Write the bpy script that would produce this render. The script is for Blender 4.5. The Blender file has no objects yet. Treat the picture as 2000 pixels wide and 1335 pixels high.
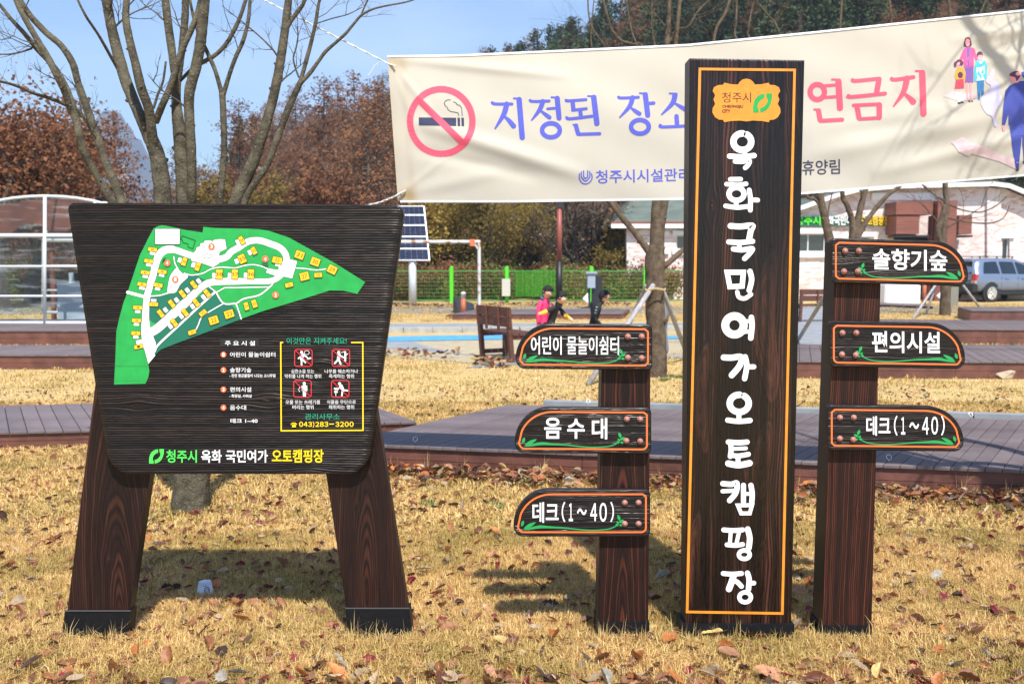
import bpy, bmesh, math, random
import numpy as np
from mathutils import Vector, Matrix
from mathutils.geometry import tessellate_polygon
sc = bpy.context.scene
COL = sc.collection
R = random.Random(7)
# ------------------------------------------------------------------ camera, world, sun, exposure
F = 1850.0; PITCH = math.radians(4.79); H = 1.56
cam = bpy.data.cameras.new('camera'); camo = bpy.data.objects.new('camera', cam); COL.objects.link(camo)
camo.location = (0, 0, H); camo.rotation_euler = (math.pi/2 - PITCH, 0, 0)
cam.sensor_width = 36; cam.lens = 36*F/2000; cam.clip_start = .05; cam.clip_end = 9000
cam.dof.use_dof = True; cam.dof.focus_distance = 3.95; cam.dof.aperture_fstop = 5.0
sc.camera = camo
SUN = Vector((.18, -.66, 1.0)).normalized()
w = bpy.data.worlds.new('World'); sc.world = w; w.use_nodes = True
nt = w.node_tree; nt.nodes.clear()
wo = nt.nodes.new('ShaderNodeOutputWorld'); bg = nt.nodes.new('ShaderNodeBackground'); sk = nt.nodes.new('ShaderNodeTexSky')
sk.sky_type = 'NISHITA'; sk.sun_disc = False
sk.sun_elevation = math.asin(SUN.z); sk.sun_rotation = math.atan2(SUN.x, SUN.y)
sk.altitude = 200; sk.air_density = 1.0; sk.dust_density = .1; sk.ozone_density = 4.5
bg.inputs['Strength'].default_value = .135
# thin high cloud streaks over the whole dome
tc = nt.nodes.new('ShaderNodeTexCoord'); mp = nt.nodes.new('ShaderNodeMapping'); mp.inputs['Scale'].default_value = (1.2, 1.2, 5.0)
nz = nt.nodes.new('ShaderNodeTexNoise'); nz.inputs['Scale'].default_value = 2.6; nz.inputs['Detail'].default_value = 6
rp = nt.nodes.new('ShaderNodeValToRGB'); rp.color_ramp.elements[0].position = .40; rp.color_ramp.elements[0].color = (0, 0, 0, 1)
rp.color_ramp.elements[1].position = .78; rp.color_ramp.elements[1].color = (.22, .22, .22, 1)
mx = nt.nodes.new('ShaderNodeMixRGB'); mx.inputs[2].default_value = (8.5, 9.0, 10.0, 1)
nt.links.new(tc.outputs['Generated'], mp.inputs[0]); nt.links.new(mp.outputs[0], nz.inputs['Vector'])
nt.links.new(nz.outputs['Fac'], rp.inputs[0]); nt.links.new(rp.outputs[0], mx.inputs[0]); nt.links.new(sk.outputs[0], mx.inputs[1])
nt.links.new(mx.outputs[0], bg.inputs[0]); nt.links.new(bg.outputs[0], wo.inputs[0])
sl = bpy.data.lights.new('sun', 'SUN'); slo = bpy.data.objects.new('sun', sl); COL.objects.link(slo)
sl.energy = 5.0; sl.angle = math.radians(.55); sl.color = (1.0, .955, .88)
slo.rotation_euler = SUN.to_track_quat('Z', 'Y').to_euler(); slo.location = (5, -10, 20)
sc.view_settings.view_transform = 'Standard'; sc.view_settings.look = 'None'; sc.view_settings.gamma = 1
sc.view_settings.exposure = .60; sc.view_settings.use_curve_mapping = False
sc.cycles.max_bounces = 6; sc.cycles.transparent_max_bounces = 12

# ------------------------------------------------------------------ picture measurements -> places
cp, sp = math.cos(PITCH), math.sin(PITCH)
def ray(px, py):
    x = (px-1000)/F; y = -(py-667.5)/F
    return Vector((x, cp + y*sp, -sp + y*cp))
def P(px, py, Y):
    d = ray(px, py); return Vector((0, 0, H)) + d*(Y/d.y)
def G(px, py, z=0.0):
    d = ray(px, py); return Vector((0, 0, H)) + d*((z-H)/d.z)

# ------------------------------------------------------------------ helpers
ORG = {}
def tag(o, label=None, cat=None, group=None, kind=None):
    if label: o['label'] = label
    if cat: o['category'] = cat
    if group: o['group'] = group
    if kind: o['kind'] = kind
    return o
def thing(name, label, cat, loc=(0, 0, 0), group=None):
    o = bpy.data.objects.new(name, None); COL.objects.link(o); o.location = loc; o.empty_display_size = .2
    ORG[o] = Vector(loc); tag(o, label, cat, group); return o
def org(o): return ORG.get(o, Vector((0, 0, 0))) if o else Vector((0, 0, 0))
def mesh_obj(name, V, Fc, mats, parent=None, smooth=False, mi=None, attrs=None):
    o0 = org(parent)
    V = np.asarray([tuple(v) for v in V] if not isinstance(V, np.ndarray) else V, dtype=float).reshape(-1, 3) - np.array(o0)
    me = bpy.data.meshes.new(name); me.from_pydata(V.tolist(), [], Fc if not isinstance(Fc, np.ndarray) else Fc.tolist())
    if not isinstance(mats, (list, tuple)): mats = [mats]
    for m in mats: me.materials.append(m)
    if mi is not None: me.polygons.foreach_set('material_index', mi)
    if smooth: me.polygons.foreach_set('use_smooth', [True]*len(me.polygons))
    for k, a in (attrs or {}).items():
        at = me.attributes.new(k, 'FLOAT', 'POINT'); at.data.foreach_set('value', np.asarray(a, dtype=np.float32).ravel())
    me.update()
    o = bpy.data.objects.new(name, me); COL.objects.link(o)
    if parent: o.parent = parent
    ORG[o] = o0
    return o
class MB:
    def __init__(s): s.v = []; s.f = []; s.m = []
    def add(s, V, Fc, m=0):
        b = len(s.v); s.v += [tuple(v) for v in V]; s.f += [tuple(i+b for i in f) for f in Fc]; s.m += [m]*len(Fc); return s
    def box(s, c, d, rz=0, m=0, M=None):
        x, y, z = (q/2 for q in d); P8 = [Vector((a*x, b*y, e*z)) for e in (-1, 1) for b in (-1, 1) for a in (-1, 1)]
        if M is None: M = Matrix.Rotation(rz, 3, 'Z')
        return s.add([M @ p + Vector(c) for p in P8], [(0, 2, 3, 1), (4, 5, 7, 6), (0, 1, 5, 4), (2, 6, 7, 3), (0, 4, 6, 2), (1, 3, 7, 5)], m)
    def bar(s, a, b, wd, ht, m=0, up=(0, 0, 1)):
        a, b = Vector(a), Vector(b); y = (b-a).normalized(); u = Vector(up)
        if abs(y.dot(u)) > .97: u = Vector((0, 1, 0))
        x = y.cross(u).normalized(); z = x.cross(y)
        M = Matrix((x, y, z)).transposed(); return s.box((a+b)/2, (wd, (b-a).length, ht), m=m, M=M)
    def tube(s, pts, rad, n=8, m=0, cap=True, wob=0, rr=None):
        pts = [Vector(p) for p in pts]; k = len(pts)
        if not hasattr(rad, '__len__'): rad = [rad]*k
        b = len(s.v); px = None
        for i, p in enumerate(pts):
            t = (pts[min(i+1, k-1)]-pts[max(i-1, 0)]).normalized()
            if px is None: px = t.orthogonal().normalized()
            px = (px - t*px.dot(t)).normalized(); py = t.cross(px)
            for j in range(n):
                a = 2*math.pi*j/n; r = rad[i]*(1+(wob*(rr or R).uniform(-1, 1) if wob else 0))
                s.v.append(tuple(p + px*(math.cos(a)*r) + py*(math.sin(a)*r)))
        for i in range(k-1):
            for j in range(n):
                s.f.append((b+i*n+j, b+i*n+(j+1) % n, b+(i+1)*n+(j+1) % n, b+(i+1)*n+j)); s.m.append(m)
        if cap:
            s.f.append(tuple(b+j for j in range(n))[::-1]); s.m.append(m)
            s.f.append(tuple(b+(k-1)*n+j for j in range(n))); s.m.append(m)
        return s
    def lathe(s, c, prof, n=16, m=0, axis=(0, 0, 1)):
        ax = Vector(axis).normalized(); u = ax.orthogonal().normalized(); v = ax.cross(u); b = len(s.v); c = Vector(c)
        for r, h in prof:
            for j in range(n):
                a = 2*math.pi*j/n; s.v.append(tuple(c + ax*h + u*(math.cos(a)*r) + v*(math.sin(a)*r)))
        for i in range(len(prof)-1):
            for j in range(n):
                s.f.append((b+i*n+j, b+i*n+(j+1) % n, b+(i+1)*n+(j+1) % n, b+(i+1)*n+j)); s.m.append(m)
        s.f.append(tuple(b+j for j in range(n))[::-1]); s.m.append(m)
        s.f.append(tuple(b+(len(prof)-1)*n+j for j in range(n))); s.m.append(m)
        return s
    def build(s, name, mats, parent=None, smooth=False): return mesh_obj(name, s.v, s.f, mats, parent, smooth, s.m)
def copy_tree(o, parent=None, name=None):
    c = o.copy(); COL.objects.link(c)
    if parent: c.parent = parent
    ORG[c] = ORG.get(o, Vector((0, 0, 0)))
    for ch in KIDS.get(o, []): copy_tree(ch, c)
    return c
KIDS = {}
def index_kids():
    KIDS.clear()
    for o in sc.objects:
        if o.parent: KIDS.setdefault(o.parent, []).append(o)

# ------------------------------------------------------------------ materials
def new_mat(name):
    m = bpy.data.materials.new(name); m.use_nodes = True; n = m.node_tree
    return m, n, n.nodes['Principled BSDF']
def N(n, t, **k):
    q = n.nodes.new(t)
    for a, b in k.items():
        if a in q.inputs: q.inputs[a].default_value = b
        else: setattr(q, a, b)
    return q
def mat(name, c, rough=.7, c2=None, scale=8, detail=5, bump=0, bscale=None, metal=0, stretch=None, coat=0, spec=None, lo=.35, hi=.65, objcol=False, transl=0, rnd=0, space='Object'):
    m, n, b = new_mat(name); b.inputs['Roughness'].default_value = rough; b.inputs['Metallic'].default_value = metal
    if coat: b.inputs['Coat Weight'].default_value = coat; b.inputs['Coat Roughness'].default_value = .15
    if spec is not None: b.inputs['Specular IOR Level'].default_value = spec
    b.inputs['Base Color'].default_value = (*c, 1)
    L = n.links.new; vec = None
    if c2 or bump:
        t = N(n, 'ShaderNodeTexCoord'); vec = t.outputs[space]
        if space == 'World': pass
        if stretch:
            mpn = N(n, 'ShaderNodeMapping'); mpn.inputs['Scale'].default_value = stretch; L(vec, mpn.inputs[0]); vec = mpn.outputs[0]
    out = None
    if c2:
        x = N(n, 'ShaderNodeTexNoise'); x.inputs['Scale'].default_value = scale; x.inputs['Detail'].default_value = detail; L(vec, x.inputs['Vector'])
        r = N(n, 'ShaderNodeValToRGB'); e = r.color_ramp.elements; e[0].position = lo; e[1].position = hi; e[0].color = (*c, 1); e[1].color = (*c2, 1)
        L(x.outputs['Fac'], r.inputs[0]); out = r.outputs[0]
    if objcol:
        oi = N(n, 'ShaderNodeObjectInfo')
        if out:
            q = N(n, 'ShaderNodeMixRGB', blend_type='MULTIPLY'); q.inputs[0].default_value = 1; L(out, q.inputs[1]); L(oi.outputs['Color'], q.inputs[2]); out = q.outputs[0]
        else: out = oi.outputs['Color']
    if rnd:
        oi = N(n, 'ShaderNodeObjectInfo'); hs = N(n, 'ShaderNodeHueSaturation'); mr = N(n, 'ShaderNodeMapRange')
        mr.inputs[3].default_value = 1-rnd; mr.inputs[4].default_value = 1+rnd
        L(oi.outputs['Random'], mr.inputs[0]); L(mr.outputs[0], hs.inputs['Value'])
        mh = N(n, 'ShaderNodeMath', operation='MULTIPLY_ADD'); L(oi.outputs['Random'], mh.inputs[0]); mh.inputs[1].default_value = .06*rnd; mh.inputs[2].default_value = .5-.03*rnd
        L(mh.outputs[0], hs.inputs['Hue'])
        if out: L(out, hs.inputs['Color'])
        else: hs.inputs['Color'].default_value = (*c, 1)
        out = hs.outputs[0]
    if out: L(out, b.inputs['Base Color'])
    if bump:
        x = N(n, 'ShaderNodeTexNoise'); x.inputs['Scale'].default_value = bscale or scale; x.inputs['Detail'].default_value = 4; L(vec, x.inputs['Vector'])
        bp = N(n, 'ShaderNodeBump'); bp.inputs['Strength'].default_value = bump; bp.inputs['Distance'].default_value = .02
        L(x.outputs['Fac'], bp.inputs['Height']); L(bp.outputs[0], b.inputs['Normal'])
    if transl:
        tb = N(n, 'ShaderNodeBsdfTranslucent'); ms = N(n, 'ShaderNodeMixShader'); ms.inputs[0].default_value = transl
        if out: L(out, tb.inputs[0])
        else: tb.inputs[0].default_value = (*c, 1)
        o = n.nodes['Material Output']; L(b.outputs[0], ms.inputs[1]); L(tb.outputs[0], ms.inputs[2]); L(ms.outputs[0], o.inputs[0])
    return m
def srgb(r, g, b):
    f = lambda v: ((v/255+.055)/1.055)**2.4 if v > 10 else v/255/12.92
    return (f(r), f(g), f(b))

# smooth value noise on arrays
def vnoise(x, y, seed=0):
    rs = np.random.RandomState(seed); T = rs.rand(256, 256)
    xi = np.floor(x).astype(int); yi = np.floor(y).astype(int); fx = x-xi; fy = y-yi
    fx = fx*fx*(3-2*fx); fy = fy*fy*(3-2*fy)
    g = lambda i, j: T[(xi+i) % 256, (yi+j) % 256]
    return (g(0, 0)*(1-fx)+g(1, 0)*fx)*(1-fy)+(g(0, 1)*(1-fx)+g(1, 1)*fx)*fy
def fbm(x, y, seed=0, o=4):
    s = 0; a = .5
    for k in range(o): s = s+a*vnoise(x*2**k, y*2**k, seed+k); a *= .5
    return s

# wood whose colour follows the grain height built into the mesh
def wood_mat(name, dark, mid, hi, rough=.42, spec=.5, fine=(300, 300, 12)):
    m, n, b = new_mat(name); L = n.links.new
    a = N(n, 'ShaderNodeAttribute', attribute_name='grain'); a2 = N(n, 'ShaderNodeAttribute', attribute_name='tone')
    r = N(n, 'ShaderNodeValToRGB'); e = r.color_ramp.elements; e[0].position = .15; e[0].color = (*dark, 1); e[1].position = .9; e[1].color = (*hi, 1)
    q = e.new(.55); q.color = (*mid, 1)
    L(a.outputs['Fac'], r.inputs[0])
    t = N(n, 'ShaderNodeTexCoord'); mpn = N(n, 'ShaderNodeMapping'); mpn.inputs['Scale'].default_value = fine; L(t.outputs['Object'], mpn.inputs[0])
    x = N(n, 'ShaderNodeTexNoise'); x.inputs['Scale'].default_value = 1; x.inputs['Detail'].default_value = 3; L(mpn.outputs[0], x.inputs['Vector'])
    mm = N(n, 'ShaderNodeMapRange'); mm.inputs[1].default_value = .3; mm.inputs[2].default_value = .7; mm.inputs[3].default_value = .55; mm.inputs[4].default_value = 1.35
    L(x.outputs['Fac'], mm.inputs[0])
    mu = N(n, 'ShaderNodeMixRGB', blend_type='MULTIPLY'); mu.inputs[0].default_value = 1; L(r.outputs[0], mu.inputs[1]); L(mm.outputs[0], mu.inputs[2])
    mt = N(n, 'ShaderNodeMixRGB', blend_type='MULTIPLY'); mt.inputs[0].default_value = 1; L(mu.outputs[0], mt.inputs[1]); L(a2.outputs['Fac'], mt.inputs[2])
    L(mt.outputs[0], b.inputs['Base Color'])
    rr = N(n, 'ShaderNodeMapRange'); rr.inputs[1].default_value = .3; rr.inputs[2].default_value = .7; rr.inputs[3].default_value = rough-.12; rr.inputs[4].default_value = rough+.15
    L(x.outputs['Fac'], rr.inputs[0]); L(rr.outputs[0], b.inputs['Roughness']); b.inputs['Specular IOR Level'].default_value = spec
    bp = N(n, 'ShaderNodeBump'); bp.inputs['Strength'].default_value = .25; bp.inputs['Distance'].default_value = .0015
    L(x.outputs['Fac'], bp.inputs['Height']); L(bp.outputs[0], b.inputs['Normal'])
    return m
M = {}
M['char'] = wood_mat('charred_cedar', (.0012, .0009, .0008), (.0075, .0048, .0036), (.030, .0185, .0135), .30, .34, (14, 300, 420))
M['charv'] = wood_mat('charred_cedar_upright', (.0012, .0008, .0008), (.0125, .0052, .0036), (.040, .0140, .0085), .32, .36, (420, 300, 14))
M['post'] = wood_mat('stained_post', (.0090, .0034, .0024), (.020, .0064, .0040), (.088, .0225, .0105), .55, .25, (300, 300, 10))
M['leg'] = wood_mat('stained_leg', (.0085, .0034, .0026), (.018, .0066, .0044), (.050, .0165, .0092), .55, .25, (300, 300, 10))
M['side'] = mat('stained_edge', (.006, .0035, .003), .5, (.014, .007, .0055), 60)
M['steel'] = mat('black_steel_shoe', (.004, .0045, .006), .55, (.007, .0075, .009), 40, bump=.1, spec=.25)
M['bolt'] = mat('brown_painted_bolt', srgb(170, 120, 108), .38, srgb(150, 100, 90), 60)
M['white'] = mat('white_paint', (.82, .82, .82), .5)
M['orange'] = mat('orange_paint', srgb(238, 112, 52), .45)
M['amber'] = mat('amber_paint', srgb(232, 142, 40), .45, srgb(222, 132, 36), 30)
M['vine'] = mat('vine_green_paint', srgb(30, 150, 78), .45)
M['mapg'] = mat('map_green_print', srgb(28, 160, 72), .45, srgb(24, 148, 66), 20)
M['mapd'] = mat('map_dark_green_print', srgb(14, 104, 82), .4)
M['black'] = mat('black_print', (.01, .01, .01), .5)
M['yellow'] = mat('yellow_print', srgb(250, 212, 20), .45)
M['plot'] = mat('map_plot_yellow', srgb(246, 186, 28), .45)
M['red'] = mat('red_print', srgb(222, 48, 56), .45)
M['spot'] = mat('orange_spot_print', srgb(240, 108, 60), .45)
M['lime'] = mat('lime_green_print', srgb(74, 214, 84), .45)
M['teal'] = mat('teal_print', srgb(28, 160, 124), .45)

# ------------------------------------------------------------------ lettering and flat prints
_txt = {}
def text2d(s, bold=.0, font=None):
    k = (s, bold)
    if k not in _txt:
        c = bpy.data.curves.new('lettering', 'FONT'); c.body = s; c.offset = bold; c.resolution_u = 4; c.fill_mode = 'FRONT'
        o = bpy.data.objects.new('lettering', c); COL.objects.link(o); bpy.context.view_layer.update()
        me = bpy.data.meshes.new_from_object(o.evaluated_get(bpy.context.evaluated_depsgraph_get()))
        V = np.array([v.co[:2] for v in me.vertices]); Fc = [tuple(p.vertices) for p in me.polygons]
        bpy.data.objects.remove(o); bpy.data.curves.remove(c); bpy.data.meshes.remove(me)
        V = (V-V.min(0))/(V.max(0)-V.min(0)); _txt[k] = (V, Fc)
    return _txt[k]
def quad_map(V, q):   # q = TL, TR, BR, BL in photo pixels
    TL, TR, BR, BL = (np.array(p, float) for p in q); u = V[:, :1]; v = 1-V[:, 1:2]
    return (TL*(1-u)+TR*u)*(1-v)+(BL*(1-u)+BR*u)*v
def boxq(x0, y0, x1, y1, sl=0): return ((x0, y0), (x1, y0+sl*(x1-x0)), (x1, y1+sl*(x1-x0)), (x0, y1))
def poly2d(pts, holes=()):
    loops = [[Vector((x, y, 0)) for x, y in pts]]+[[Vector((x, y, 0)) for x, y in h] for h in holes]
    V = np.array([p for l in [pts, *holes] for p in l], float)
    return V, [tuple(f) for f in tessellate_polygon(loops)]
def smooth_line(pts, k=6, closed=False):
    P_ = [np.array(p, float) for p in pts]; n = len(P_)
    if n < 3: return P_
    out = []
    for i in range(n if closed else n-1):
        a, b, c, d = (P_[(i+j) % n] if closed else P_[min(max(i+j, 0), n-1)] for j in (-1, 0, 1, 2))
        for t in np.arange(k)/k: out.append(.5*((2*b)+(-a+c)*t+(2*a-5*b+4*c-d)*t*t+(-a+3*b-3*c+d)*t**3))
    if not closed: out.append(P_[-1])
    return out
def ribbon(pts, wd, closed=False, cap=True, smooth=0):
    if smooth: 
        if hasattr(wd, '__len__'):
            n0 = len(pts); m = [np.array([*p, ww]) for p, ww in zip(pts, wd)]; q = smooth_line(m, smooth, closed); pts = [a[:2] for a in q]; wd = [a[2] for a in q]
        else: pts = smooth_line(pts, smooth, closed)
    P_ = [np.array(p, float) for p in pts]; n = len(P_); wd = list(wd) if hasattr(wd, '__len__') else [wd]*n
    L_, R_ = [], []
    for i in range(n):
        a = P_[(i-1) % n] if closed or i else P_[0]; c = P_[(i+1) % n] if closed or i < n-1 else P_[-1]
        t1 = P_[i]-a; t2 = c-P_[i]
        t1 = t1/np.linalg.norm(t1) if np.linalg.norm(t1) > 1e-9 else None; t2 = t2/np.linalg.norm(t2) if np.linalg.norm(t2) > 1e-9 else None
        if t1 is None: t1 = t2
        if t2 is None: t2 = t1
        t = t1+t2; t = t/max(np.linalg.norm(t), 1e-6); nn = np.array([-t[1], t[0]]); k = 1/max(.5, float(nn@np.array([-t1[1], t1[0]])))
        L_.append(P_[i]+nn*wd[i]/2*k); R_.append(P_[i]-nn*wd[i]/2*k)
    V = L_+R_; Fc = [(i, (i+1) % n, n+(i+1) % n, n+i) for i in range(n if closed else n-1)]
    if cap and not closed:
        for i, s_, t in ((0, -1, P_[0]-P_[1]), (n-1, 1, P_[-1]-P_[-2])):
            t = t/np.linalg.norm(t); nn = np.array([-t[1], t[0]]); b = len(V); r = wd[i]/2
            V += [P_[i]+(nn*math.cos(a)+t*math.sin(a))*r for a in np.linspace(0, math.pi, 8)]; Fc.append(tuple(range(b, b+8)))
    return np.array(V), Fc
def ellipse(cx, cy, rx, ry, n=28, a0=0, a1=2*math.pi, closed=True):
    return [(cx+rx*math.cos(a), cy+ry*math.sin(a)) for a in np.linspace(a0, a1, n, endpoint=not closed)]
def ringp(cx, cy, rx, ry, wd, **k): return ribbon(ellipse(cx, cy, rx, ry), wd, closed=True)
def rrect(x0, y0, x1, y1, r, k=5, R4=None):
    o = []; rs = R4 or (r, r, r, r)
    for (cx, cy, a, rr) in ((x0+rs[0], y0+rs[0], math.pi, rs[0]), (x1-rs[1], y0+rs[1], 1.5*math.pi, rs[1]), (x1-rs[2], y1-rs[2], 0, rs[2]), (x0+rs[3], y1-rs[3], .5*math.pi, rs[3])):
        o += [(cx+rr*math.cos(a+t), cy+rr*math.sin(a+t)) for t in np.linspace(0, math.pi/2, k)]
    return o
class Flat:
    """prints or raised letters on a surface S(px, py, off) -> point; every shape sits a hair above the one before"""
    def __init__(s, S, off=.0015, th=.0, step=.00012): s.S = S; s.off = off; s.th = th; s.step = step; s.k = 0; s.b = MB()
    def add(s, VF, m=0, tf=None, lift=None, top=0):
        V, Fc = VF; V = np.asarray(V, float)
        if tf: V = np.array([tf(*p) for p in V])
        off = s.off+s.k*s.step if lift is None else lift; s.k += 1
        pts = [s.S(x, y, off) for x, y in V]; s.b.add(pts, Fc, m)
        if s.th:
            back = [s.S(x, y, off-s.th) for x, y in V]; cnt = {}
            for f in Fc:
                for i in range(len(f)):
                    a, c = f[i], f[(i+1) % len(f)]; cnt[(a, c)] = 1
            bd = [(a, c) for (a, c) in cnt if (c, a) not in cnt]; n = len(pts)
            s.b.add(pts+back, [(a, a+n, c+n, c) for a, c in bd], m)
        return s
    def text(s, t, q, m=0, bold=.01, lift=None):
        V, Fc = text2d(t, bold); return s.add((quad_map(V, q), Fc), m, lift=lift)
    def build(s, name, mats, parent, **k): return s.b.build(name, mats, parent, **k)
def plane_S(Y): return lambda x, y, off: P(x, y, Y-off)

# ------------------------------------------------------------------ grained boards (real ridges)
def grain_field(u, v, pitch, knots=(), seed=0, warp=.6, wfreq=(1.2, 5), ring=None):
    """u along the grain, v across it, metres"""
    vs = v.copy(); tone = np.ones_like(u)
    for (ku, kv, ru, rv, s_) in knots:
        e = np.exp(-((u-ku)**2/ru**2+(v-kv)**2/rv**2)); vs = vs-(v-kv)*s_*e
    if ring:
        v0, d0, k_, u0 = ring; vs = np.sqrt((vs-v0)**2+(d0+k_*(u-u0)+.03*(fbm(u*1.7+seed, v*3, seed+2)-.5))**2)
    vs = vs+warp*pitch*3*(fbm(u*wfreq[0]+9, v*wfreq[1]+3, seed)-.5)
    ph = vs/pitch; idx = np.floor(ph); fr = ph-idx
    rs = np.random.RandomState(seed+5).rand(4096); amp = .45+.55*rs[(idx.astype(int)) % 4096]
    rdg = np.abs(np.sin(np.pi*fr))**.7*amp
    for (ku, kv, ru, rv, s_) in knots:
        d = np.sqrt((u-ku)**2/(ru*.45)**2+(v-kv)**2/(rv*.55)**2); q = np.clip(1-d, 0, 1)
        rdg = rdg*(1-q)+q*(.5+.4*np.sin(d*14)); tone = tone*(1+.7*q)
    tone = tone*(.72+.56*fbm(u*3+1, v*9+5, seed+11))
    return rdg, tone
def board(name, xz, nu, nv, Y, th, mats, parent, pitch, depth, band=0, vert=False, knots=(), seed=0, warp=.6, wf=(1.2, 5), tonek=1.0, sidem=1, tilt=None, cathedral=None, ring=None):
    """xz(s,t) -> photo px,py arrays for s,t in 0..1 ; front at plane Y, back at Y+th"""
    s, t = np.meshgrid(np.linspace(0, 1, nu), np.linspace(0, 1, nv), indexing='xy')
    px, py = xz(s, t); dx = (px-1000)/F; dy = -(py-667.5)/F; diry = cp+dy*sp; k = Y/diry
    X = dx*k; Z = H+(-sp+dy*cp)*k
    u, v = (Z, X) if vert else (X, Z)
    h, tone = grain_field(u, v, pitch, knots, seed, warp, wf, ring)
    if cathedral is not None:
        h2, c = cathedral(u, v); h = h*(1-c)+h2*c
    if band:
        bb = fbm(u*1.1+3, v*34+seed, seed+21, 3); bb = np.clip((bb-.32)*3.2, 0, 1); tone = tone*(.55+band*bb); h = h*(.55+.45*bb)+(1-bb)*.25*vnoise(u*260, v*260, 4)
    edge = np.minimum(np.minimum(s*nu, (1-s)*nu)/2.5, np.minimum(t*nv, (1-t)*nv)/2.5).clip(0, 1); edge = edge*0+edge
    Yf = Y-depth*h*edge
    V = np.stack([X, Yf, Z], -1).reshape(-1, 3)
    idx = np.arange(nu*nv).reshape(nv, nu); Fq = np.stack([idx[:-1, :-1], idx[1:, :-1], idx[1:, 1:], idx[:-1, 1:]], -1).reshape(-1, 4).tolist()
    mi = [0]*len(Fq)
    loop = list(idx[0, :])+list(idx[1:, -1])+list(idx[-1, -2::-1])+list(idx[-2:0:-1, 0])
    bev = []; n0 = len(V); back = V[loop].copy(); back[:, 1] = Y+th
    V = np.vstack([V, back]); m = len(loop)
    for i in range(m): Fq.append((int(loop[i]), int(loop[(i+1) % m]), n0+(i+1) % m, n0+i)); mi.append(sidem)
    Fq.append(tuple(range(n0, n0+m))); mi.append(sidem)
    g = np.concatenate([h.ravel(), np.full(m, .3)]); tn = np.concatenate([tone.ravel()*tonek, np.full(m, 1.)])
    o = mesh_obj(name, V, Fq, mats, parent, False, mi, {'grain': g, 'tone': tn})
    o.data.polygons.foreach_set('use_smooth', [i == 0 for i in mi]); return o
def quad_xz(q):
    TL, TR, BR, BL = (np.array(p, float) for p in q)
    def f(s, t):
        x = (TL[0]*(1-s)+TR[0]*s)*(1-t)+(BL[0]*(1-s)+BR[0]*s)*t; y = (TL[1]*(1-s)+TR[1]*s)*(1-t)+(BL[1]*(1-s)+BR[1]*s)*t; return x, y
    return f
# ================================================================== GROUND
def hill(X, Y):
    Y = np.asarray(Y, float); X = np.asarray(X, float)
    # ridge height (m) as a function of bearing, foot at Y=46, crest near Y=118
    br = X/np.maximum(Y, 1)
    top = np.interp(br, [-.7, -.42, -.36, -.30, -.2, -.12, -.02, .05, .12, .2, .3, .6, 1.2], [4, 3, 3.5, 7, 9.5, 14, 17, 19.5, 24, 31, 44, 60, 64])
    t = np.clip((Y-46)/72, 0, 1); r = t*t*(3-2*t)
    f = np.clip((420-Y)/250, 0, 1)
    return top*r*f+1.2*np.sin(X*.11)*r*f
gx = np.concatenate([np.linspace(-4000, -200, 12)[:-1], np.linspace(-200, -60, 15)[:-1], np.linspace(-60, 90, 51)[:-1], np.linspace(90, 260, 14)[:-1], np.linspace(260, 4000, 12)])
gy = np.concatenate([np.linspace(-300, -10, 6)[:-1], np.linspace(-10, 46, 29)[:-1], np.linspace(46, 125, 28)[:-1], np.linspace(125, 440, 22)[:-1], np.linspace(440, 6000, 14)])
GX, GY = np.meshgrid(gx, gy); GZ = hill(GX, GY)
idx = np.arange(GX.size).reshape(GX.shape); gf = np.stack([idx[:-1, :-1], idx[:-1, 1:], idx[1:, 1:], idx[1:, :-1]], -1).reshape(-1, 4)
def ground_mat():
    m, n, b = new_mat('dry_lawn_ground'); L = n.links.new; b.inputs['Roughness'].default_value = .95; b.inputs['Specular IOR Level'].default_value = .1
    g = N(n, 'ShaderNodeNewGeometry')
    def ns(sc_, d=6, st=None):
        v = g.outputs['Position']
        if st: q = N(n, 'ShaderNodeMapping'); q.inputs['Scale'].default_value = st; L(v, q.inputs[0]); v = q.outputs[0]
        x = N(n, 'ShaderNodeTexNoise'); x.inputs['Scale'].default_value = sc_; x.inputs['Detail'].default_value = d; L(v, x.inputs['Vector']); return x.outputs['Fac']
    def ramp(f, lo, hi, a, c):
        r = N(n, 'ShaderNodeValToRGB'); e = r.color_ramp.elements; e[0].position = lo; e[1].position = hi; e[0].color = (*a, 1); e[1].color = (*c, 1); L(f, r.inputs[0]); return r.outputs[0]
    def mixc(f, a, c):
        q = N(n, 'ShaderNodeMixRGB'); L(f, q.inputs[0]); L(a, q.inputs[1]); L(c, q.inputs[2]); return q.outputs[0]
    fine = ramp(ns(55, 8), .36, .64, (.33, .22, .08), (.62, .47, .22))
    patch = ramp(ns(.9, 5), .45, .7, (0, 0, 0), (.55, .55, .55)); tan = ramp(ns(40, 6), .3, .7, (.42, .30, .14), (.60, .46, .25))
    base = mixc(patch, fine, tan)
    dirt = ramp(ns(4.5, 8), .60, .72, (0, 0, 0), (.8, .8, .8)); drk = ramp(ns(60, 4), .3, .7, (.10, .06, .03), (.26, .16, .08))
    base = mixc(dirt, base, drk)
    fl = ramp(ns(.35, 8), .3, .7, (.055, .035, .022), (.12, .07, .04))   # leaf litter on the wooded slope
    sx = N(n, 'ShaderNodeSeparateXYZ'); L(g.outputs['Position'], sx.inputs[0])
    mr = N(n, 'ShaderNodeMapRange'); mr.inputs[1].default_value = 40; mr.inputs[2].default_value = 44; L(sx.outputs[1], mr.inputs[0])
    base = mixc(mr.outputs[0], base, fl)
    L(base, b.inputs['Base Color'])
    bp = N(n, 'ShaderNodeBump'); bp.inputs['Strength'].default_value = .5; bp.inputs['Distance'].default_value = .03; L(ns(45, 6), bp.inputs['Height']); L(bp.outputs[0], b.inputs['Normal'])
    return m
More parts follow.
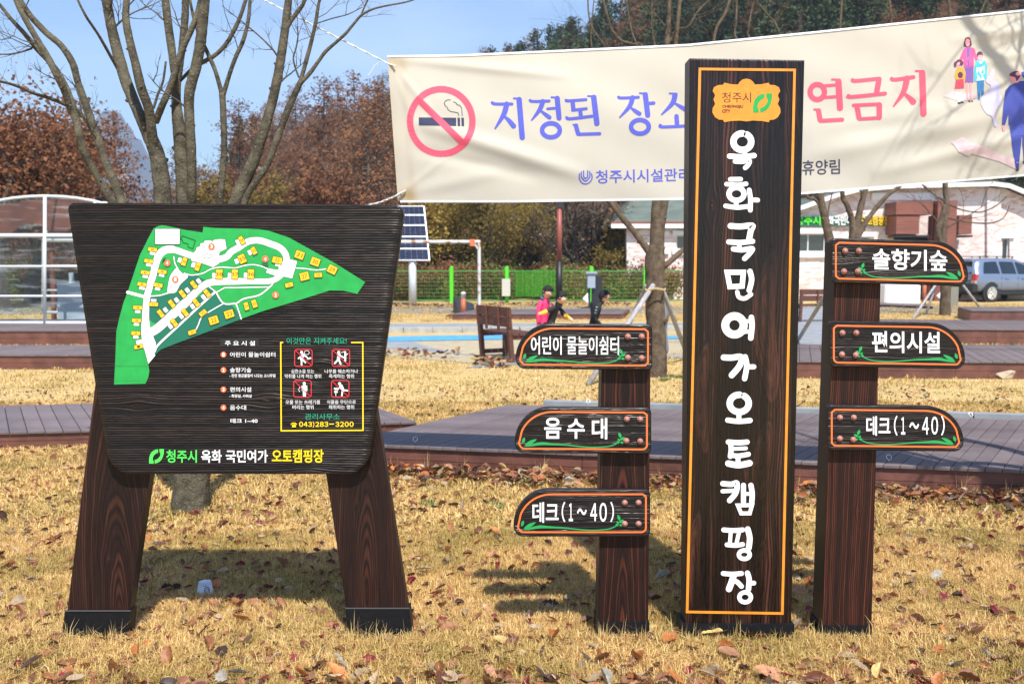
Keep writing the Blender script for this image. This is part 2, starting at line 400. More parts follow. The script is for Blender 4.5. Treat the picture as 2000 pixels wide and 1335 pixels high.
o = mesh_obj('ground', np.stack([GX, GY, GZ], -1).reshape(-1, 3), gf, ground_mat(), smooth=True); tag(o, kind='structure')

def sheet(name, px, z, mt, kind='structure', Z0=0.0, th=None, parent=None):
    pts = [G(x, y, z) for x, y in px]; V, Fc = poly2d([(p.x, p.y) for p in pts])
    Vt = [(x, y, z) for x, y in V]
    b = MB(); b.add(Vt, [f for f in Fc])
    if th:
        n = len(Vt); b.add(Vt+[(x, y, z-th) for x, y, _ in Vt], [(i, (i+1) % n, n+(i+1) % n, n+i) for i in range(n)])
    o = b.build(name, mt, parent)
    me = o.data; bm = bmesh.new(); bm.from_mesh(me); bmesh.ops.remove_doubles(bm, verts=bm.verts, dist=1e-5); bmesh.ops.recalc_face_normals(bm, faces=bm.faces)
    bm.faces.ensure_lookup_table()
    bm.to_mesh(me); bm.free()
    if kind: tag(o, kind=kind)
    return o
M['path'] = mat('grey_concrete_path', (.20, .215, .235), .85, (.27, .28, .295), 3, bump=.2, bscale=60)
M['road'] = mat('grey_asphalt', (.16, .165, .175), .9, (.21, .21, .22), 2.5, bump=.2, bscale=50)
M['curb'] = mat('pale_stone_kerb', (.30, .29, .25), .85, (.40, .385, .34), 6, bump=.4, bscale=30)
M['sand'] = mat('play_sand', (.34, .28, .175), .95, (.41, .35, .235), 5, bump=.3, bscale=80)
M['blue'] = mat('blue_channel_paint', (.06, .27, .62), .6, (.10, .35, .70), 6)
sheet('sand', [(700, 655), (1345, 655), (1345, 690), (1040, 700), (960, 712), (700, 690)], .004, M['sand'])
sheet('path', [(560, 632), (2100, 628), (2100, 642), (1345, 646), (760, 645), (560, 650)], .008, M['path'])
sheet('path', [(560, 672), (756, 662), (800, 666), (850, 680), (925, 694), (800, 682), (700, 678), (560, 690)], .008, M['path'])
sheet('path', [(908, 718), (960, 706), (1010, 700), (1345, 692), (1345, 697), (1040, 708), (985, 714)], .008, M['path'])
sheet('path', [(1345, 604), (1640, 600), (1625, 642), (1640, 674), (1345, 676)], .012, M['path'])
sheet('road', [(-400, 599), (2600, 597), (2600, 610), (1850, 611), (700, 612), (-400, 613)], .006, M['road'])
# raised kerb of the water-play channel and its blue painted bed
kb = MB(); a = G(560, 650); c = G(1345, 646)
n = 14
for i in range(n):
    p = a.lerp(c, (i+.02)/n); q = a.lerp(c, (i+.98)/n); d = Vector((0, 0, .11))
    kb.bar(p+d*.5+Vector((0, 0, .0)), q+d*.5, .35, .11)
o = kb.build('kerb', M['curb']); tag(o, kind='structure')
sheet('water_channel', [(600, 662), (770, 657), (860, 654.5), (1000, 653.5), (1345, 655), (1345, 661), (1000, 662), (880, 664), (760, 666), (600, 668)], .014, M['blue'])

# far blue mountain and the air in front of it
M['mount'] = mat('wooded_far_mountain', (.035, .04, .035), .95, (.06, .055, .045), .02, space='Object')
mv, mf = [], []
nx, ny = 150, 16; MP = P(224, 226, 1710)
for j in range(ny):
    for i in range(nx):
        u = i/(nx-1); t = j/(ny-1); X = -1300+1300*u
        pk = MP.z*(0.50*math.exp(-((X-MP.x)/62)**2)+.50*math.exp(-((X-MP.x+25)/270)**2)+.16*math.exp(-((X-MP.x-210)/120)**2))
        pk = pk+9*math.sin(X*.051+1)+6*math.sin(X*.13)+4*math.sin(X*.31+2)
        mv.append((X, 1500+400*t, max(0, pk)*math.sin(min(1, t*1.9)*math.pi/2)*(1 if t < .6 else 1-(t-.6)/.4)-2))
for j in range(ny-1):
    for i in range(nx-1): a0 = j*nx+i; mf.append((a0, a0+1, a0+nx+1, a0+nx))
o = mesh_obj('mountain', mv, mf, M['mount'], smooth=True); tag(o, kind='structure')
hz = MB().box((0, 1000, 129), (3400, 2100, 260)).build('haze', []); tag(hz, kind='stuff')
hm = bpy.data.materials.new('haze_air'); hm.use_nodes = True; hn = hm.node_tree; hn.nodes.clear()
ho = hn.nodes.new('ShaderNodeOutputMaterial'); pv = hn.nodes.new('ShaderNodeVolumePrincipled')
pv.inputs['Color'].default_value = (.60, .74, .97, 1); pv.inputs['Density'].default_value = .0005; pv.inputs['Anisotropy'].default_value = .1
hn.links.new(pv.outputs[0], ho.inputs['Volume']); hz.data.materials.append(hm)

# ================================================================== MAP BOARD
YB = 3.78
M['rim_hi'] = mat('steel_rim_highlight', (.07, .07, .07), .5)  # lighter grey painted as the highlight along the top rim of the shoes
bt = thing('map_board', 'large dark ribbed wooden camp map board on two splayed legs', 'sign', P(460, 1245, 3.82))
def map_xz(s, t):
    yt = 396+4*s; yb = 925+0*s
    L = 131+(214-131)*t**1.0; Rr = 791+(719-791)*t
    # rounded corners, by trimming the sides where the row is near the top or bottom edge
    y = yt*(1-t)+yb*t
    def inset(r, d): d = np.clip(d, 0, r); return r-np.sqrt(np.maximum(r*r-(r-d)**2, 0))
    top = t*529; bot = (1-t)*529
    li = inset(16, top)+inset(46, bot)*.8; ri = inset(22, top)+inset(46, bot)*.8
    x = (L+li)*(1-s)+(Rr-ri)*s
    y = y-inset(22, np.minimum(s, 1-s)*600)*0
    return x, y
def kn(px, py, ru, rv, s_, Y=YB, vert=False):
    p = P(px, py, Y); return (p.z, p.x, ru, rv, s_) if vert else (p.x, p.z, ru, rv, s_)
bo = board('panel', map_xz, 90, 620, YB, .042, [M['char'], M['side']], bt, .0100, .0050, knots=[kn(270, 792, .06, .035, .75), kn(525, 782, .07, .04, .8), kn(625, 722, .07, .05, .85), kn(600, 926, .08, .03, .8), kn(420, 500, .2, .02, .3), kn(250, 640, .15, .02, .4)], seed=3, warp=.55, wf=(1.0, 4))
def poly_leg(name, q, Y, th, mt, parent, seed, nu=40, nv=90, pitch=.0085, depth=.0009, knots=(), ring=None, warp=.9, tonek=1.0):
    return board(name, quad_xz(q), nu, nv, Y, th, [mt, M['side']], parent, pitch, depth, vert=True, knots=knots, seed=seed, warp=warp, wf=(1.3, 7), tonek=tonek, ring=ring)
def cathed(cx0, slope, x0, z0, wd, seed):
    def f(u, v):   # u = height, v = across ; nested arches of flat-sawn grain
        d = np.abs(v-(cx0+slope*(u-z0)))/wd; ph = (u-z0)*2.2+d*d*3.2+.35*fbm(u*2+seed, v*12, seed)
        h = .5+.5*np.sin(ph*2*np.pi*1.7); c = np.clip(1.25-d, 0, 1); return h, np.clip(c*1.4, 0, 1)
    return f
for (q, sh, sd, cxp, sl_) in ((((200, 640), (336, 640), (253, 1196), (131, 1196)), ((127, 1193), (255.5, 1193), (248, 1262), (117, 1262)), 21, 230, .17),
                        (((594, 640), (710, 640), (797, 1190), (677, 1190)), ((674.5, 1188), (799.5, 1188), (808, 1262), (684, 1262)), 33, 715, -.22)):
    p0 = P(cxp, 1100, 3.825); lg = poly_leg('leg', q, 3.825, .055, M['leg'], bt, sd, 90, 240, ring=(p0.x, .004, .13, p0.z-.22 if cxp < 400 else p0.z-.1), knots=[kn(cxp-18, 1090 if cxp < 400 else 980, .045, .03, .8, 3.825, True)], tonek=1.0)
    shoe = board('steel_shoe', quad_xz(sh), 6, 4, 3.818, .068, [M['steel'], M['steel']], bt, .02, 0); shoe.data.polygons.foreach_set('use_smooth', [False]*len(shoe.data.polygons))
    e0, e1 = P(sh[0][0], sh[0][1]-1, 3.817), P(sh[1][0], sh[1][1]-1, 3.817); MB().bar(e0, e1, .005, .004).build('shoe_rim_highlight', M['rim_hi'], shoe)
    for fx in (.22, .78):
        x = sh[3][0]*(1-fx)+sh[2][0]*fx+ (6 if cxp < 400 else -6); c = P(x, 1231, 3.817)
        MB().lathe(c, [(.013, .0), (.013, .006), (.0095, .006), (.009, .013), (.005, .017), (.001, .018)], 14, axis=(0, -1, 0)).build('bolt', M['steel'], shoe, smooth=True)
SB = plane_S(YB-.0045)
z1 = lambda u, v: (120+u/4.1706, 380+v/4.1706)
z2 = lambda u, v: (440+u/4.172, 380+v/4.172)
z3 = lambda u, v: (180+u/4.45, 640+v/4.45)
z4 = lambda u, v: (420+u/4.45, 640+v/4.45)
def T(f, pts): return [f(*p) for p in pts]
green = T(z1, [(815, 248), (910, 265), (1020, 290), (1150, 308), (1155, 262), (1250, 272)])+T(z2, [(60, 276), (180, 278), (270, 282), (350, 293), (430, 320), (520, 350), (700, 450), (900, 562), (1140, 712), (1075, 808), (960, 782), (850, 780), (700, 828), (500, 890), (300, 950), (138, 1008), (0, 1062)])\
    + T(z1, [(1100, 1150), (950, 1205), (810, 1260), (765, 1300)])+T(z3, [(548, 240), (488, 312), (498, 375), (488, 430), (462, 485), (190, 492), (200, 300), (210, 30)])+T(z1, [(450, 1100), (475, 990), (505, 880), (540, 790), (640, 490), (700, 370), (750, 275), (780, 260)])
mg = Flat(SB, .0003, .0016, .00002)
mg.add(poly2d(green), 0)
dk1 = smooth_line(T(z1, [(1035, 660), (1090, 655), (1140, 680), (1168, 712), (1060, 800), (920, 900), (800, 1025), (755, 1045), (712, 1010), (705, 960), (714, 880), (722, 828), (800, 822), (905, 802), (950, 745), (1000, 700)]), 4, True)
mg.add(poly2d(dk1), 1)
dk2 = T(z1, [(1210, 745), (1260, 800), (1318, 865), (1330, 900), (1380, 892)])+T(z2, [(60, 905), (95, 945), (128, 1010), (0, 1062)])+T(z1, [(1100, 1150), (950, 1205), (810, 1260), (765, 1300), (738, 1250), (733, 1190), (745, 1140), (860, 1050), (1040, 900)])
mg.add(poly2d(dk2), 1)
def road(f, pts, wd, sm=5):
    p = T(f, pts) if f else pts; w_ = [q/4.17 for q in wd] if hasattr(wd, '__len__') else wd/4.17
    roads.append((p, w_, sm))
roads = []
road(z1, [(905, 445), (850, 450), (805, 480), (775, 540), (750, 640), (720, 740), (695, 850), (685, 1000), (690, 1110), (715, 1220)], [60, 62, 64, 58, 56, 56, 52, 58, 80, 110])
road(None, T(z1, [(860, 446), (930, 452), (1010, 480), (1090, 505), (1160, 525), (1250, 530), (1340, 510)])+T(z2, [(50, 465), (110, 430), (180, 385), (240, 372), (300, 378), (370, 402), (440, 430), (485, 475), (500, 530), (505, 600)]), 52)
road(None, T(z1, [(690, 1140), (780, 1090), (880, 1000), (1010, 880), (1110, 780), (1190, 722), (1290, 708), (1418, 705)])+T(z2, [(200, 706), (360, 704), (430, 675), (480, 620)]), [70]*4+[55]*4+[46, 46, 46, 60])
road(z1, [(540, 795), (680, 832)], 26, 0)
road(z1, [(725, 826), (800, 820), (870, 800)], 10)
road(z1, [(915, 505), (925, 560), (950, 605)], 9)
road(None, T(z1, [(1000, 640), (1060, 655), (1150, 640), (1220, 605), (1300, 590), (1390, 596)])+T(z2, [(90, 596), (150, 578), (230, 570), (300, 585), (350, 605), (440, 620)]), 9)
road(None, T(z1, [(1205, 752), (1262, 795), (1330, 757), (1418, 757)])+T(z2, [(200, 755), (360, 752)]), 9, 0)
road(None, T(z1, [(1262, 800), (1322, 885), (1418, 885)])+T(z2, [(90, 887), (150, 848), (270, 820), (340, 772), (385, 730)]), 12)
road(z2, [(85, 885), (100, 920), (130, 1012)], 10)
road(z1, [(1322, 885), (1200, 955), (1140, 1000), (1115, 1060), (1092, 1105)], 9)
road(z1, [(1245, 798), (1100, 930), (950, 1070), (790, 1220), (760, 1275)], 17)
road(z2, [(575, 598), (650, 602), (740, 614), (820, 605)], 8)
blobs = [T(z1, [(1100, 445), (1100, 432), (1130, 420), (1132, 398), (1163, 392), (1165, 376), (1215, 372), (1228, 384), (1240, 370), (1290, 362), (1332, 366), (1345, 440), (1290, 466), (1283, 490), (1285, 560), (1235, 590), (1150, 560), (1060, 540), (1060, 500)]),
         smooth_line(T(z1, [(940, 598), (985, 640), (1032, 665), (1000, 700), (965, 735), (935, 790), (900, 802), (865, 797), (868, 740), (885, 665), (915, 620)]), 3, True),
         T(z2, [(520, 524), (586, 543), (545, 682), (470, 665), (430, 640), (440, 560), (500, 520)]), T(z2, [(345, 600), (440, 628), (430, 680), (395, 655), (332, 635)]),
         T(z3, [(380, 110), (435, 100), (450, 60), (560, 0), (520, 90), (518, 150), (535, 200), (548, 240), (488, 312), (470, 240), (440, 140), (386, 142)])]
plots = []   # f, cx, cy, w, h, ang, number, stub dx,dy
A = lambda f, cx, cy, w_, h_, a, s_, sx=0, sy=0: plots.append((f, cx, cy, w_, h_, a, s_, sx, sy))
for i, (cx, cy, a) in enumerate([(742, 447, 8), (711, 541, 8), (683, 635, 8), (656, 730, 8), (621, 920, 3), (611, 1024, 2), (606, 1128, 2)]): A(z1, cx, cy, 72, 30, a, str(8-i), 0, 32)
A(z1, 628, 1237, 70, 32, -12, '1', 10, -34); A(z1, 820, 627, 72, 30, 10, '9', -4, 30); A(z1, 787, 737, 72, 32, 10, '10', -4, 30); A(z1, 751, 893, 72, 30, 2, '11', 0, -32)
for (cx, cy, s_, sx, sy) in ((808, 968, '12', 40, -30), (898, 888, '13', 40, -30), (986, 808, '14', 40, -30), (1078, 733, '15', 40, -30), (1187, 803, '19', -30, 30), (1098, 880, '18', -30, 30), (1007, 960, '17', -30, 30), (918, 1042, '16', -30, 30)): A(z1, cx, cy, 34, 66, -38, s_, sx, sy)
A(z1, 1000, 545, 36, 66, 18, '40', -36, -12); A(z1, 1110, 586, 36, 66, 18, '39', -36, -14); A(z1, 1285, 648, 54, 76, 2, '38', -42, 10); A(z1, 1412, 648, 50, 76, 2, '37', -42, 10)
A(z2, 208, 647, 52, 76, 2, '36', -42, 10)
A(z1, 1152, 963, 62, 36, -38, '21'); A(z1, 1240, 1022, 74, 62, -18, '22'); A(z1, 1366, 972, 74, 62, -18, '23'); A(z1, 1064, 1120, 62, 34, -18, '20')
A(z2, 134, 372, 36, 66, -30, '34', -32, 14); A(z2, 233, 457, 36, 60, -28, '33', -32, 14); A(z2, 137, 523, 56, 70, -25, '35', -44, 20); A(z2, 423, 534, 78, 50, 12, '32', 6, 40)
A(z2, 606, 491, 72, 62, 20, '31'); A(z2, 733, 547, 72, 62, 20, '30'); A(z2, 871, 610, 72, 62, 26, '29'); A(z2, 645, 665, 72, 62, -14, '27'); A(z2, 757, 655, 62, 34, -3, '28')
A(z2, 520, 735, 62, 34, -14, '26'); A(z2, 172, 908, 34, 62, -14, '24'); A(z2, 237, 888, 38, 62, -18, '25')
def rot_rect(f, cx, cy, w_, h_, a):
    a = math.radians(a); c, s_ = math.cos(a), math.sin(a)
    return T(f, [(cx+x*c-y*s_, cy+x*s_+y*c) for x, y in ((-w_/2, -h_/2), (w_/2, -h_/2), (w_/2, h_/2), (-w_/2, h_/2))])
for pas, mi_, g_ in ((0, 2, 1.5), (1, 3, 0)):
    for p, w_, sm in roads: mg.add(ribbon(p, [q+g_ for q in w_] if hasattr(w_, '__len__') else w_+g_, smooth=sm, cap=True), mi_)
    for bl in blobs:
        if pas == 0: mg.add(ribbon(bl, 1.5, closed=True), 2)
        else: mg.add(poly2d(bl), 3)
    for (f, cx, cy, w_, h_, a, s_, sx, sy) in plots:
        if sx or sy:
            k = 6 if pas == 0 else 0; mg.add((np.array(rot_rect(f, cx+sx, cy+sy, (44 if w_ > h_ else 30)+k, (22 if w_ > h_ else 40)+k, a)), [(0, 1, 2, 3)]), mi_)
for e, (x0, y0, x1, y1) in ((4.5, (765, 280, 962, 402)), (0, (765, 280, 962, 402))):
    q = T(z1, [(x0-e, y0-e), (x1+e, y0-e), (x1+e, y1+e), (x0-e, y1+e)]); mg.add((np.array(q), [(0, 1, 2, 3)]), 2 if e else 3)
mg.add(ribbon(T(z1, [(985, 335), (1090, 372), (1070, 440), (1030, 425), (1030, 400), (990, 390), (985, 370), (970, 360)]), .9, closed=True), 2)
mg.add(ribbon(T(z1, [(1150, 490), (1185, 482), (1222, 490), (1222, 510), (1180, 518), (1150, 510)]), .8, closed=True), 2)
for (f, cx, cy, w_, h_, a, s_, sx, sy) in plots:
    mg.add((np.array(rot_rect(f, cx, cy, w_+7, h_+7, a)), [(0, 1, 2, 3)]), 2); mg.add((np.array(rot_rect(f, cx, cy, w_, h_, a)), [(0, 1, 2, 3)]), 4)
    q = rot_rect(f, cx, cy, (w_ if w_ < h_ and w_ < 45 else h_)*.75, min(w_, h_)*.55, a+(0 if w_ >= h_ or w_ > 45 else 0)); mg.text(s_, q, 2, .0)
for (f, cx, cy, s_) in ((z1, 927, 689, '1'), (z2, 410, 817, '2'), (z1, 1222, 422, '3'), (z1, 861, 556, '4'), (z2, 326, 524, '4')):
    mg.add(poly2d(T(f, ellipse(cx, cy, 27, 27, 20))), 5); x, y = f(cx, cy); mg.text(s_, boxq(x-2.3, y-3.6, x+2.3, y+3.6), 3, .03)
for (x, y) in ((820, 520), (828, 512), (836, 520)): mg.add(ribbon(T(z1, [(x, y+30), (x+14, y)]), .7), 2)
mg.add(poly2d(T(z2, [(300, 555), (350, 565), (348, 580), (298, 568)])), 1)
mg.build('camp_map', [M['mapg'], M['mapd'], M['black'], M['white'], M['plot'], M['spot']], bt)
# legend and notices
def piece(name, mt, fn_, lift=0, par=bt, S=SB):
    fl = Flat(S, .0004+lift, .0014, .0001); fn_(fl); return fl.build(name, mt, par)
def tx(t, x0, y0, x1, y1, m=0, bold=.012, f=z4, fl=None, mt=None):
    q = T(f, [(x0, y0), (x1, y0), (x1, y1), (x0, y1)])
    if fl: fl.text(t, q, m, bold)
    else: return piece('lettering', mt or M['white'], lambda k: k.text(t, q, 0, bold), .0002)
piece('heading_plate', M['black'], lambda k: k.add((np.array(T(z4, [(45, 92), (383, 92), (383, 165), (45, 165)])), [(0, 1, 2, 3)])))
tx('주 요 시 설', 86, 112, 347, 154)
for k, (y, s_) in enumerate(((232, '어린이 물놀이쉼터'), (366, '솔향기숲'), (535, '편의시설'), (692, '음수대'))):
    sp1 = piece('number_spot', M['spot'], lambda q: q.add(poly2d(T(z4, ellipse(73, y, 25, 25, 18))), 0)); piece('number', M['white'], lambda q: q.text(str(k+1), T(z4, [(64, y-15), (82, y-15), (82, y+15), (64, y+15)]), 0, .03), .0004, sp1)
    tx(s_, 130, y-21, (524, 315, 315, 270)[k], y+21, bold=.005)
tx('- 천연 항균물질이 나오는 소나무림', 125, 400, 524, 430); tx('- 화장실, 샤워실', 125, 577, 318, 606); tx('데크 1~40', 134, 788, 370, 826, bold=.015)
nf = Flat(SB, .0004, .0014, .0001)
nf.add(ribbon(T(z4, [(592, 127), (571, 127), (575, 893), (1286, 889), (1284, 127), (1183, 127)]), 2.4, cap=False), 0)
tx('이것만은 지켜주세요!', 622, 84, 1143, 142, 1, .0, mt=M['teal'])
for cx, cy in ((768, 261), (1094, 261), (760, 529), (1088, 529)):
    nf.add(ribbon(T(z4, rrect(cx-76, cy-73, cx+76, cy+73, 20)), 1.5, closed=True), 2)
def lim(pts, wd=3.4, m=3): nf.add(ribbon(T(z4, pts), wd/1.0, smooth=0), m)
def dot(x, y, r, m=3): nf.add(poly2d(T(z4, ellipse(x, y, r, r, 14))), m)
# four little figures
dot(752, 212, 13); lim([(765, 235), (752, 270)], 6); lim([(762, 235), (725, 265)], 2.6); lim([(770, 235), (800, 255)], 2.6); lim([(752, 272), (752, 320)], 3); lim([(756, 270), (785, 300)], 3); nf.add(ribbon(T(z4, ellipse(797, 215, 22, 17, 16)), .8, closed=True), 3); lim([(805, 268), (830, 262)], 3)
dot(1075, 212, 13); lim([(1078, 232), (1072, 275)], 6); lim([(1085, 240), (1120, 258)], 2.6); lim([(1070, 275), (1040, 308)], 3.2); lim([(1076, 275), (1092, 315)], 3.2); lim([(1132, 210), (1132, 285)], 3.4); lim([(1100, 215), (1125, 205)], 1.2); lim([(1140, 235), (1155, 225)], 1.2)
dot(775, 482, 13); lim([(777, 505), (777, 545)], 6.5); lim([(797, 505), (797, 545)], 2); lim([(757, 505), (757, 540)], 2); lim([(770, 548), (770, 590)], 3); lim([(784, 548), (784, 590)], 3); dot(735, 520, 5); dot(727, 535, 5); dot(733, 550, 5)
dot(1082, 484, 13); lim([(1095, 505), (1110, 540)], 6.5); lim([(1090, 510), (1065, 535)], 2.6); lim([(1108, 545), (1102, 588)], 3); lim([(1112, 540), (1150, 545)], 3); dot(1042, 528, 9); dot(1056, 528, 9); dot(1044, 555, 9); dot(1058, 555, 9); lim([(1050, 540), (1050, 590)], 1.2)
for cx, cy in ((768, 261), (1094, 261), (760, 529), (1088, 529)): nf.add(ribbon(T(z4, [(cx-66, cy-63), (cx+66, cy+63)]), 1.3), 2)
for s_, x0, y0, x1, y1 in (('심한소음 또는', 662, 360, 862, 393), ('악취를 나게 하는 행위', 605, 402, 922, 437), ('나무를 훼손하거나', 953, 360, 1242, 393), ('죽게하는 행위', 990, 402, 1207, 437), ('오물 또는 쓰레기를', 613, 627, 913, 662), ('버리는 행위', 672, 670, 856, 707), ('식물을 무단으로', 972, 627, 1224, 660), ('채취하는 행위', 988, 670, 1208, 706)):
    tx(s_, x0, y0, x1, y1, 3, .0)
tx('관리사무소', 782, 744, 1083, 797, 1, .0, mt=M['teal']); [tx(ch, xa, ya, xb, yb, 0, .022, mt=M['yellow']) for ch, xa, ya, xb, yb in (('０', 731, 815, 765, 858), ('４', 769, 815, 804, 858), ('３', 809, 815, 842, 858), ('）', 848, 812, 863, 864), ('２', 872, 815, 905, 858), ('８', 911, 815, 945, 858), ('３', 950, 815, 984, 858), ('－', 992, 831, 1034, 839), ('３', 1046, 815, 1080, 858), ('２', 1086, 815, 1120, 858), ('０', 1127, 815, 1162, 858), ('０', 1169, 815, 1204, 858))]
nf.add(poly2d(T(z4, [(668, 862), (672, 842), (690, 832), (700, 842), (704, 862)])), 0); nf.add(ribbon(T(z4, [(661, 838), (672, 826), (697, 826), (708, 838)]), 1.6), 0)
nf.build('notice_frame', [M['yellow'], M['teal'], M['red'], M['white']], bt)
fn = Flat(SB, .0004, .0018, .0001)
def leaf_logo(fl, f, m):
    L1 = [(503, 400), (503, 368), (506, 340), (515, 315), (530, 296), (552, 282), (578, 276), (578, 305), (560, 313), (545, 328), (536, 345), (532, 362), (540, 378), (542, 400)]
    L2 = [(590, 275), (628, 275), (627, 310), (620, 340), (606, 368), (588, 386), (568, 396), (550, 400), (550, 371), (570, 364), (586, 350), (597, 332), (600, 315), (590, 298)]
    for l in (L1, L2): fl.add(poly2d([f(*p) for p in l]), m)
leaf_logo(fn, lambda x, y: z3(495+(x-503)*1.03, 1052+(y-275)*1.0), 0)
fn.text('청주시', boxq(324.5, 878, 384.5, 903), 0, .02); fn.text('옥화', boxq(393, 878, 433, 903), 1, .02); fn.text('국민여가', boxq(441, 878, 523, 903), 1, .02); fn.text('오토캠핑장', boxq(531, 877, 632, 903), 2, .02)
fn.build('title_lettering', [M['lime'], M['white'], M['yellow']], bt)

# ================================================================== TALL NAME BOARD
YT = 3.82
tt = thing('name_board', 'tall upright charred name board with white hand lettering and amber outline', 'sign', P(1440, 1240, YT+.08))
za = lambda u, v: (1320+u/3.336, 100+v/3.336)
zb = lambda u, v: (1320+u/3.336, 480+v/3.336)
zc = lambda u, v: (1320+u/3.104, 860+v/3.104)
q = ((1346, 114), (1571, 118), (1545, 1222), (1337, 1220))
q = ((1347, 114), (1571, 118), (1545, 1222), (1338, 1220))
def tall_cath(u, v):
    c = np.zeros_like(u); h = np.zeros_like(u)
    for (px, py, rz, rx, sd) in ((1500, 640, .30, .045, 2), (1375, 780, .22, .03, 5), (1495, 900, .16, .035, 8), (1362, 1120, .25, .03, 11), (1480, 1150, .20, .025, 13)):
        p = P(px, py, YT); d = np.sqrt(((u-p.z)/rz)**2+((v-p.x+.02*np.sin(u*9+sd))/rx)**2); k = np.clip(1.15-d, 0, 1)*6
        k = np.clip(k, 0, 1); h = np.maximum(h, k*(.80+.12*np.sin(d*20))); c = np.maximum(c, k)
    return h, c
kt = [kn(x, y, ru, rv, s_, YT, True) for x, y, ru, rv, s_ in ((1390, 402, .075, .05, .85), (1532, 190, .03, .022, .8), (1374, 658, .02, .014, .6), (1482, 862, .05, .03, .8), (1342, 868, .05, .03, .8), (1475, 905, .03, .02, .7), (1393, 762, .02, .014, .6), (1480, 765, .018, .012, .6))]
board('board', quad_xz(q), 230, 620, YT, .105, [M['charv'], M['side']], tt, .0120, .0036, band=1.9, ring=(P(1462, 600, YT).x, .012, .05, P(1462, 700, YT).z), vert=True, knots=kt, seed=14, warp=1.7, wf=(1.6, 8), cathedral=tall_cath)
ST = plane_S(YT-.004)
am = Flat(ST, .0003, .0018)
am.add(ribbon([(1367, 135), (1552, 137), (1528, 1197), (1342, 1194)], 5, closed=True), 0); am.build('outline', M['amber'], tt)
half = [(460, 180), (485, 185), (503, 200), (515, 218), (560, 216), (604, 206), (612, 220), (645, 222), (672, 236), (680, 260), (665, 285), (668, 300), (675, 315), (668, 332), (664, 345), (680, 372), (682, 400), (665, 430), (640, 446), (612, 448), (606, 463), (560, 455), (500, 452), (460, 458)]
ol = half+[(920-x, y) for x, y in half[::-1][1:-1]]
em = Flat(ST, .0006, .003); em.add(poly2d([za(*p) for p in ol]), 0); em.build('emblem_plate', M['amber'], tt)
et = Flat(ST, .0011, .0004); et.text('청주시', [za(302, 268), za(490, 268), za(490, 335), za(302, 335)], 0, .0); et.text('CHEONGJU', [za(302, 351), za(439, 351), za(439, 375), za(302, 373)], 0, .035); et.text('CITY', [za(302, 380), za(356, 380), za(356, 402), za(302, 402)], 0, .035)
leaf_logo(et, za, 1); et.build('emblem_lettering', [M['black'], M['mapg']], tt)
glyphs = {
 'a': (za, [('R', 433, 590, 58, 54, 38, 1), ([(447, 645), (452, 682)], 26), ([(350, 684), (430, 688), (510, 680)], 31), ([(386, 718), (430, 720), (478, 714), (472, 740), (452, 760)], 27)]),
 'b': (za, [([(355, 835), (422, 834)], 27), ([(330, 866), (400, 872), (458, 864)], 26), ('R', 395, 930, 49, 42, 31, 0), ([(393, 975), (393, 1005)], 26), ([(324, 1008), (400, 1018), (475, 1010)], 27), ([(478, 905), (486, 960), (485, 1035)], 28), ([(490, 968), (533, 970)], 27)]),
 'c': (za, [([(356, 1138), (420, 1142), (497, 1136), (488, 1170), (478, 1222)], 34), ([(345, 1242), (420, 1246), (500, 1238)], 30), ([(412, 1250), (414, 1285)], 26), ([(375, 1288), (430, 1294), (497, 1286), (478, 1320), (448, 1350)], 30)]),
 'd': (zb, [([(334, 172), (440, 172), (432, 262), (352, 266)], 30, 'C'), ([(483, 166), (494, 220), (478, 290)], 31), ([(400, 300), (412, 334), (450, 342), (490, 316)], 25)]),
 'e': (zb, [('R', 382, 517, 60, 60, 46, 0), ([(436, 490), (490, 490)], 22), ([(430, 562), (490, 556)], 22), ([(492, 466), (496, 520), (488, 600)], 32)]),
 'f': (zb, [([(312, 726), (360, 728), (426, 724), (415, 780), (364, 842)], 35), ([(452, 722), (462, 780), (448, 864)], 31), ([(470, 787), (508, 787)], 29)]),
 'g': (zb, [('R', 413, 1025, 62, 56, 38, 1), ([(411, 1085), (411, 1125)], 28), ([(338, 1134), (410, 1142), (484, 1136)], 30)]),
 'h': (zc, [([(318, 8), (380, 12), (432, 8)], 28), ([(332, 12), (335, 55), (330, 95)], 27), ([(335, 50), (425, 46)], 20), ([(335, 88), (380, 92), (440, 82)], 26), ([(377, 95), (377, 135)], 26), ([(318, 138), (380, 148), (447, 136)], 34)]),
 'i': (zc, [([(285, 260), (335, 264), (370, 258), (364, 315), (326, 362)], 29), ([(283, 306), (362, 302)], 22), ([(410, 270), (410, 370)], 27), ([(455, 270), (463, 320), (460, 375)], 28), ([(410, 322), (455, 322)], 20), ([(376, 392), (462, 390), (448, 440), (396, 440)], 21, 'C')]),
 'j': (zc, [([(290, 540), (350, 544), (405, 540)], 26), ([(333, 550), (328, 620)], 21), ([(384, 550), (368, 620)], 21), ([(310, 630), (360, 634), (405, 628)], 25), ([(436, 536), (448, 590), (442, 650)], 31), ('R', 415, 690, 33, 26, 24, 0)]),
 'k': (zc, [([(287, 804), (340, 808), (398, 804)], 26), ([(352, 812), (340, 850), (322, 898)], 34), ([(350, 845), (375, 858), (398, 882)], 26), ([(434, 802), (444, 840), (440, 900)], 29), ([(445, 862), (473, 862)], 25), ('R', 420, 948, 35, 30, 24, 0)])}
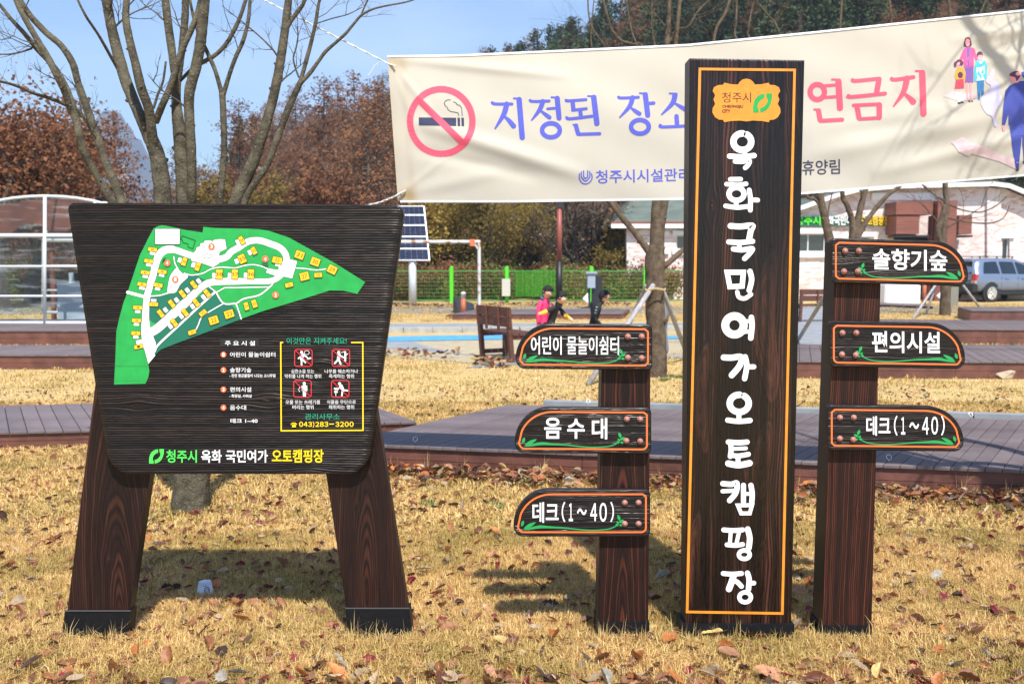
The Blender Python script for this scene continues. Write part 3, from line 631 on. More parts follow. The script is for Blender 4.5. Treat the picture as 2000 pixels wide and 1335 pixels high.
for kx, (f, st) in glyphs.items():
    fl = Flat(ST, .0005, .002, .00015); sc_ = 3.336 if f is not zc else 3.104
    for s_ in st:
        if s_[0] == 'R':
            _, cx, cy, rx, ry, wd, gap = s_
            if gap: fl.add(ribbon([f(*p) for p in ellipse(cx, cy, rx, ry, 30, math.radians(-60), math.radians(272), False)], wd*1.1/sc_))
            else: fl.add(ribbon([f(*p) for p in ellipse(cx, cy, rx, ry, 28)], wd*1.1/sc_, closed=True))
        elif len(s_) == 3: fl.add(ribbon([f(*p) for p in s_[0]], s_[1]*1.12/sc_, closed=True))
        else: fl.add(ribbon([f(*p) for p in s_[0]], s_[1]*1.12/sc_, smooth=5 if len(s_[0]) > 2 else 0))
    fl.build('letter', M['white'], tt)
a0, b0 = P(1330, 1218, YT-.012), P(1550, 1220, YT-.012); zz = a0.z
MB().box(((a0.x+b0.x)/2+.003, YT+.052, zz/2-.02), (b0.x-a0.x, .132, zz+.04)).build('steel_shoe', M['steel'], tt)

# ================================================================== TWO DIRECTION SIGNS
def vine_shapes():   # traced on the left top sign; coordinates in its own zoom (1000,380)/3.709
    vz = lambda u, v: (1000+u/3.709, 380+v/3.709)
    S_ = []
    stem = [(100, 1220), (150, 1212), (220, 1200), (300, 1203), (400, 1208), (500, 1218), (600, 1224), (700, 1218), (750, 1205), (785, 1185)]
    S_.append(ribbon([vz(*p) for p in stem], [1.0, 4.0, 5.6, 4.0, 2.8, 2.4, 2.2, 2.2, 2.2, 2.0], smooth=4))
    def lf(a, b, wd):
        a, b = np.array(a, float), np.array(b, float); d = b-a; nn = np.array([-d[1], d[0]])/np.linalg.norm(d)*wd
        pts = [a, a+d*.2+nn*.7, a+d*.5+nn, a+d*.8+nn*.6, b, a+d*.8-nn*.6, a+d*.5-nn, a+d*.2-nn*.7]; S_.append(poly2d([vz(*p) for p in smooth_line(pts, 3, True)]))
    lf((88, 1196), (102, 1155), 11); lf((105, 1212), (190, 1168), 13); lf((785, 1185), (770, 1182), 8); lf((790, 1190), (765, 1190), 6)
    lf((800, 1155), (785, 1115), 11); lf((795, 1170), (828, 1150), 10); lf((795, 1185), (820, 1192), 8); lf((790, 1178), (778, 1158), 7)
    S_.append(ribbon([vz(785, 1190), vz(797, 1160)], 1.2))
    return S_
VINE = vine_shapes()
VB = (1008.0, 633.0, 1275.0, 722.0)   # box of the board the vine was traced on
def arrow_board(parent, TL, BR, slope, right, words, bolts, seed, mats, hook=None):
    """TL, BR in photo px. rounded big corner towards the pointing end"""
    x0, y0 = TL; x1, y1 = BR; w_, h_ = x1-x0, y1-y0; Yb = YB
    Rb = w_*.26; Rr = h_*.10
    def prof(s, t):
        u = s*w_; uu = w_-u if right else u   # distance from pointing end
        d = np.clip(uu, 0, Rb); top = h_*.80*(1-np.sqrt(np.maximum(1-((Rb-d)/Rb)**2, 0)))
        rs_ = h_*.22; d2 = np.clip(uu, 0, rs_); bot = rs_-np.sqrt(np.maximum(rs_**2-(rs_-d2)**2, 0))
        u3 = w_-uu; d3 = np.clip(u3, 0, Rr); e = Rr-np.sqrt(np.maximum(Rr**2-(Rr-d3)**2, 0))
        yt = y0+top+e; yb = y1-bot-e
        return x0+u, yt*(1-t)+yb*t+slope*u
    # denser columns towards the curved end
    def xz(s, t):
        s2 = s**1.0
        e = .5-.5*np.cos(np.pi*s2); return prof(s2*.35+e*.65, t)
    c = P((x0+x1)/2, (y0+y1)/2, Yb)
    kk = [(c.x+R.uniform(-.2, .2), c.z+R.uniform(-.06, .06), .06, .03, .75) for _ in range(2)]
    ab = board('arrow_board', xz, 110, 110, Yb, .036, [M['char'], M['side']], parent, .0072, .0030, knots=kk, seed=seed, warp=1.0, wf=(3, 9), tonek=1.25)
    SS = plane_S(Yb-.0032)
    sx = w_/(VB[2]-VB[0]); sy = h_/(VB[3]-VB[1])
    def mp_(px, py):
        u = (px-VB[0])*sx; v = (py-VB[1])*sy
        if right: u = w_-u
        return (x0+u, y0+v+slope*u)
    i_ = 8.5; pts = []
    s = np.linspace(0, 1, 60); X_, Yt = prof(s, np.zeros(60)); _, Yb_ = prof(s, np.ones(60))
    # inset outline: offset polygon
    Lp = [(x, y) for x, y in zip(X_, Yt)]+[(x, y) for x, y in zip(X_[::-1], Yb_[::-1])]
    inner = []; x_in = np.linspace(x0+i_, x1-i_, 44)
    for x in x_in:
        u = x-x0; uu = (w_-u if right else u)-i_; W2 = w_-2*i_; Rb2 = Rb-i_*.4
        d = np.clip(uu, 0, Rb2); top = (h_*.80-i_*1.0)*(1-math.sqrt(max(1-((Rb2-d)/Rb2)**2, 0)))
        rr = 9; d2 = np.clip(uu, 0, rr); bot = rr-math.sqrt(max(rr*rr-(rr-d2)**2, 0)); u3 = W2-uu; r3 = 5; d3 = np.clip(u3, 0, r3); e = r3-math.sqrt(max(r3*r3-(r3-d3)**2, 0))
        inner.append((x, y0+i_+top+e+slope*u, y1-i_-bot-e+slope*u))
    loop = [(a, b) for a, b, c_ in inner]+[(a, c_) for a, b, c_ in inner[::-1]]
    lp = [loop[0]]
    for p in loop[1:]:
        if math.dist(p, lp[-1]) > 1.2: lp.append(p)
    # resample the closed loop evenly so that the stroke keeps its width round the corners
    P_ = np.array(lp+[lp[0]]); D = np.r_[0, np.cumsum(np.linalg.norm(np.diff(P_, axis=0), axis=1))]; tt_ = np.linspace(0, D[-1], 150, endpoint=False)
    lp = list(zip(np.interp(tt_, D, P_[:, 0]), np.interp(tt_, D, P_[:, 1])))
    fl = Flat(SS, .0003, .0018); fl.add(ribbon(lp, 3.3, closed=True), 0); fl.build('outline', M['orange'], ab)
    fl = Flat(SS, .0004, .0016, .00015)
    for V, Fc in VINE: fl.add((np.array([mp_(*p) for p in V]), Fc), 0)
    fl.build('vine', M['vine'], ab)
    fl = Flat(SS, .0012, .0022)
    for t_, bx, bd in words: fl.text(t_, boxq(*bx, sl=slope), 0, bd)
    fl.build('lettering', M['white'], ab)
    for (bx, by) in bolts:
        MB().lathe(P(bx, by, Yb-.003), [(.0122, 0), (.0125, .003), (.0115, .006), (.0075, .008), (.0070, .0105), (.0045, .012), (.001, .0125)], 20, axis=(0, -1, 0)).build('bolt', M['bolt'], ab, smooth=True)
    return ab
def post_thing(label, q, shoe, base, seed, tone):
    t = thing('direction_sign', label, 'sign', base)
    p0 = P((q[2][0]+q[3][0])/2+10, 950, YT)
    board('post', quad_xz(q), 90, 260, YT, .13, [M['post'], M['side']], t, .0078, .0009, ring=(p0.x-.02 if seed == 51 else p0.x+.16, .03, .05, p0.z-.3), vert=True, seed=seed, warp=1.5, wf=(1.4, 5), knots=[(p0.z+.25, p0.x-.06, .06, .05, .6), (p0.z-.1, p0.x+.03, .03, .02, .6)], tonek=tone)
    a, b_ = P(shoe[0], shoe[2], YT-.006), P(shoe[1], shoe[2], YT-.006)
    MB().box(((a.x+b_.x)/2, YT+.065, a.z/2-.02), (b_.x-a.x, .146, a.z+.04)).build('steel_shoe', M['steel'], t)
    return t
tl = post_thing('shorter three-armed wooden direction sign with boards pointing left', ((1176, 640), (1271, 642), (1266, 1222), (1168, 1218)), (1166, 1268.5, 1214), P(1218, 1245, 3.88), 51, .9)
tr = post_thing('taller three-armed wooden direction sign with boards pointing right', ((1632, 472), (1722, 474), (1702, 1228), (1606, 1222)), (1604, 1703, 1221), P(1652, 1245, 3.88), 67, 1.25)
arrow_board(tl, (1007, 632), (1274, 720), .008, False, [('어린이', (1037, 656, 1097, 692), .012), ('물놀이쉼터', (1107, 656, 1209, 692), .012)], ((1226, 657), (1253, 657), (1226, 698), (1253, 699)), 71, None)
arrow_board(tl, (1005, 795), (1272, 884), .006, False, [('음', (1063, 815, 1096, 856), .02), ('수', (1108, 817, 1142, 856), .02), ('대', (1156, 816, 1186, 857), .02)], ((1224, 818), (1250, 818), (1223, 860), (1250, 861)), 73, None)
arrow_board(tl, (1003, 956), (1270, 1047), .0, False, [('데크', (1040, 980, 1091, 1020), .018), ('（', (1097, 979, 1104, 1019), .012), ('１', (1111, 982, 1119, 1017), .015), ('～', (1127, 992, 1146, 1005), .02), ('４', (1153, 982, 1166, 1017), .012), ('０', (1171, 981, 1185, 1018), .012), ('）', (1192, 979, 1199, 1019), .012)], ((1220, 981), (1247, 981), (1220, 1022), (1247, 1022)), 75, None)
arrow_board(tr, (1624, 465), (1891, 552), .025, True, [('솔향기숲', (1704, 485, 1850, 526), .02)], ((1650, 490), (1677, 490), (1648, 530), (1675, 530)), 77, None)
arrow_board(tr, (1620, 627), (1885, 716), .016, True, [('편의시설', (1703, 646, 1836, 688), .02)], ((1645, 650), (1672, 650), (1644, 692), (1671, 693)), 79, None)
arrow_board(tr, (1616, 791), (1882, 878), .012, True, [('데크', (1692, 812, 1739, 850), .018), ('（', (1746, 811, 1753, 850), .012), ('１', (1760, 814, 1768, 848), .015), ('～', (1776, 824, 1795, 837), .02), ('４', (1801, 814, 1814, 848), .012), ('０', (1819, 813, 1832, 848), .012), ('）', (1838, 811, 1845, 850), .012)], ((1640, 815), (1667, 815), (1640, 856), (1666, 858)), 81, None)
# ================================================================== BANNER
bn = thing('banner', 'long cream cloth no-smoking banner strung between the trees', 'banner', P(1000, 390, 5.75))
def smoothstep(a, b, x): t = np.clip((x-a)/(b-a), 0, 1); return t*t*(3-2*t)
def banY(px, py):
    px = np.asarray(px, float); py = np.asarray(py, float)
    Y = 5.9-(px-757)/1243*.72
    top = np.interp(px, [757, 900, 1340, 1600, 2000, 2230], [110, 108, 88, 62, 20, -8]); bot = np.interp(px, [757, 1000, 1340, 1570, 2000, 2230], [393, 393, 388, 377, 342, 318])
    v = (py-top)/(bot-top)
    f = .055*np.sin(v*3.1)*.6
    # folds that run from the tied corners, and a slack one through the lower left
    def fold(x0, y0, x1, y1, wd, amp):
        dx, dy = x1-x0, y1-y0; L = math.hypot(dx, dy); a = ((px-x0)*dx+(py-y0)*dy)/L/L; d = ((px-x0)*-dy+(py-y0)*dx)/L
        return amp*np.exp(-(d/wd)**2)*np.clip(np.sin(np.clip(a, 0, 1)*math.pi), 0, 1)**.6
    f = f+fold(800, 235, 1150, 345, 16, .034)+fold(770, 115, 1120, 150, 9, .015)+fold(800, 290, 1060, 350, 12, -.014)+fold(780, 380, 1000, 330, 14, .012)
    f = f+fold(1560, 310, 2060, 200, 20, .022)+fold(1700, 340, 2100, 240, 14, .018)+fold(1850, 80, 2240, 20, 12, .022)+fold(1880, 130, 2240, 50, 9, .014)+fold(1600, 250, 2000, 190, 16, .010)
    f = f+fold(765, 122, 860, 240, 6, .008)+fold(762, 118, 830, 300, 5, .006)+fold(775, 385, 880, 300, 6, .008)
    f = f+.004*np.sin(px*.045+py*.03)*np.exp(-(px-757)/90)+.004*np.sin(px*.021-py*.05)
    return Y-f*.62
def SBn(x, y, off): return P(x, y, float(banY(x, y))-off)
nu, nv = 330, 70; V = []; 
for j in range(nv):
    t = j/(nv-1)
    for i in range(nu):
        s = i/(nu-1); px = 757+(2230-757)*s+20*t*(1-s); top = np.interp(px, [757, 900, 1340, 1600, 2000, 2230], [110, 108, 88, 62, 20, -8]); bot = np.interp(px, [757, 1000, 1340, 1570, 2000, 2230], [393, 393, 388, 377, 342, 318])
        py = top+(bot-top)*t; V.append(SBn(px, py, 0))
def cloth_mat():
    m, n, b = new_mat('cream_banner_cloth'); L = n.links.new
    a = N(n, 'ShaderNodeAttribute', attribute_name='stain')
    t = N(n, 'ShaderNodeTexCoord'); x = N(n, 'ShaderNodeTexNoise'); x.inputs['Scale'].default_value = 1.5; x.inputs['Detail'].default_value = 6; L(t.outputs['Object'], x.inputs['Vector'])
    r = N(n, 'ShaderNodeValToRGB'); e = r.color_ramp.elements; e[0].position = .3; e[0].color = (.58, .53, .435, 1); e[1].position = .7; e[1].color = (.65, .61, .52, 1); L(x.outputs['Fac'], r.inputs[0])
    q = N(n, 'ShaderNodeMixRGB'); L(a.outputs['Fac'], q.inputs[0]); L(r.outputs[0], q.inputs[1]); q.inputs[2].default_value = (.40, .26, .09, 1)
    b.inputs['Roughness'].default_value = .8; L(q.outputs[0], b.inputs['Base Color'])
    tb = N(n, 'ShaderNodeBsdfTranslucent'); L(q.outputs[0], tb.inputs[0]); ms = N(n, 'ShaderNodeMixShader'); ms.inputs[0].default_value = .18
    o = n.nodes['Material Output']; L(b.outputs[0], ms.inputs[1]); L(tb.outputs[0], ms.inputs[2]); L(ms.outputs[0], o.inputs[0])
    w_ = N(n, 'ShaderNodeTexNoise'); w_.inputs['Scale'].default_value = 260; L(t.outputs['Object'], w_.inputs['Vector']); bp = N(n, 'ShaderNodeBump'); bp.inputs['Strength'].default_value = .12; bp.inputs['Distance'].default_value = .004; L(w_.outputs['Fac'], bp.inputs['Height']); L(bp.outputs[0], b.inputs['Normal'])
    return m
idx = np.arange(nu*nv).reshape(nv, nu); Fq = np.stack([idx[:-1, :-1], idx[1:, :-1], idx[1:, 1:], idx[:-1, 1:]], -1).reshape(-1, 4)
Vn = np.array([tuple(v) for v in V]); sI, tI = np.meshgrid(np.linspace(0, 1, nu), np.linspace(0, 1, nv))
st = .75*np.exp(-((sI*1473-22)**2/300+(tI*280-268)**2/260))+.5*np.exp(-((sI*1473-14)**2/500+(tI*280-12)**2/200))+.22*np.exp(-sI*1473/14)+.30*np.exp(-(sI*1473-30)**2/60)*fbm(sI*40, tI*14, 3)
mesh_obj('cloth', Vn, Fq, cloth_mat(), bn, True, attrs={'stain': st.ravel()})
M['hem'] = mat('banner_hem', (.85, .86, .90), .7)
for nm in ('t', 'b'):
    hb = MB()
    for i in range(60):
        xs = (757+(2230-757)*i/60, 757+(2230-757)*(i+1)/60); q = []
        for x in xs:
            y = np.interp(x, [757, 900, 1340, 1600, 2000, 2230], [110, 108, 88, 62, 20, -8]) if nm == 't' else np.interp(x, [757, 1000, 1340, 1570, 2000, 2230], [393, 393, 388, 377, 342, 318])
            q += [SBn(x, y-1.5, .004), SBn(x, y+2.2, .004)]
        if nm == 'b' and i == 0: continue
        hb.add(q, [(0, 1, 3, 2)])
    hb.build('hem', M['hem'], bn)
PB = {k: mat('print_'+k, srgb(*c), .7) for k, c in dict(blue=(84, 90, 190), pink=(222, 84, 108), ink=(52, 56, 84), navy=(62, 74, 158), skin=(244, 160, 160), hair=(98, 58, 88), rose=(236, 86, 140), teal_=(70, 190, 205), jean=(50, 120, 175), shadow=(214, 188, 190), smoke=(196, 190, 222), mustard=(240, 160, 60), purple=(125, 90, 165), scarlet=(225, 70, 90), white=(240, 240, 240), plum=(90, 50, 80), limegreen=(150, 220, 60)).items()}
PK = list(PB); PM = [PB[k] for k in PK]; ki = lambda k: PK.index(k)
def refine(VF, d=14):
    V, Fc = VF; bm = bmesh.new(); vs = [bm.verts.new((x, y, 0)) for x, y in V]
    for f in Fc:
        try: bm.faces.new([vs[i] for i in f])
        except Exception: pass
    bmesh.ops.triangulate(bm, faces=bm.faces)
    for _ in range(4):
        e = [x for x in bm.edges if x.calc_length() > d]
        if not e: break
        bmesh.ops.subdivide_edges(bm, edges=e, cuts=1); bmesh.ops.triangulate(bm, faces=[f for f in bm.faces if len(f.verts) > 3])
    bm.verts.ensure_lookup_table(); bm.verts.index_update()
    out = ([v.co[:2] for v in bm.verts], [tuple(v.index for v in f.verts) for f in bm.faces]); bm.free(); return np.array(out[0]), out[1]
zb1 = lambda u, v: (740+u/3.2787, 80+v/3.2787)
zb2 = lambda u, v: (1540+u/3.337, v/3.337)
def bflat(name, items):
    fl = Flat(SBn, .0013, 0, .00003)
    for VF, k in items: fl.add(refine(VF), ki(k))
    return fl.build(name, PM, bn)
def rb(f, pts, wd, **k): return ribbon([f(*p) for p in pts], wd, **k)
def pg(f, pts, sm=0): p = [f(*p) for p in pts]; return poly2d(smooth_line(p, sm, True) if sm else p)
it = [(pg(zb1, [(255, 490), (495, 492), (495, 545), (256, 541)]), 'ink'), (pg(zb1, [(503, 492), (519, 492), (521, 546), (505, 546)]), 'ink'), (pg(zb1, [(528, 492), (544, 492), (546, 546), (530, 546)]), 'ink'),
      (rb(zb1, [(512, 480), (508, 462), (495, 458), (460, 452), (442, 440), (440, 428), (425, 415), (418, 400), (425, 385), (440, 378), (458, 378)], 1.3), 'ink'), (rb(zb1, [(534, 480), (530, 430), (518, 412), (500, 410), (498, 400), (478, 390)], 1.3), 'ink'),
      (ribbon([zb1(*p) for p in ellipse(399, 516, 200, 207, 48)], 12.5, closed=True), 'pink'), (rb(zb1, [(262, 385), (532, 648)], 12.5, cap=False), 'pink')]
bflat('no_smoking_mark', it)
def btext(t, q, k, bold=.02): return (lambda VF: ((quad_map(VF[0], q)), VF[1]))(text2d(t, bold)), k
def glyph(f, col, strokes):
    it_ = []
    for st_ in strokes:
        if st_[0] == 'R': it_.append((ribbon([f(*p) for p in ellipse(*st_[1:5], 30)], st_[5]/3.28, closed=True), col))
        else:
            w_ = st_[1]; w_ = [x/3.28 for x in w_] if hasattr(w_, '__len__') else w_/3.28; it_.append((ribbon([f(*p) for p in st_[0]], w_, smooth=4 if len(st_[0]) > 2 else 0), col))
    bflat('headline_letter', it_)
glyph(zb1, 'blue', [([(726, 396), (748, 404), (852, 404)], 20), ([(818, 405), (800, 470), (744, 562)], [34, 32, 10]), ([(802, 482), (835, 512), (862, 545)], [14, 28, 34]), ([(864, 368), (908, 370)], 12), ([(898, 376), (918, 618)], 35)])
glyph(zb1, 'blue', [([(968, 381), (990, 388), (1090, 385)], 19), ([(1050, 388), (1030, 440), (978, 508)], [32, 28, 10]), ([(1036, 447), (1065, 470), (1092, 490)], [12, 24, 28]), ([(1080, 435), (1140, 430)], 17), ([(1142, 368), (1154, 494)], 33), ([(1105, 361), (1152, 363)], 11), ('R', 1102, 572, 57, 45, 29)])
glyph(zb1, 'blue', [([(1199, 380), (1215, 384), (1326, 376)], 19), ([(1240, 388), (1246, 436)], 28), ([(1240, 444), (1328, 434)], 19), ([(1290, 448), (1294, 490)], 26), ([(1203, 491), (1225, 499), (1365, 482)], 20), ([(1376, 362), (1396, 528)], 35), ([(1339, 353), (1388, 355)], 11), ([(1262, 542), (1276, 594)], 28), ([(1245, 537), (1270, 537)], 11), ([(1278, 598), (1414, 594)], 21)])
glyph(zb1, 'blue', [([(1535, 360), (1555, 366), (1662, 361)], 19), ([(1625, 364), (1605, 420), (1543, 490)], [32, 28, 10]), ([(1614, 428), (1640, 448), (1668, 466)], [12, 24, 28]), ([(1706, 344), (1722, 476)], 33), ([(1671, 335), (1716, 337)], 11), ([(1735, 400), (1760, 398)], 22), ('R', 1672, 550, 57, 44, 29)])
glyph(zb1, 'blue', [([(1896, 348), (1880, 400), (1811, 472)], [34, 30, 10]), ([(1862, 336), (1908, 338)], 11), ([(1900, 402), (1950, 432), (2005, 462)], [14, 28, 34]), ([(1906, 482), (1910, 540)], 28), ([(1802, 540), (1825, 551), (2025, 541)], 20)])
glyph(zb2, 'pink', [('R', 188, 600, 47, 49, 34), ([(235, 560), (310, 554)], 20), ([(238, 636), (310, 630)], 20), ([(326, 532), (336, 704)], 40), ([(284, 518), (334, 520)], 13), ([(196, 722), (206, 780)], 33), ([(168, 714), (196, 714)], 13), ([(210, 788), (350, 780)], 26)])
glyph(zb2, 'pink', [([(418, 522), (440, 528), (590, 513)], 25), ([(590, 518), (576, 598)], 35), ([(391, 625), (415, 632), (630, 610)], 25), ([(447, 694), (460, 768)], 33), ([(424, 687), (590, 679)], 22), ([(592, 684), (592, 764)], 35), ([(462, 776), (592, 768)], 22)])
glyph(zb2, 'pink', [([(673, 514), (695, 520), (815, 503)], 25), ([(772, 512), (750, 600), (684, 694)], [40, 34, 10]), ([(746, 602), (790, 640), (812, 664)], [14, 32, 42]), ([(872, 476), (880, 740)], 41), ([(830, 463), (880, 464)], 13)])
for q in (
    btext('외', ((1410, 172), (1475, 168), (1477, 248), (1412, 252)), 'blue'), btext('흡', ((1488, 168), (1566, 163), (1568, 246), (1490, 250)), 'pink'),
    btext('청주시시설관리공단', [zb1(1388, 828), zb1(2175, 808), zb1(2175, 890), zb1(1390, 914)], 'blue', .012), btext('옥화자연', ((1470, 322), (1562, 317), (1563, 346), (1471, 350)), 'ink', .01), btext('휴양림', [zb2(88, 1046), zb2(335, 1036), zb2(336, 1134), zb2(90, 1142)], 'ink', .008)): bflat('lettering', [q])
bflat('round_logo', [(rb(zb1, [(1285, 850), (1284, 880), (1300, 908), (1325, 916), (1350, 905), (1365, 880), (1362, 850)], 2.3, smooth=3), 'blue'), (rb(zb1, [(1297, 838), (1298, 872), (1324, 898), (1350, 872), (1350, 836)], 2.3, smooth=3), 'blue'), (rb(zb1, [(1311, 832), (1312, 868), (1324, 880), (1337, 868), (1336, 832)], 2.3, smooth=3), 'blue')])
bflat('leaf_logo', [(pg(lambda a, b: (a, b), ellipse(1455, 338, 9, 11, 14)), 'limegreen')])
z = zb2
it = [(pg(z, [(1010, 628), (1060, 595), (1100, 600), (1230, 615), (1235, 635), (1180, 650), (1110, 660)]), 'shadow'),
      # mother
      (pg(z, [(1150, 255), (1168, 243), (1186, 255), (1192, 300), (1145, 305)], 3), 'plum'), (pg(z, ellipse(1168, 278, 15, 26, 14)), 'skin'), (pg(z, [(1155, 540), (1170, 540), (1172, 650), (1160, 650)]), 'skin'), (pg(z, [(1180, 540), (1195, 540), (1192, 650), (1182, 650)]), 'skin'),
      (pg(z, [(1150, 430), (1205, 430), (1205, 538), (1150, 540)]), 'purple'), (pg(z, [(1142, 318), (1165, 308), (1190, 308), (1212, 318), (1235, 395), (1222, 402), (1208, 360), (1208, 440), (1142, 440), (1140, 380), (1126, 400), (1112, 392)]), 'rose'), (pg(z, [(1160, 310), (1182, 310), (1182, 436), (1162, 436)]), 'purple'),
      (pg(z, [(1168, 655), (1180, 655), (1190, 665), (1178, 666)]), 'ink'), (pg(z, [(1190, 655), (1200, 655), (1204, 664), (1194, 664)]), 'ink'),
      # girl
      (pg(z, ellipse(1114, 412, 26, 24, 14)), 'plum'), (pg(z, ellipse(1086, 422, 8, 20, 10)), 'plum'), (pg(z, ellipse(1112, 424, 16, 19, 12)), 'skin'), (pg(z, [(1095, 446), (1135, 440), (1155, 470), (1150, 540), (1100, 542), (1084, 500)]), 'mustard'), (pg(z, [(1092, 520), (1140, 515), (1146, 575), (1083, 580)]), 'scarlet'), (pg(z, ellipse(1120, 490, 18, 22, 10)), 'plum'),
      (pg(z, [(1096, 605), (1110, 605), (1114, 662), (1104, 664)]), 'white'), (pg(z, [(1114, 603), (1130, 600), (1132, 658), (1122, 660)]), 'white'), (pg(z, [(1102, 668), (1120, 666), (1126, 676), (1106, 678)]), 'ink'), (pg(z, [(1122, 662), (1138, 662), (1144, 672), (1126, 673)]), 'ink'),
      # boy
      (pg(z, ellipse(1247, 358, 20, 22, 14)), 'plum'), (pg(z, ellipse(1250, 374, 17, 20, 12)), 'skin'), (pg(z, [(1228, 522), (1275, 520), (1272, 625), (1258, 625), (1255, 560), (1248, 650), (1236, 652)]), 'jean'), (pg(z, [(1222, 400), (1245, 392), (1280, 396), (1296, 430), (1292, 510), (1278, 520), (1212, 530), (1210, 470)]), 'teal_'), (pg(z, [(1232, 398), (1272, 396), (1280, 430), (1278, 522), (1226, 526), (1226, 440)]), 'white'),
      # smoke, the man's shadow, the man
      (pg(z, [(1325, 450), (1345, 470), (1335, 520), (1375, 550), (1378, 610), (1395, 660), (1350, 720), (1345, 770), (1362, 822), (1340, 820), (1325, 760), (1290, 740), (1255, 680), (1260, 630), (1300, 600), (1320, 560), (1285, 530), (1310, 490)], 3), 'smoke'),
      (pg(z, [(1060, 930), (1135, 893), (1200, 930), (1275, 955), (1390, 1010), (1470, 1030), (1500, 1060), (1490, 1105), (1380, 1055), (1190, 1000), (1180, 1020), (1110, 990), (1080, 945)]), 'shadow'),
      (pg(z, [(1441, 815), (1520, 800), (1600, 800), (1610, 1080), (1560, 1085), (1535, 1060), (1522, 880), (1500, 1100), (1480, 1098), (1460, 960)]), 'navy'), (pg(z, [(1415, 590), (1440, 560), (1500, 530), (1600, 525), (1640, 600), (1640, 800), (1435, 815), (1435, 740), (1412, 815), (1392, 815), (1400, 700)]), 'navy'), (pg(z, [(1520, 470), (1600, 455), (1640, 530), (1560, 540), (1520, 495)]), 'navy'),
      (pg(z, ellipse(1478, 508, 37, 34, 18)), 'skin'), (pg(z, [(1440, 495), (1450, 475), (1480, 464), (1505, 470), (1515, 490), (1500, 515), (1485, 530), (1478, 505)], 2), 'hair'), (pg(z, ellipse(1497, 482, 18, 12, 10)), 'skin'), (pg(z, [(1392, 820), (1416, 820), (1414, 852), (1398, 860)]), 'skin'), (pg(z, [(1480, 1100), (1502, 1100), (1500, 1115), (1484, 1115)]), 'plum'), (pg(z, [(1526, 1050), (1560, 1050), (1560, 1068), (1530, 1066)]), 'plum')]
bflat('family_print', it)
M['rope'] = mat('white_rope', (.75, .75, .75), .8, (.5, .5, .48), 300)
def rope(name, pts, r, parent, seg=40):
    pts = [Vector(p) for p in pts]; b = MB(); k = len(pts)-1; path = []
    for i in range(seg+1):
        u = i/seg*k; j = min(int(u), k-1); path.append(pts[j].lerp(pts[j+1], u-j))
    L = sum((path[i+1]-path[i]).length for i in range(seg)); 
    fine = []; n = max(seg, int(L/.012)); 
    for s_ in (0, math.pi):
        q = []
        for i in range(n+1):
            u = i/n*seg; j = min(int(u), seg-1); p = path[j].lerp(path[j+1], u-j); t = (path[min(j+1, seg)]-path[j]).normalized(); a = t.orthogonal().normalized(); c = t.cross(a); th = i*1.0+s_
            q.append(p+(a*math.cos(th)+c*math.sin(th))*r*.5)
        b.tube(q, r*.62, 5)
    return b.build(name, M['rope'], parent)
rope('rope', [P(455, -30, 5.98), P(525, 5, 5.97), P(757, 124, 5.905), P(772, 129, 5.86)], .0052, bn)
rope('rope', [P(640, 418, 5.94), P(700, 405, 5.93), P(742, 395, 5.9), P(772, 383, 5.86), P(785, 379, 5.87)], .006, bn)
rope('rope', [P(772, 383, 5.855), P(792, 372, 5.86)], .006, bn)
rope('loose_end', [P(742, 121, 5.9), P(730, 130, 5.9), P(722, 145, 5.9), P(718, 147, 5.9)], .003, bn)

# ================================================================== BARE TREES, traced
def bark_mat(name, a, b_, sc_=14):
    m, n, b = new_mat(name); L = n.links.new; b.inputs['Roughness'].default_value = .9; b.inputs['Specular IOR Level'].default_value = .15
    t = N(n, 'ShaderNodeTexCoord'); x = N(n, 'ShaderNodeTexNoise'); x.inputs['Scale'].default_value = sc_; x.inputs['Detail'].default_value = 8; x.inputs['Roughness'].default_value = .65; L(t.outputs['Object'], x.inputs['Vector'])
    r = N(n, 'ShaderNodeValToRGB'); e = r.color_ramp.elements; e[0].position = .35; e[1].position = .68; e[0].color = (*a, 1); e[1].color = (*b_, 1); L(x.outputs['Fac'], r.inputs[0])
    v = N(n, 'ShaderNodeTexNoise'); v.inputs['Scale'].default_value = 70; v.inputs['Detail'].default_value = 3; L(t.outputs['Object'], v.inputs['Vector'])
    r2 = N(n, 'ShaderNodeValToRGB'); e = r2.color_ramp.elements; e[0].position = .62; e[1].position = .70; e[0].color = (0, 0, 0, 1); e[1].color = (.6, .6, .6, 1); L(v.outputs['Fac'], r2.inputs[0])
    q = N(n, 'ShaderNodeMixRGB'); L(r2.outputs[0], q.inputs[0]); L(r.outputs[0], q.inputs[1]); q.inputs[2].default_value = (.26, .25, .20, 1); L(q.outputs[0], b.inputs['Base Color'])
    bp = N(n, 'ShaderNodeBump'); bp.inputs['Strength'].default_value = .8; bp.inputs['Distance'].default_value = .012; L(v.outputs['Fac'], bp.inputs['Height']); L(bp.outputs[0], b.inputs['Normal'])
    return m
M['bark'] = bark_mat('grey_olive_bark', (.046, .040, .027), (.145, .126, .088))
M['bark2'] = bark_mat('brown_bark', (.06, .042, .028), (.17, .125, .085), 9)
M['barkfar'] = mat('far_bark', (.05, .035, .026), .9, (.11, .085, .06), 3)
TR = random.Random(11)
def dens(pts, k=4, jit=0, rr=TR):
    m = [np.array(p, float) for p in pts]; q = smooth_line(m, k)
    return q
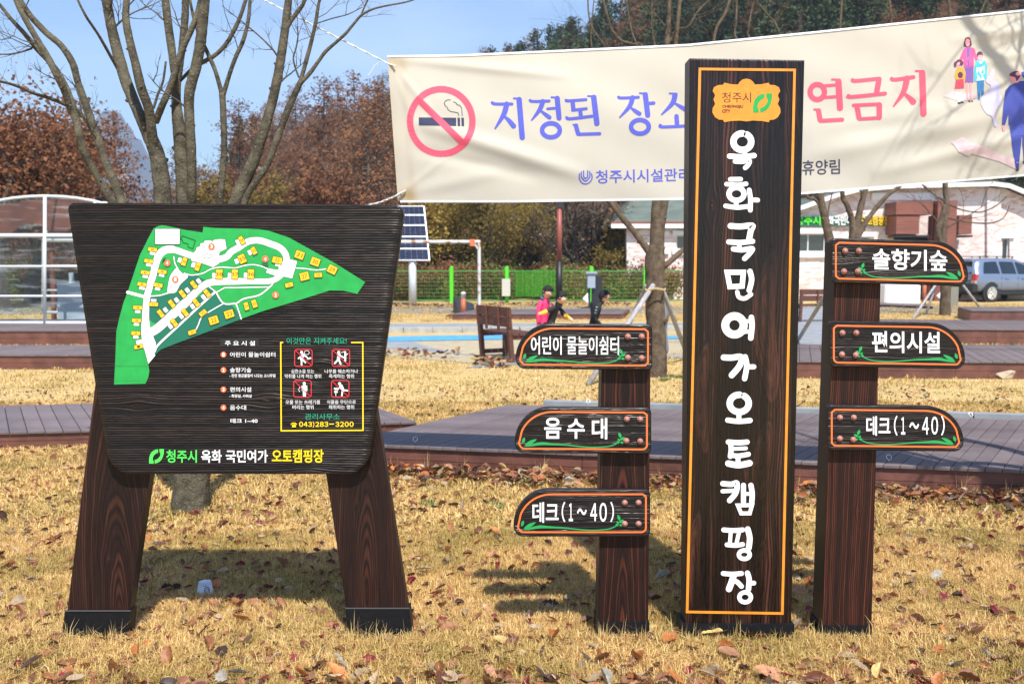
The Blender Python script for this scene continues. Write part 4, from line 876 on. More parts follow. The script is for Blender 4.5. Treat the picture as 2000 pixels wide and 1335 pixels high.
def twigs(b, p, d, L, r, n, rr, m=0, depth=0, maxd=2, droop=.0):
    """a crooked shoot with side shoots"""
    pts = [Vector(p)]; d = Vector(d).normalized(); seg = 6
    for i in range(seg):
        d = (d+Vector((rr.uniform(-1, 1), rr.uniform(-1, 1), rr.uniform(-.7, 1)))*.22+Vector((0, 0, -droop))).normalized(); pts.append(pts[-1]+d*L/seg)
    b.tube(pts, [r*(1-.75*i/seg) for i in range(seg+1)], 4 if depth else 5, m, cap=False)
    if depth < maxd:
        for i in range(n):
            j = rr.randint(1, seg-1); q = pts[j]; dd = (pts[j+1]-pts[j]).normalized(); s = dd.cross(Vector((rr.uniform(-1, 1), rr.uniform(-1, 1), rr.uniform(-1, 1)))).normalized()
            twigs(b, q, dd*.8+s*.75, L*rr.uniform(.35, .6), r*.5, max(1, n-1), rr, m, depth+1, maxd, droop)
def traced(parent, name, pts, Y, mt, n=12, wob=.035, dy=0, tw=0, twL=.5, rr=TR, knots=True):
    """pts: (px, py, width px[, dY])"""
    q = dens([(x[0], x[1], x[2], x[3] if len(x) > 3 else 0) for x in pts], 6)
    path, rad = [], []
    for x, y, w_, d in q:
        yy = Y+dy+d; p = P(x, y, yy); path.append(p); rad.append(max(.0015, w_/2/F*yy*(1+rr.uniform(-1, 1)*wob)))
    b = MB(); b.tube(path, rad, n, wob=wob*.9, rr=rr)
    if knots:
        for i in range(3, len(path)-3, 5):
            if rr.random() < .45 and rad[i] > .012:
                t = (path[i+1]-path[i]).normalized(); s = t.orthogonal().normalized(); s.rotate(Matrix.Rotation(rr.uniform(0, 6.28), 3, t))
                b.tube([path[i]+s*rad[i]*.6, path[i]+s*rad[i]*1.12+t*rad[i]*.1, path[i]+s*rad[i]*1.35+t*rad[i]*.2], [rad[i]*.45, rad[i]*.32, rad[i]*.12], 7)
    for _ in range(tw):
        i = rr.randint(len(path)//3, len(path)-2); t = (path[i+1]-path[i]).normalized(); s = t.cross(Vector((rr.uniform(-1, 1), rr.uniform(-1, 1), rr.uniform(-1, 1)))).normalized()
        twigs(b, path[i], t*.7+s*.8, twL*rr.uniform(.5, 1.2), max(.002, rad[i]*.25), 4, rr)
    return b.build(name, mt, parent, smooth=True)
t1 = thing('bare_tree', 'bare many-stemmed grey tree growing right behind the map board', 'tree', G(372, 1000))
Y1 = 5.9; bk = M['bark']
traced(t1, 'trunk', [(372, 1012, 84), (373, 985, 76), (374, 940, 70), (374, 860, 68), (372, 790, 78), (366, 740, 92)], Y1, bk, 18, .02)
lims = [
 ([(345, 800, 40), (285, 600, 30), (240, 460, 22), (222, 400, 18, -.1), (190, 345, 15, -.15), (163, 295, 15, -.2), (150, 240, 15, -.2), (143, 212, 15, -.2), (136, 188, 12, -.2), (118, 150, 12, -.2), (98, 122, 11, -.2), (75, 98, 11, -.2), (48, 66, 9, -.2), (24, 40, 7, -.2), (-4, 6, 6, -.2), (-40, -30, 5, -.2)], 6),
 ([(140, 222, 12, -.2), (126, 178, 13, -.25), (112, 150, 13, -.3), (95, 115, 13, -.3), (74, 80, 12, -.3), (52, 42, 11, -.3), (36, 12, 10, -.3), (20, -30, 9, -.3)], 3),
 ([(352, 790, 44), (300, 600, 28), (252, 450, 20), (238, 395, 18, .1), (226, 362, 17, .1), (207, 318, 16, .1), (190, 268, 15, .1), (168, 205, 14, .1), (152, 160, 13, .1), (142, 124, 13, .1), (120, 90, 12, .1), (90, 64, 12, .1), (60, 32, 11, .1), (40, 2, 10, .1), (24, -30, 9, .1)], 4),
 ([(182, 262, 6, .1), (160, 225, 7, .1), (132, 207, 7, 0), (100, 193, 7, -.1), (62, 181, 6, -.2), (30, 167, 5.5, -.3), (-6, 158, 5, -.4), (-60, 150, 4, -.5)], 3),
 ([(358, 780, 50), (335, 600, 40), (322, 450, 35), (318, 390, 33), (314, 345, 32), (306, 300, 30), (290, 262, 25), (276, 232, 22), (260, 195, 21, .1), (243, 150, 22, .15), (229, 100, 21, .2), (217, 50, 19, .2), (207, -5, 18, .2), (200, -50, 16, .2)], 3),
 ([(302, 300, 22), (297, 262, 19, -.05), (291, 215, 18, -.1), (276, 172, 18, -.15), (264, 122, 16, -.15), (254, 82, 15, -.15), (246, 40, 14, -.15), (247, 5, 12, -.15), (250, -30, 11, -.15)], 2),
 ([(304, 238, 14, -.05), (316, 208, 13, -.1), (332, 172, 13, -.1), (342, 142, 13, -.1), (354, 102, 12, -.1), (372, 62, 11, -.1), (388, 20, 11, -.1), (396, -30, 10, -.1)], 1),
 ([(300, 212, 5), (308, 185, 5), (318, 160, 4.5), (324, 120, 4)], 1),
 ([(236, 146, 6, .2), (216, 110, 6, .1), (192, 68, 5.5, 0), (168, 32, 5, -.1), (150, -5, 4, -.1), (140, -40, 3, -.1)], 4),
 ([(368, 780, 56), (366, 600, 44), (364, 450, 36), (362, 390, 34), (358, 330, 30), (352, 270, 26), (346, 220, 20), (344, 180, 17, .05), (350, 135, 14, .1), (356, 90, 14, .1), (361, 40, 14, .1), (363, -20, 13, .1)], 2),
 ([(374, 700, 30), (374, 450, 22), (374, 380, 18, -.08), (374, 300, 18, -.1), (370, 235, 19, -.1), (370, 180, 20, -.1), (383, 130, 20, -.1), (392, 80, 20, -.1), (397, 30, 20, -.1), (401, -30, 19, -.1)], 2),
 ([(344, 175, 10, -.05), (340, 140, 13, -.1), (335, 95, 15, -.1), (328, 45, 15, -.1), (322, -10, 14, -.1)], 2),
 ([(352, 158, 6), (372, 138, 7), (396, 122, 8), (420, 108, 8), (440, 88, 8), (458, 58, 8), (472, 25, 7), (486, -20, 7)], 3),
 ([(380, 800, 30), (410, 600, 18), (425, 450, 14), (429, 390, 13), (435, 340, 12), (438, 290, 12), (437, 240, 12), (434, 182, 12)], 0),
 ([(434, 186, 9), (421, 140, 8), (406, 105, 8), (392, 75, 7), (380, 42, 6), (372, 5, 5), (366, -30, 5)], 2),
 ([(436, 186, 9), (450, 140, 8), (462, 108, 8), (474, 82, 8), (484, 45, 7), (488, 5, 6), (490, -30, 5)], 3),
 ([(385, 790, 40), (425, 560, 30), (450, 430, 26), (463, 388, 25), (478, 352, 24), (497, 310, 22), (513, 262, 20), (526, 220, 18), (537, 176, 18), (548, 118, 17), (555, 70, 16), (560, 30, 15), (566, -20, 13)], 3),
 ([(555, 66, 9), (566, 44, 9), (580, 25, 8), (592, 8, 7), (604, -20, 6)], 2),
 ([(392, 780, 34), (440, 560, 20), (465, 440, 16), (480, 388, 14), (500, 354, 13), (520, 326, 13), (534, 290, 13), (546, 258, 13), (560, 220, 13), (574, 188, 12), (588, 158, 11)], 0),
 ([(586, 162, 8), (600, 112, 8), (609, 78, 7), (617, 42, 7), (622, 10, 6), (630, -20, 5)], 7),
 ([(588, 162, 8), (606, 142, 8), (622, 120, 7), (636, 101, 7), (655, 84, 6), (674, 67, 6), (690, 48, 5), (706, 30, 5), (726, 19, 4), (752, 12, 3.4), (790, 5, 3), (815, -3, 2.6), (840, -16, 2)], 4),
 ([(584, 152, 3.5), (576, 130, 3.5), (573, 112, 3.2), (578, 95, 3), (582, 70, 2.6), (580, 52, 2)], 7),
 ([(704, 32, 3), (712, 14, 3), (720, -4, 3), (726, -24, 2.4)], 4),
 ([(618, 46, 2.6), (650, 36, 2.4), (680, 28, 2), (708, 14, 1.6)], 3),
 ([(62, 95, 4, -.2), (40, 102, 3.4, -.2), (18, 106, 3, -.3), (-8, 106, 2.6, -.3)], 5),
]
for pts, tw in lims: traced(t1, 'limb', pts, Y1, bk, 12, .03, tw=(tw+1)//2 if tw < 6 else tw-2, twL=.38)
# middle tree
def stakes(label, tops, feet, Yt, cat='stake', group=None):
    for k, ((tx_, ty_), (fx, fy)) in enumerate(zip(tops, feet)):
        pass
M['stake'] = mat('weathered_grey_pole', (.25, .24, .24), .8, (.40, .38, .38), 20, stretch=(1, 1, .2))
M['tie'] = mat('jute_tie', (.45, .32, .17), .9)
def stake(t, top, foot, lab, group):
    a = top; b_ = foot; o = MB().tube([b_, b_.lerp(a, .5), a], [.036, .035, .032], 10).build('stake', M['stake'], smooth=True); tag(o, lab, 'tree stake', group)
t2 = thing('bare_tree', 'staked bare tree with forked trunk beside the tall name board', 'tree', G(1281, 738))
Y2 = G(1281, 735).y
for nm, pts, tw in (('trunk', [(1280, 744, 50), (1281, 722, 44), (1281, 640, 39), (1278, 560, 37), (1279, 510, 38), (1282, 480, 34)], 0),
    ('limb', [(1280, 500, 26), (1280, 450, 20), (1282, 400, 18), (1290, 330, 15), (1297, 200, 13), (1302, 100, 11), (1306, 40, 9), (1308, -20, 8)], 3), ('limb', [(1284, 490, 24), (1290, 440, 18), (1298, 390, 16), (1306, 300, 13), (1313, 200, 11), (1319, 95, 9), (1326, 20, 8), (1330, -20, 7)], 3),
    ('limb', [(1274, 500, 16), (1258, 478, 14), (1238, 452, 12), (1215, 425, 12), (1196, 400, 11), (1180, 370, 9), (1170, 250, 5), (1180, 150, 4), (1182, 97, 3.6), (1170, 75, 3.6), (1158, 57, 3.4), (1150, 30, 3), (1148, -10, 3)], 2), ('limb', [(1220, 430, 7), (1205, 402, 7), (1195, 375, 6), (1200, 200, 4), (1158, 100, 3), (1156, 50, 2.6), (1160, 0, 2.2)], 2),
    ('limb', [(1288, 522, 15), (1302, 516, 12), (1320, 500, 11), (1340, 482, 10), (1380, 440, 9), (1400, 300, 7), (1392, 120, 7), (1398, 60, 6), (1416, 27, 6), (1428, -10, 5)], 4),
    ('limb', [(1268, 200, 6), (1256, 96, 4), (1236, 86, 4), (1215, 80, 4), (1200, 66, 4), (1192, 50, 3.6), (1186, 30, 3.4), (1178, 0, 3)], 2), ('limb', [(1256, 120, 4), (1244, 88, 3), (1234, 62, 3), (1229, 35, 3), (1222, 0, 2.6)], 2), ('limb', [(1286, 120, 3), (1274, 60, 3), (1273, 20, 3), (1274, -10, 3)], 1),
    ('limb', [(1300, 100, 4), (1320, 60, 4), (1344, 52, 4), (1362, 24, 3.6), (1390, -4, 3)], 2), ('limb', [(1205, 60, 3), (1212, 30, 3), (1218, -10, 2.4)], 1)):
    traced(t2, nm, pts, Y2, M['bark2'], 12, .04, tw=tw, twL=1.0)
MB().tube([P(1262, 567, Y2-.22), P(1280, 563, Y2-.25), P(1298, 566, Y2-.22), P(1300, 562, Y2+.1), P(1260, 562, Y2+.1), P(1262, 567, Y2-.22)], .014, 6).build('tie', M['tie'], t2)
stake(t2, P(1263, 558, Y2-.05), G(1213, 668), 'grey pole leaning in from the left against the forked staked tree', 'tree stakes')
stake(t2, P(1291, 558, Y2-.05), G(1345, 700), 'grey pole leaning in from the right against the forked staked tree', 'tree stakes')
stake(t2, P(1276, 556, Y2-.16), G(1148, 752), 'grey pole with its foot showing below the shorter direction sign', 'tree stakes')
# right tree behind the taller direction sign
t3 = thing('bare_tree', 'twin-trunked bare tree behind the taller direction sign', 'tree', G(1655, 705)); Y3 = G(1655, 700).y
for nm, pts, tw in (('trunk', [(1652, 712, 44), (1652, 680, 38), (1655, 600, 34), (1662, 520, 32), (1668, 470, 28)], 0), ('trunk', [(1648, 640, 26), (1640, 560, 22), (1626, 490, 20), (1617, 455, 17), (1610, 420, 15), (1602, 380, 14), (1590, 250, 10), (1500, 120, 6), (1440, 78, 4), (1438, 40, 4), (1440, -10, 3)], 3),
    ('limb', [(1668, 475, 20), (1664, 430, 12), (1654, 400, 10), (1645, 372, 9), (1650, 250, 7), (1640, 100, 5), (1645, -10, 4)], 3), ('limb', [(1670, 470, 22), (1676, 430, 14), (1682, 400, 12), (1690, 370, 10), (1720, 250, 8), (1740, 60, 5), (1735, -10, 4)], 4),
    ('limb', [(1674, 460, 16), (1692, 432, 10), (1710, 408, 9), (1735, 380, 8), (1775, 345, 6), (1820, 250, 5), (1900, 60, 3.6), (1930, -10, 3)], 4), ('limb', [(1606, 405, 8), (1592, 390, 6), (1574, 378, 5), (1560, 300, 4), (1470, 90, 4), (1462, 60, 4), (1468, 20, 3), (1476, -10, 2.6)], 3), ('limb', [(1560, 200, 4), (1520, 60, 3.5), (1500, 30, 3), (1470, -6, 2.6)], 3)):
    traced(t3, nm, pts, Y3, M['bark2'], 12, .04, tw=tw, twL=1.1)
stake(t3, P(1632, 545, Y3-.1), G(1556, 668), 'grey pole slanting down between the name board and the taller sign', 'tree stakes')
t4 = thing('bare_tree', 'slender bare tree before the brown porch of the brick building', 'tree', G(1845, 618)); Y4 = G(1845, 616).y
for nm, pts, tw in (('trunk', [(1845, 620, 22), (1846, 590, 20), (1846, 540, 17), (1842, 500, 14), (1844, 440, 12), (1849, 400, 11), (1846, 350, 10), (1852, 200, 8), (1856, 40, 6), (1850, -10, 5)], 5), ('limb', [(1840, 480, 10), (1832, 452, 12), (1840, 425, 11), (1846, 400, 9)], 1), ('limb', [(1846, 392, 6), (1830, 384, 4), (1810, 368, 4), (1795, 355, 3)], 2), ('limb', [(1852, 398, 4), (1880, 410, 3), (1915, 414, 3), (1945, 402, 2.6), (1966, 384, 2)], 3), ('limb', [(1852, 425, 4), (1880, 432, 3), (1930, 436, 3), (1960, 425, 2.4), (1972, 400, 2)], 2)):
    traced(t4, nm, pts, Y4, M['bark2'], 10, .04, tw=tw, twL=1.6)
stake(t4, P(1838, 540, Y4), G(1783, 622), 'grey pole at the left of the slender tree by the car', 'tree stakes')
stake(t4, P(1832, 545, Y4+.3), G(1808, 615), 'short brown pole just behind the left pole of the slender tree', 'tree stakes')
stake(t4, P(1872, 545, Y4), G(1924, 614), 'grey pole at the right of the slender tree before the car', 'tree stakes')
# tree that stands just past the right edge: it holds the banner and throws its shade over it
t5 = thing('bare_tree', 'bare tree tied to the right end of the banner', 'tree', (4.05, 4.95, 0))
def free_limb(parent, nm, pts, rad, tw, rr, L=.5, mt=None):
    q = dens([(*p, r) for p, r in zip(pts, rad)], 6); path = [Vector(a[:3]) for a in q]; rd = [a[3] for a in q]; b = MB(); b.tube(path, rd, 12, wob=.03, rr=rr)
    for _ in range(tw):
        i = rr.randint(len(path)//3, len(path)-2); t = (path[i+1]-path[i]).normalized(); s = t.cross(Vector((rr.uniform(-1, 1), rr.uniform(-1, 1), rr.uniform(-1, 1)))).normalized(); twigs(b, path[i], t*.7+s*.8, L*rr.uniform(.6, 1.3), max(.003, rd[i]*.3), 4, rr)
    return b.build(nm, mt or M['bark'], parent, smooth=True)
fr = random.Random(5)
free_limb(t5, 'trunk', [(4.05, 4.95, -.05), (4.02, 4.93, .6), (4.0, 4.9, 1.2), (3.95, 4.85, 1.7)], [.15, .12, .11, .10], 0, fr)
free_limb(t5, 'limb', [(3.97, 4.87, 1.5), (3.78, 4.6, 2.4), (3.62, 4.35, 3.1), (3.56, 4.2, 3.9), (3.5, 4.0, 5.2)], [.085, .06, .05, .04, .02], 8, fr, .7)
free_limb(t5, 'limb', [(3.97, 4.87, 1.6), (3.7, 4.75, 2.6), (3.32, 4.2, 3.4), (3.26, 4.0, 4.4), (3.3, 3.8, 6.0)], [.07, .055, .045, .03, .02], 8, fr, .7)
free_limb(t5, 'limb', [(3.97, 4.87, 1.6), (4.1, 5.1, 2.6), (4.0, 5.2, 4), (3.8, 5.4, 6.0)], [.08, .06, .05, .03], 6, fr, .7)
free_limb(t5, 'limb', [(3.5, 4.4, 3.0), (3.2, 4.3, 3.5), (2.9, 4.2, 4.1), (2.6, 4.1, 5.0)], [.03, .026, .02, .01], 8, fr, .6)
rope('rope', [P(2230, 0, 5.05), (3.9, 4.9, 3.05)], .0052, bn); rope('rope', [P(2230, 310, 5.05), (3.98, 4.9, 1.9)], .0052, bn)
# ================================================================== DECKS
M['plank'] = mat('composite_plank', srgb(90, 78, 78), .6, srgb(112, 100, 100), 3, bump=.25, bscale=18, stretch=(1, 1, 1), rnd=.10)
M['fascia'] = mat('brown_deck_fascia', srgb(86, 52, 42), .6, srgb(110, 68, 56), 5, bump=.2, bscale=20, rnd=.05)
M['zinc'] = mat('zinc_ring', (.62, .62, .62), .3, metal=.8)
def deck(label, A_, B_, dirv, depth, z, pitch, plank_gap=.006, name='camping_deck', rings=(), cat='deck', group='wooden camping decks', board_h=.022, ghost=0):
    """A_->B_ is the front edge (world xy at the height z); planks run along dirv from it"""
    A_, B_ = Vector((A_.x, A_.y, 0)), Vector((B_.x, B_.y, 0)); e = (B_-A_); L = e.length; e.normalize(); d = Vector((dirv[0], dirv[1], 0)).normalized(); nn = Vector((-e.y, e.x, 0))
    if nn.dot(d) < 0: nn = -nn
    T_ = depth/abs(nn.dot(d)); t = thing(name, label, cat, A_, group)
    n = max(1, int(L/pitch)); n = min(n, 290); w_ = L/n; mesh = None; g = plank_gap/L*n/ n
    # one plank mesh: slanted box, shared
    ov = -nn*.018
    for i in range(n):
        if mesh is None:
            b = MB(); a = e*plank_gap*.5; c = e*(w_-plank_gap*.5); bev = .003
            ft = lambda p, zz, s=0: (p.x, p.y, zz)
            off0 = d*(-.02/abs(nn.dot(d))); T2 = d*T_
            P4 = [a+off0, c+off0, c+T2, a+T2]
            Vv = [(p.x, p.y, z-board_h) for p in P4]+[(p.x, p.y, z-bev) for p in P4]
            ctr = sum((Vector((p.x, p.y, 0)) for p in P4), Vector())/4
            ins = [a+e*bev+off0+nn*bev, c-e*bev+off0+nn*bev, c-e*bev+T2-nn*bev, a+e*bev+T2-nn*bev]; Vv += [(p.x, p.y, z) for p in ins]
            Fv = [(4, 5, 9, 8), (5, 6, 10, 9), (6, 7, 11, 10), (7, 4, 8, 11), (8, 9, 10, 11), (0, 1, 5, 4), (1, 2, 6, 5), (2, 3, 7, 6), (3, 0, 4, 7), (3, 2, 1, 0)]
            b.add([Vector(v)+A_ for v in Vv], Fv); o = b.build('plank', M['plank'], t); mesh = o.data
        else:
            o = bpy.data.objects.new('plank', mesh); COL.objects.link(o); o.parent = t; ORG[o] = A_
        q = e*(w_*i); o.location = (q.x, q.y, R.uniform(-.0012, .0012))
    b = MB(); z1_ = z-board_h-.002; hs = (z1_)/2
    segs = max(1, int(L/1.6))
    for r_ in range(2):
        zc_ = z1_-hs*(r_+.5); 
        for k in range(segs):
            p = A_+e*(L*k/segs+.002)+nn*.0; q = A_+e*(L*(k+1)/segs-.002)+nn*.0
            MB().bar((p.x+nn.x*.012, p.y+nn.y*.012, zc_), (q.x+nn.x*.012, q.y+nn.y*.012, zc_), .02, hs-.004).build('fascia_board', M['fascia'], t)
    far_ = A_+d*T_
    for (p, q) in ((A_, A_+d*T_), (B_, B_+d*T_), (A_+d*T_, B_+d*T_)):
        MB().bar((p.x, p.y, z1_/2), (q.x, q.y, z1_/2), .02, z1_-.002).build('fascia_board', M['fascia'], t)
    for (px, py) in rings:
        c = G(px, py, z); b = MB(); b.tube([c+Vector((0, 0, -.002)), c+Vector((0, 0, .018))], .003, 6)
        b.tube([c+Vector((math.cos(a)*.017, math.sin(a)*.010, .034+math.sin(a)*.017)) for a in np.linspace(-1.4, 4.4, 12)], .0028, 6); b.build('ring_bolt', M['zinc'], t, smooth=True)
    return t
z = .20
fA, fB = G(656, 863.5, z), G(1990, 916, z); fB = fA+(fB-fA)*1.18
deck('big near brown camping deck crossing behind the signs', fA, fB, (1.34, 2.0), 2.15, z, .105, rings=((811, 866), (1149, 790), (1736, 902), (1896, 816)))
def d2(label, a, b_, dirv, depth, z, pitch, **k): return deck(label, G(*a, z), G(*b_, z), dirv, depth, z, pitch, **k)
d2('wide brown deck passing behind the map board legs', (-160, 846), (812, 822), (-.9, 1.6), 1.55, .15, .14)
d2('brown deck strip below the clear tent, second from it', (-300, 692), (420, 692), (.25, 1), 1.6, .22, .16)
d2('brown deck on which the clear tent stands', (-300, 645), (520, 645), (.2, 1), 3.6, .28, .16)
d2('brown deck behind the three children', (884, 613), (1215, 612), (.2, 1), 2.6, .16, .16)
d2('brown deck between the taller sign and the leaf strip at right', (1538, 704), (2200, 706), (.3, 1), 2.6, .24, .16)
d2('brown deck in front of the slender staked tree', (1700, 640), (2200, 645), (.3, 1), 3.0, .3, .16)
d2('brown deck at the wheels of the silver car', (1896, 606), (2200, 607), (.3, 1), 2.0, .3, .16)
d2('low dark deck beside the white box', (1715, 594), (1822, 598), (.3, 1), 1.6, .1, .16)
# pale stone edging along the far side of the near deck
b = MB(); p0 = fA+Vector((1.34, 2.0, 0)).normalized()*2.62; e = (fB-fA).normalized()
for i in range(7): b.bar(p0+e*(.2+i*.98)+Vector((0, 0, -.09)), p0+e*(.2+i*.98+.97)+Vector((0, 0, -.09)), .11, .2)
o = b.build('kerb', M['path']); tag(o, kind='structure')

# ================================================================== CLEAR TENT at left
M['pvc'] = None
m, n_, b_ = new_mat('clear_vinyl'); b_.inputs['Base Color'].default_value = (.62, .68, .72, 1); b_.inputs['Roughness'].default_value = .08
tr_ = N(n_, 'ShaderNodeBsdfTransparent'); tr_.inputs[0].default_value = (.9, .94, .95, 1); ms = N(n_, 'ShaderNodeMixShader'); 
tcx = N(n_, 'ShaderNodeTexCoord'); mpp = N(n_, 'ShaderNodeMapping'); mpp.inputs['Rotation'].default_value = (0, .7, 0); mpp.inputs['Scale'].default_value = (1.2, 1, 9); n_.links.new(tcx.outputs['Object'], mpp.inputs[0])
nx_ = N(n_, 'ShaderNodeTexNoise'); nx_.inputs['Scale'].default_value = 1.0; nx_.inputs['Detail'].default_value = 4; n_.links.new(mpp.outputs[0], nx_.inputs['Vector'])
rr_ = N(n_, 'ShaderNodeValToRGB'); rr_.color_ramp.elements[0].position = .52; rr_.color_ramp.elements[0].color = (.015, .015, .015, 1); rr_.color_ramp.elements[1].position = .72; rr_.color_ramp.elements[1].color = (.17, .17, .17, 1)
n_.links.new(nx_.outputs['Fac'], rr_.inputs[0]); n_.links.new(rr_.outputs[0], ms.inputs[0]); n_.links.new(tr_.outputs[0], ms.inputs[1]); n_.links.new(b_.outputs[0], ms.inputs[2]); n_.links.new(ms.outputs[0], n_.nodes['Material Output'].inputs[0])
bpn = N(n_, 'ShaderNodeBump'); bpn.inputs['Strength'].default_value = .5; bpn.inputs['Distance'].default_value = .05; n_.links.new(nx_.outputs['Fac'], bpn.inputs['Height']); n_.links.new(bpn.outputs[0], b_.inputs['Normal'])
M['pvc'] = m
M['wframe'] = mat('white_tube_frame', (.60, .61, .62), .45)
zt = .28; c0 = G(88, 632, zt); Yt = c0.y
M['terra'] = mat('brown_vault_roof', srgb(92, 48, 36), .7, srgb(118, 66, 48), 2, bump=.3)
tent = thing('clear_tent', 'clear vinyl tunnel tent with white tube frame on a deck', 'tent', c0)
def tp(px, py, dy=0): return P(px, py, Yt)+Vector((0, dy, 0))
Dp = 4.2
xl, xr = -110, 286
arc = lambda dy: [tp(88+198*math.cos(a)*1.0, 462-79*math.sin(a), dy) for a in np.linspace(math.pi, 0, 21)]
for dy in (0, Dp/2, Dp):
    MB().tube([tp(xl, 632, dy)]+arc(dy)+[tp(xr, 632, dy)], .032, 8).build('frame_hoop', M['wframe'], tent, smooth=True)
for dy in (0, Dp):
    for y, r_ in ((460, .045), (520, .026), (578, .026), (630, .036)): MB().tube([tp(xl, y, dy-.02), tp(xr, y, dy-.02)], r_, 8).build('frame_bar', M['wframe'], tent, smooth=True)
for x in (-10, 89, 187): MB().tube([tp(x, 632, -.03), tp(x, 462-79*math.sin(math.acos((x-88)/198)), -.03)], .036, 8).build('frame_upright', M['wframe'], tent, smooth=True)
for x in (-80, 88, 256):
    y = 462-79*math.sin(math.acos((x-88)/198)); MB().tube([tp(x, y), tp(x, y, Dp)], .025, 6).build('frame_purlin', M['wframe'], tent)
A0 = arc(-.035); v = [tp(xl, 632, -.035)]+A0+[tp(xr, 632, -.035)]
mesh_obj('front_panel', v+[p+Vector((0, .004, 0)) for p in v], [tuple(range(len(v))), tuple(range(2*len(v)-1, len(v)-1, -1))], M['pvc'], tent)
v2 = []; rows = [0, Dp/2, Dp]
prof_ = lambda dy: [tp(xl, 632, dy)]+arc(dy)+[tp(xr, 632, dy)]
for dy in rows: v2 += prof_(dy)
k = len(prof_(0)); mesh_obj('canopy', v2, [(r_*k+i, r_*k+i+1, (r_+1)*k+i+1, (r_+1)*k+i) for r_ in range(2) for i in range(k-1)], M['pvc'], tent, True)
def lobe(xa, xb, h): return [(xb+(xa-xb)*i/12, 461-h*math.sin(math.pi*i/12)**.7) for i in range(13)]
vp = [(88+194*math.cos(a), 462-77*math.sin(a)) for a in np.linspace(math.pi, 0, 25)]+lobe(196, 276, 22)+lobe(100, 186, 26)+lobe(-6, 78, 27)+lobe(-100, -20, 22)
Vv_, Fv_ = poly2d(vp); pv_ = [tp(x, y, .5) for x, y in Vv_]; nn_ = len(pv_)
MB().add(pv_+[p+Vector((0, .03, 0)) for p in pv_], [tuple(f) for f in Fv_]+[tuple(i+nn_ for i in f[::-1]) for f in Fv_]+[(i, nn_+i, nn_+(i+1) % nn_, (i+1) % nn_) for i in range(nn_)]).build('scalloped_valance', M['terra'], tent)
# grey wash stand and brown vaulted shelter seen through it
M['granite'] = mat('grey_granite', (.30, .32, .35), .6, (.42, .44, .47), 40)
ws = thing('wash_stand', 'grey granite wash stand inside the clear tent', 'wash stand', tp(95, 632, 1.8))
q0 = tp(42, 630, 1.6); q1 = tp(148, 630, 1.6); 
MB().box(((q0.x+q1.x)/2, q0.y+.4, zt+.40), (q1.x-q0.x, .8, .80)).build('base', M['granite'], ws)
MB().box((q0.x+.5, q0.y+.45, zt+.93), (.62, .5, .24)).build('basin', M['granite'], ws); MB().box((q1.x-.42, q0.y+.45, zt+.93), (.82, .5, .24)).build('basin', M['granite'], ws)
MB().tube([(q0.x+1.05, q0.y+.3, zt+1.0), (q0.x+1.05, q0.y+.3, zt+1.38), (q0.x+1.05, q0.y+.12, zt+1.44), (q0.x+1.05, q0.y+.02, zt+1.34)], .022, 8).build('tap', M['zinc'], ws, smooth=True)
M['terra'] = mat('brown_vault_roof', srgb(86, 44, 32), .7, srgb(116, 64, 44), 2, bump=.3)
sh = thing('vaulted_shelter', 'brown vaulted roof shelter on posts behind the clear tent', 'shelter', tp(60, 620, 5.2))
for k_, (xa, xb) in enumerate(((-150, 68), (72, 290))):
    n = 15; v = []; 
    for dy in (5.0, 7.6):
        for i in range(n):
            a = math.pi*i/(n-1); x = (xa+xb)/2-(xb-xa)/2*math.cos(a); v.append(tp(x, 455-36*math.sin(a), dy))
        for i in range(n):
            a = math.pi*i/(n-1); x = (xa+xb)/2-(xb-xa)/2*math.cos(a); v.append(tp(x, 455-36*math.sin(a)-22, dy))
    f = [(i, i+1, n+i+1, n+i) for i in range(n-1)]+[(2*n+i, 3*n+i, 3*n+i+1, 2*n+i+1) for i in range(n-1)]+[(n+i, n+i+1, 3*n+i+1, 3*n+i) for i in range(n-1)]+[(i+1, i, 2*n+i, 2*n+i+1) for i in range(n-1)]
    mesh_obj('vault', v, f, M['terra'], sh, True)
for x in (-146, 15, 70, 286):
    p = tp(x, 455, 5.4); MB().tube([(p.x, p.y, 0), (p.x, p.y, p.z)], .07, 8).build('post', M['terra'], sh)

# ================================================================== MID-GROUND OBJECTS
GR = srgb(80, 196, 34)
M['fgreen'] = mat('bright_green_fence_paint', GR, .4)
M['wire'] = mat('green_wire', srgb(72, 128, 58), .5)
Yf = 37.0
fx = lambda px: P(px, 560, Yf).x
fence = thing('wire_fence', 'bright green welded wire fence running along the foot of the wooded hill', 'fence', (fx(1000), Yf, 0))
ztop = P(900, 529, Yf).z
posts = [640, 758, 882, 990, 1155, 1260, 1370]
for px in posts:
    x = fx(px); MB().box((x, Yf, (ztop+.12)/2), (.14, .14, ztop+.12)).build('post', M['fgreen'], fence)
    MB().lathe((x, Yf, ztop+.12), [(.075, 0), (.07, .04), (.03, .07)], 8).build('post_cap', M['fgreen'], fence)
for i in range(len(posts)-1):
    x0, x1 = fx(posts[i])+.07, fx(posts[i+1])-.07; b = MB(); nb = int((x1-x0)/.09)
    for k in range(nb): x = x0+(k+.5)*(x1-x0)/nb; b.box((x, Yf, ztop/2+.04), (.006, .006, ztop-.08))
    for k in range(9): b.box(((x0+x1)/2, Yf-.012, .1+k*(ztop-.1)/8), (x1-x0, .012, .014 if 0 < k < 8 else .05))
    b.build('wire_panel', M['wire'], fence)
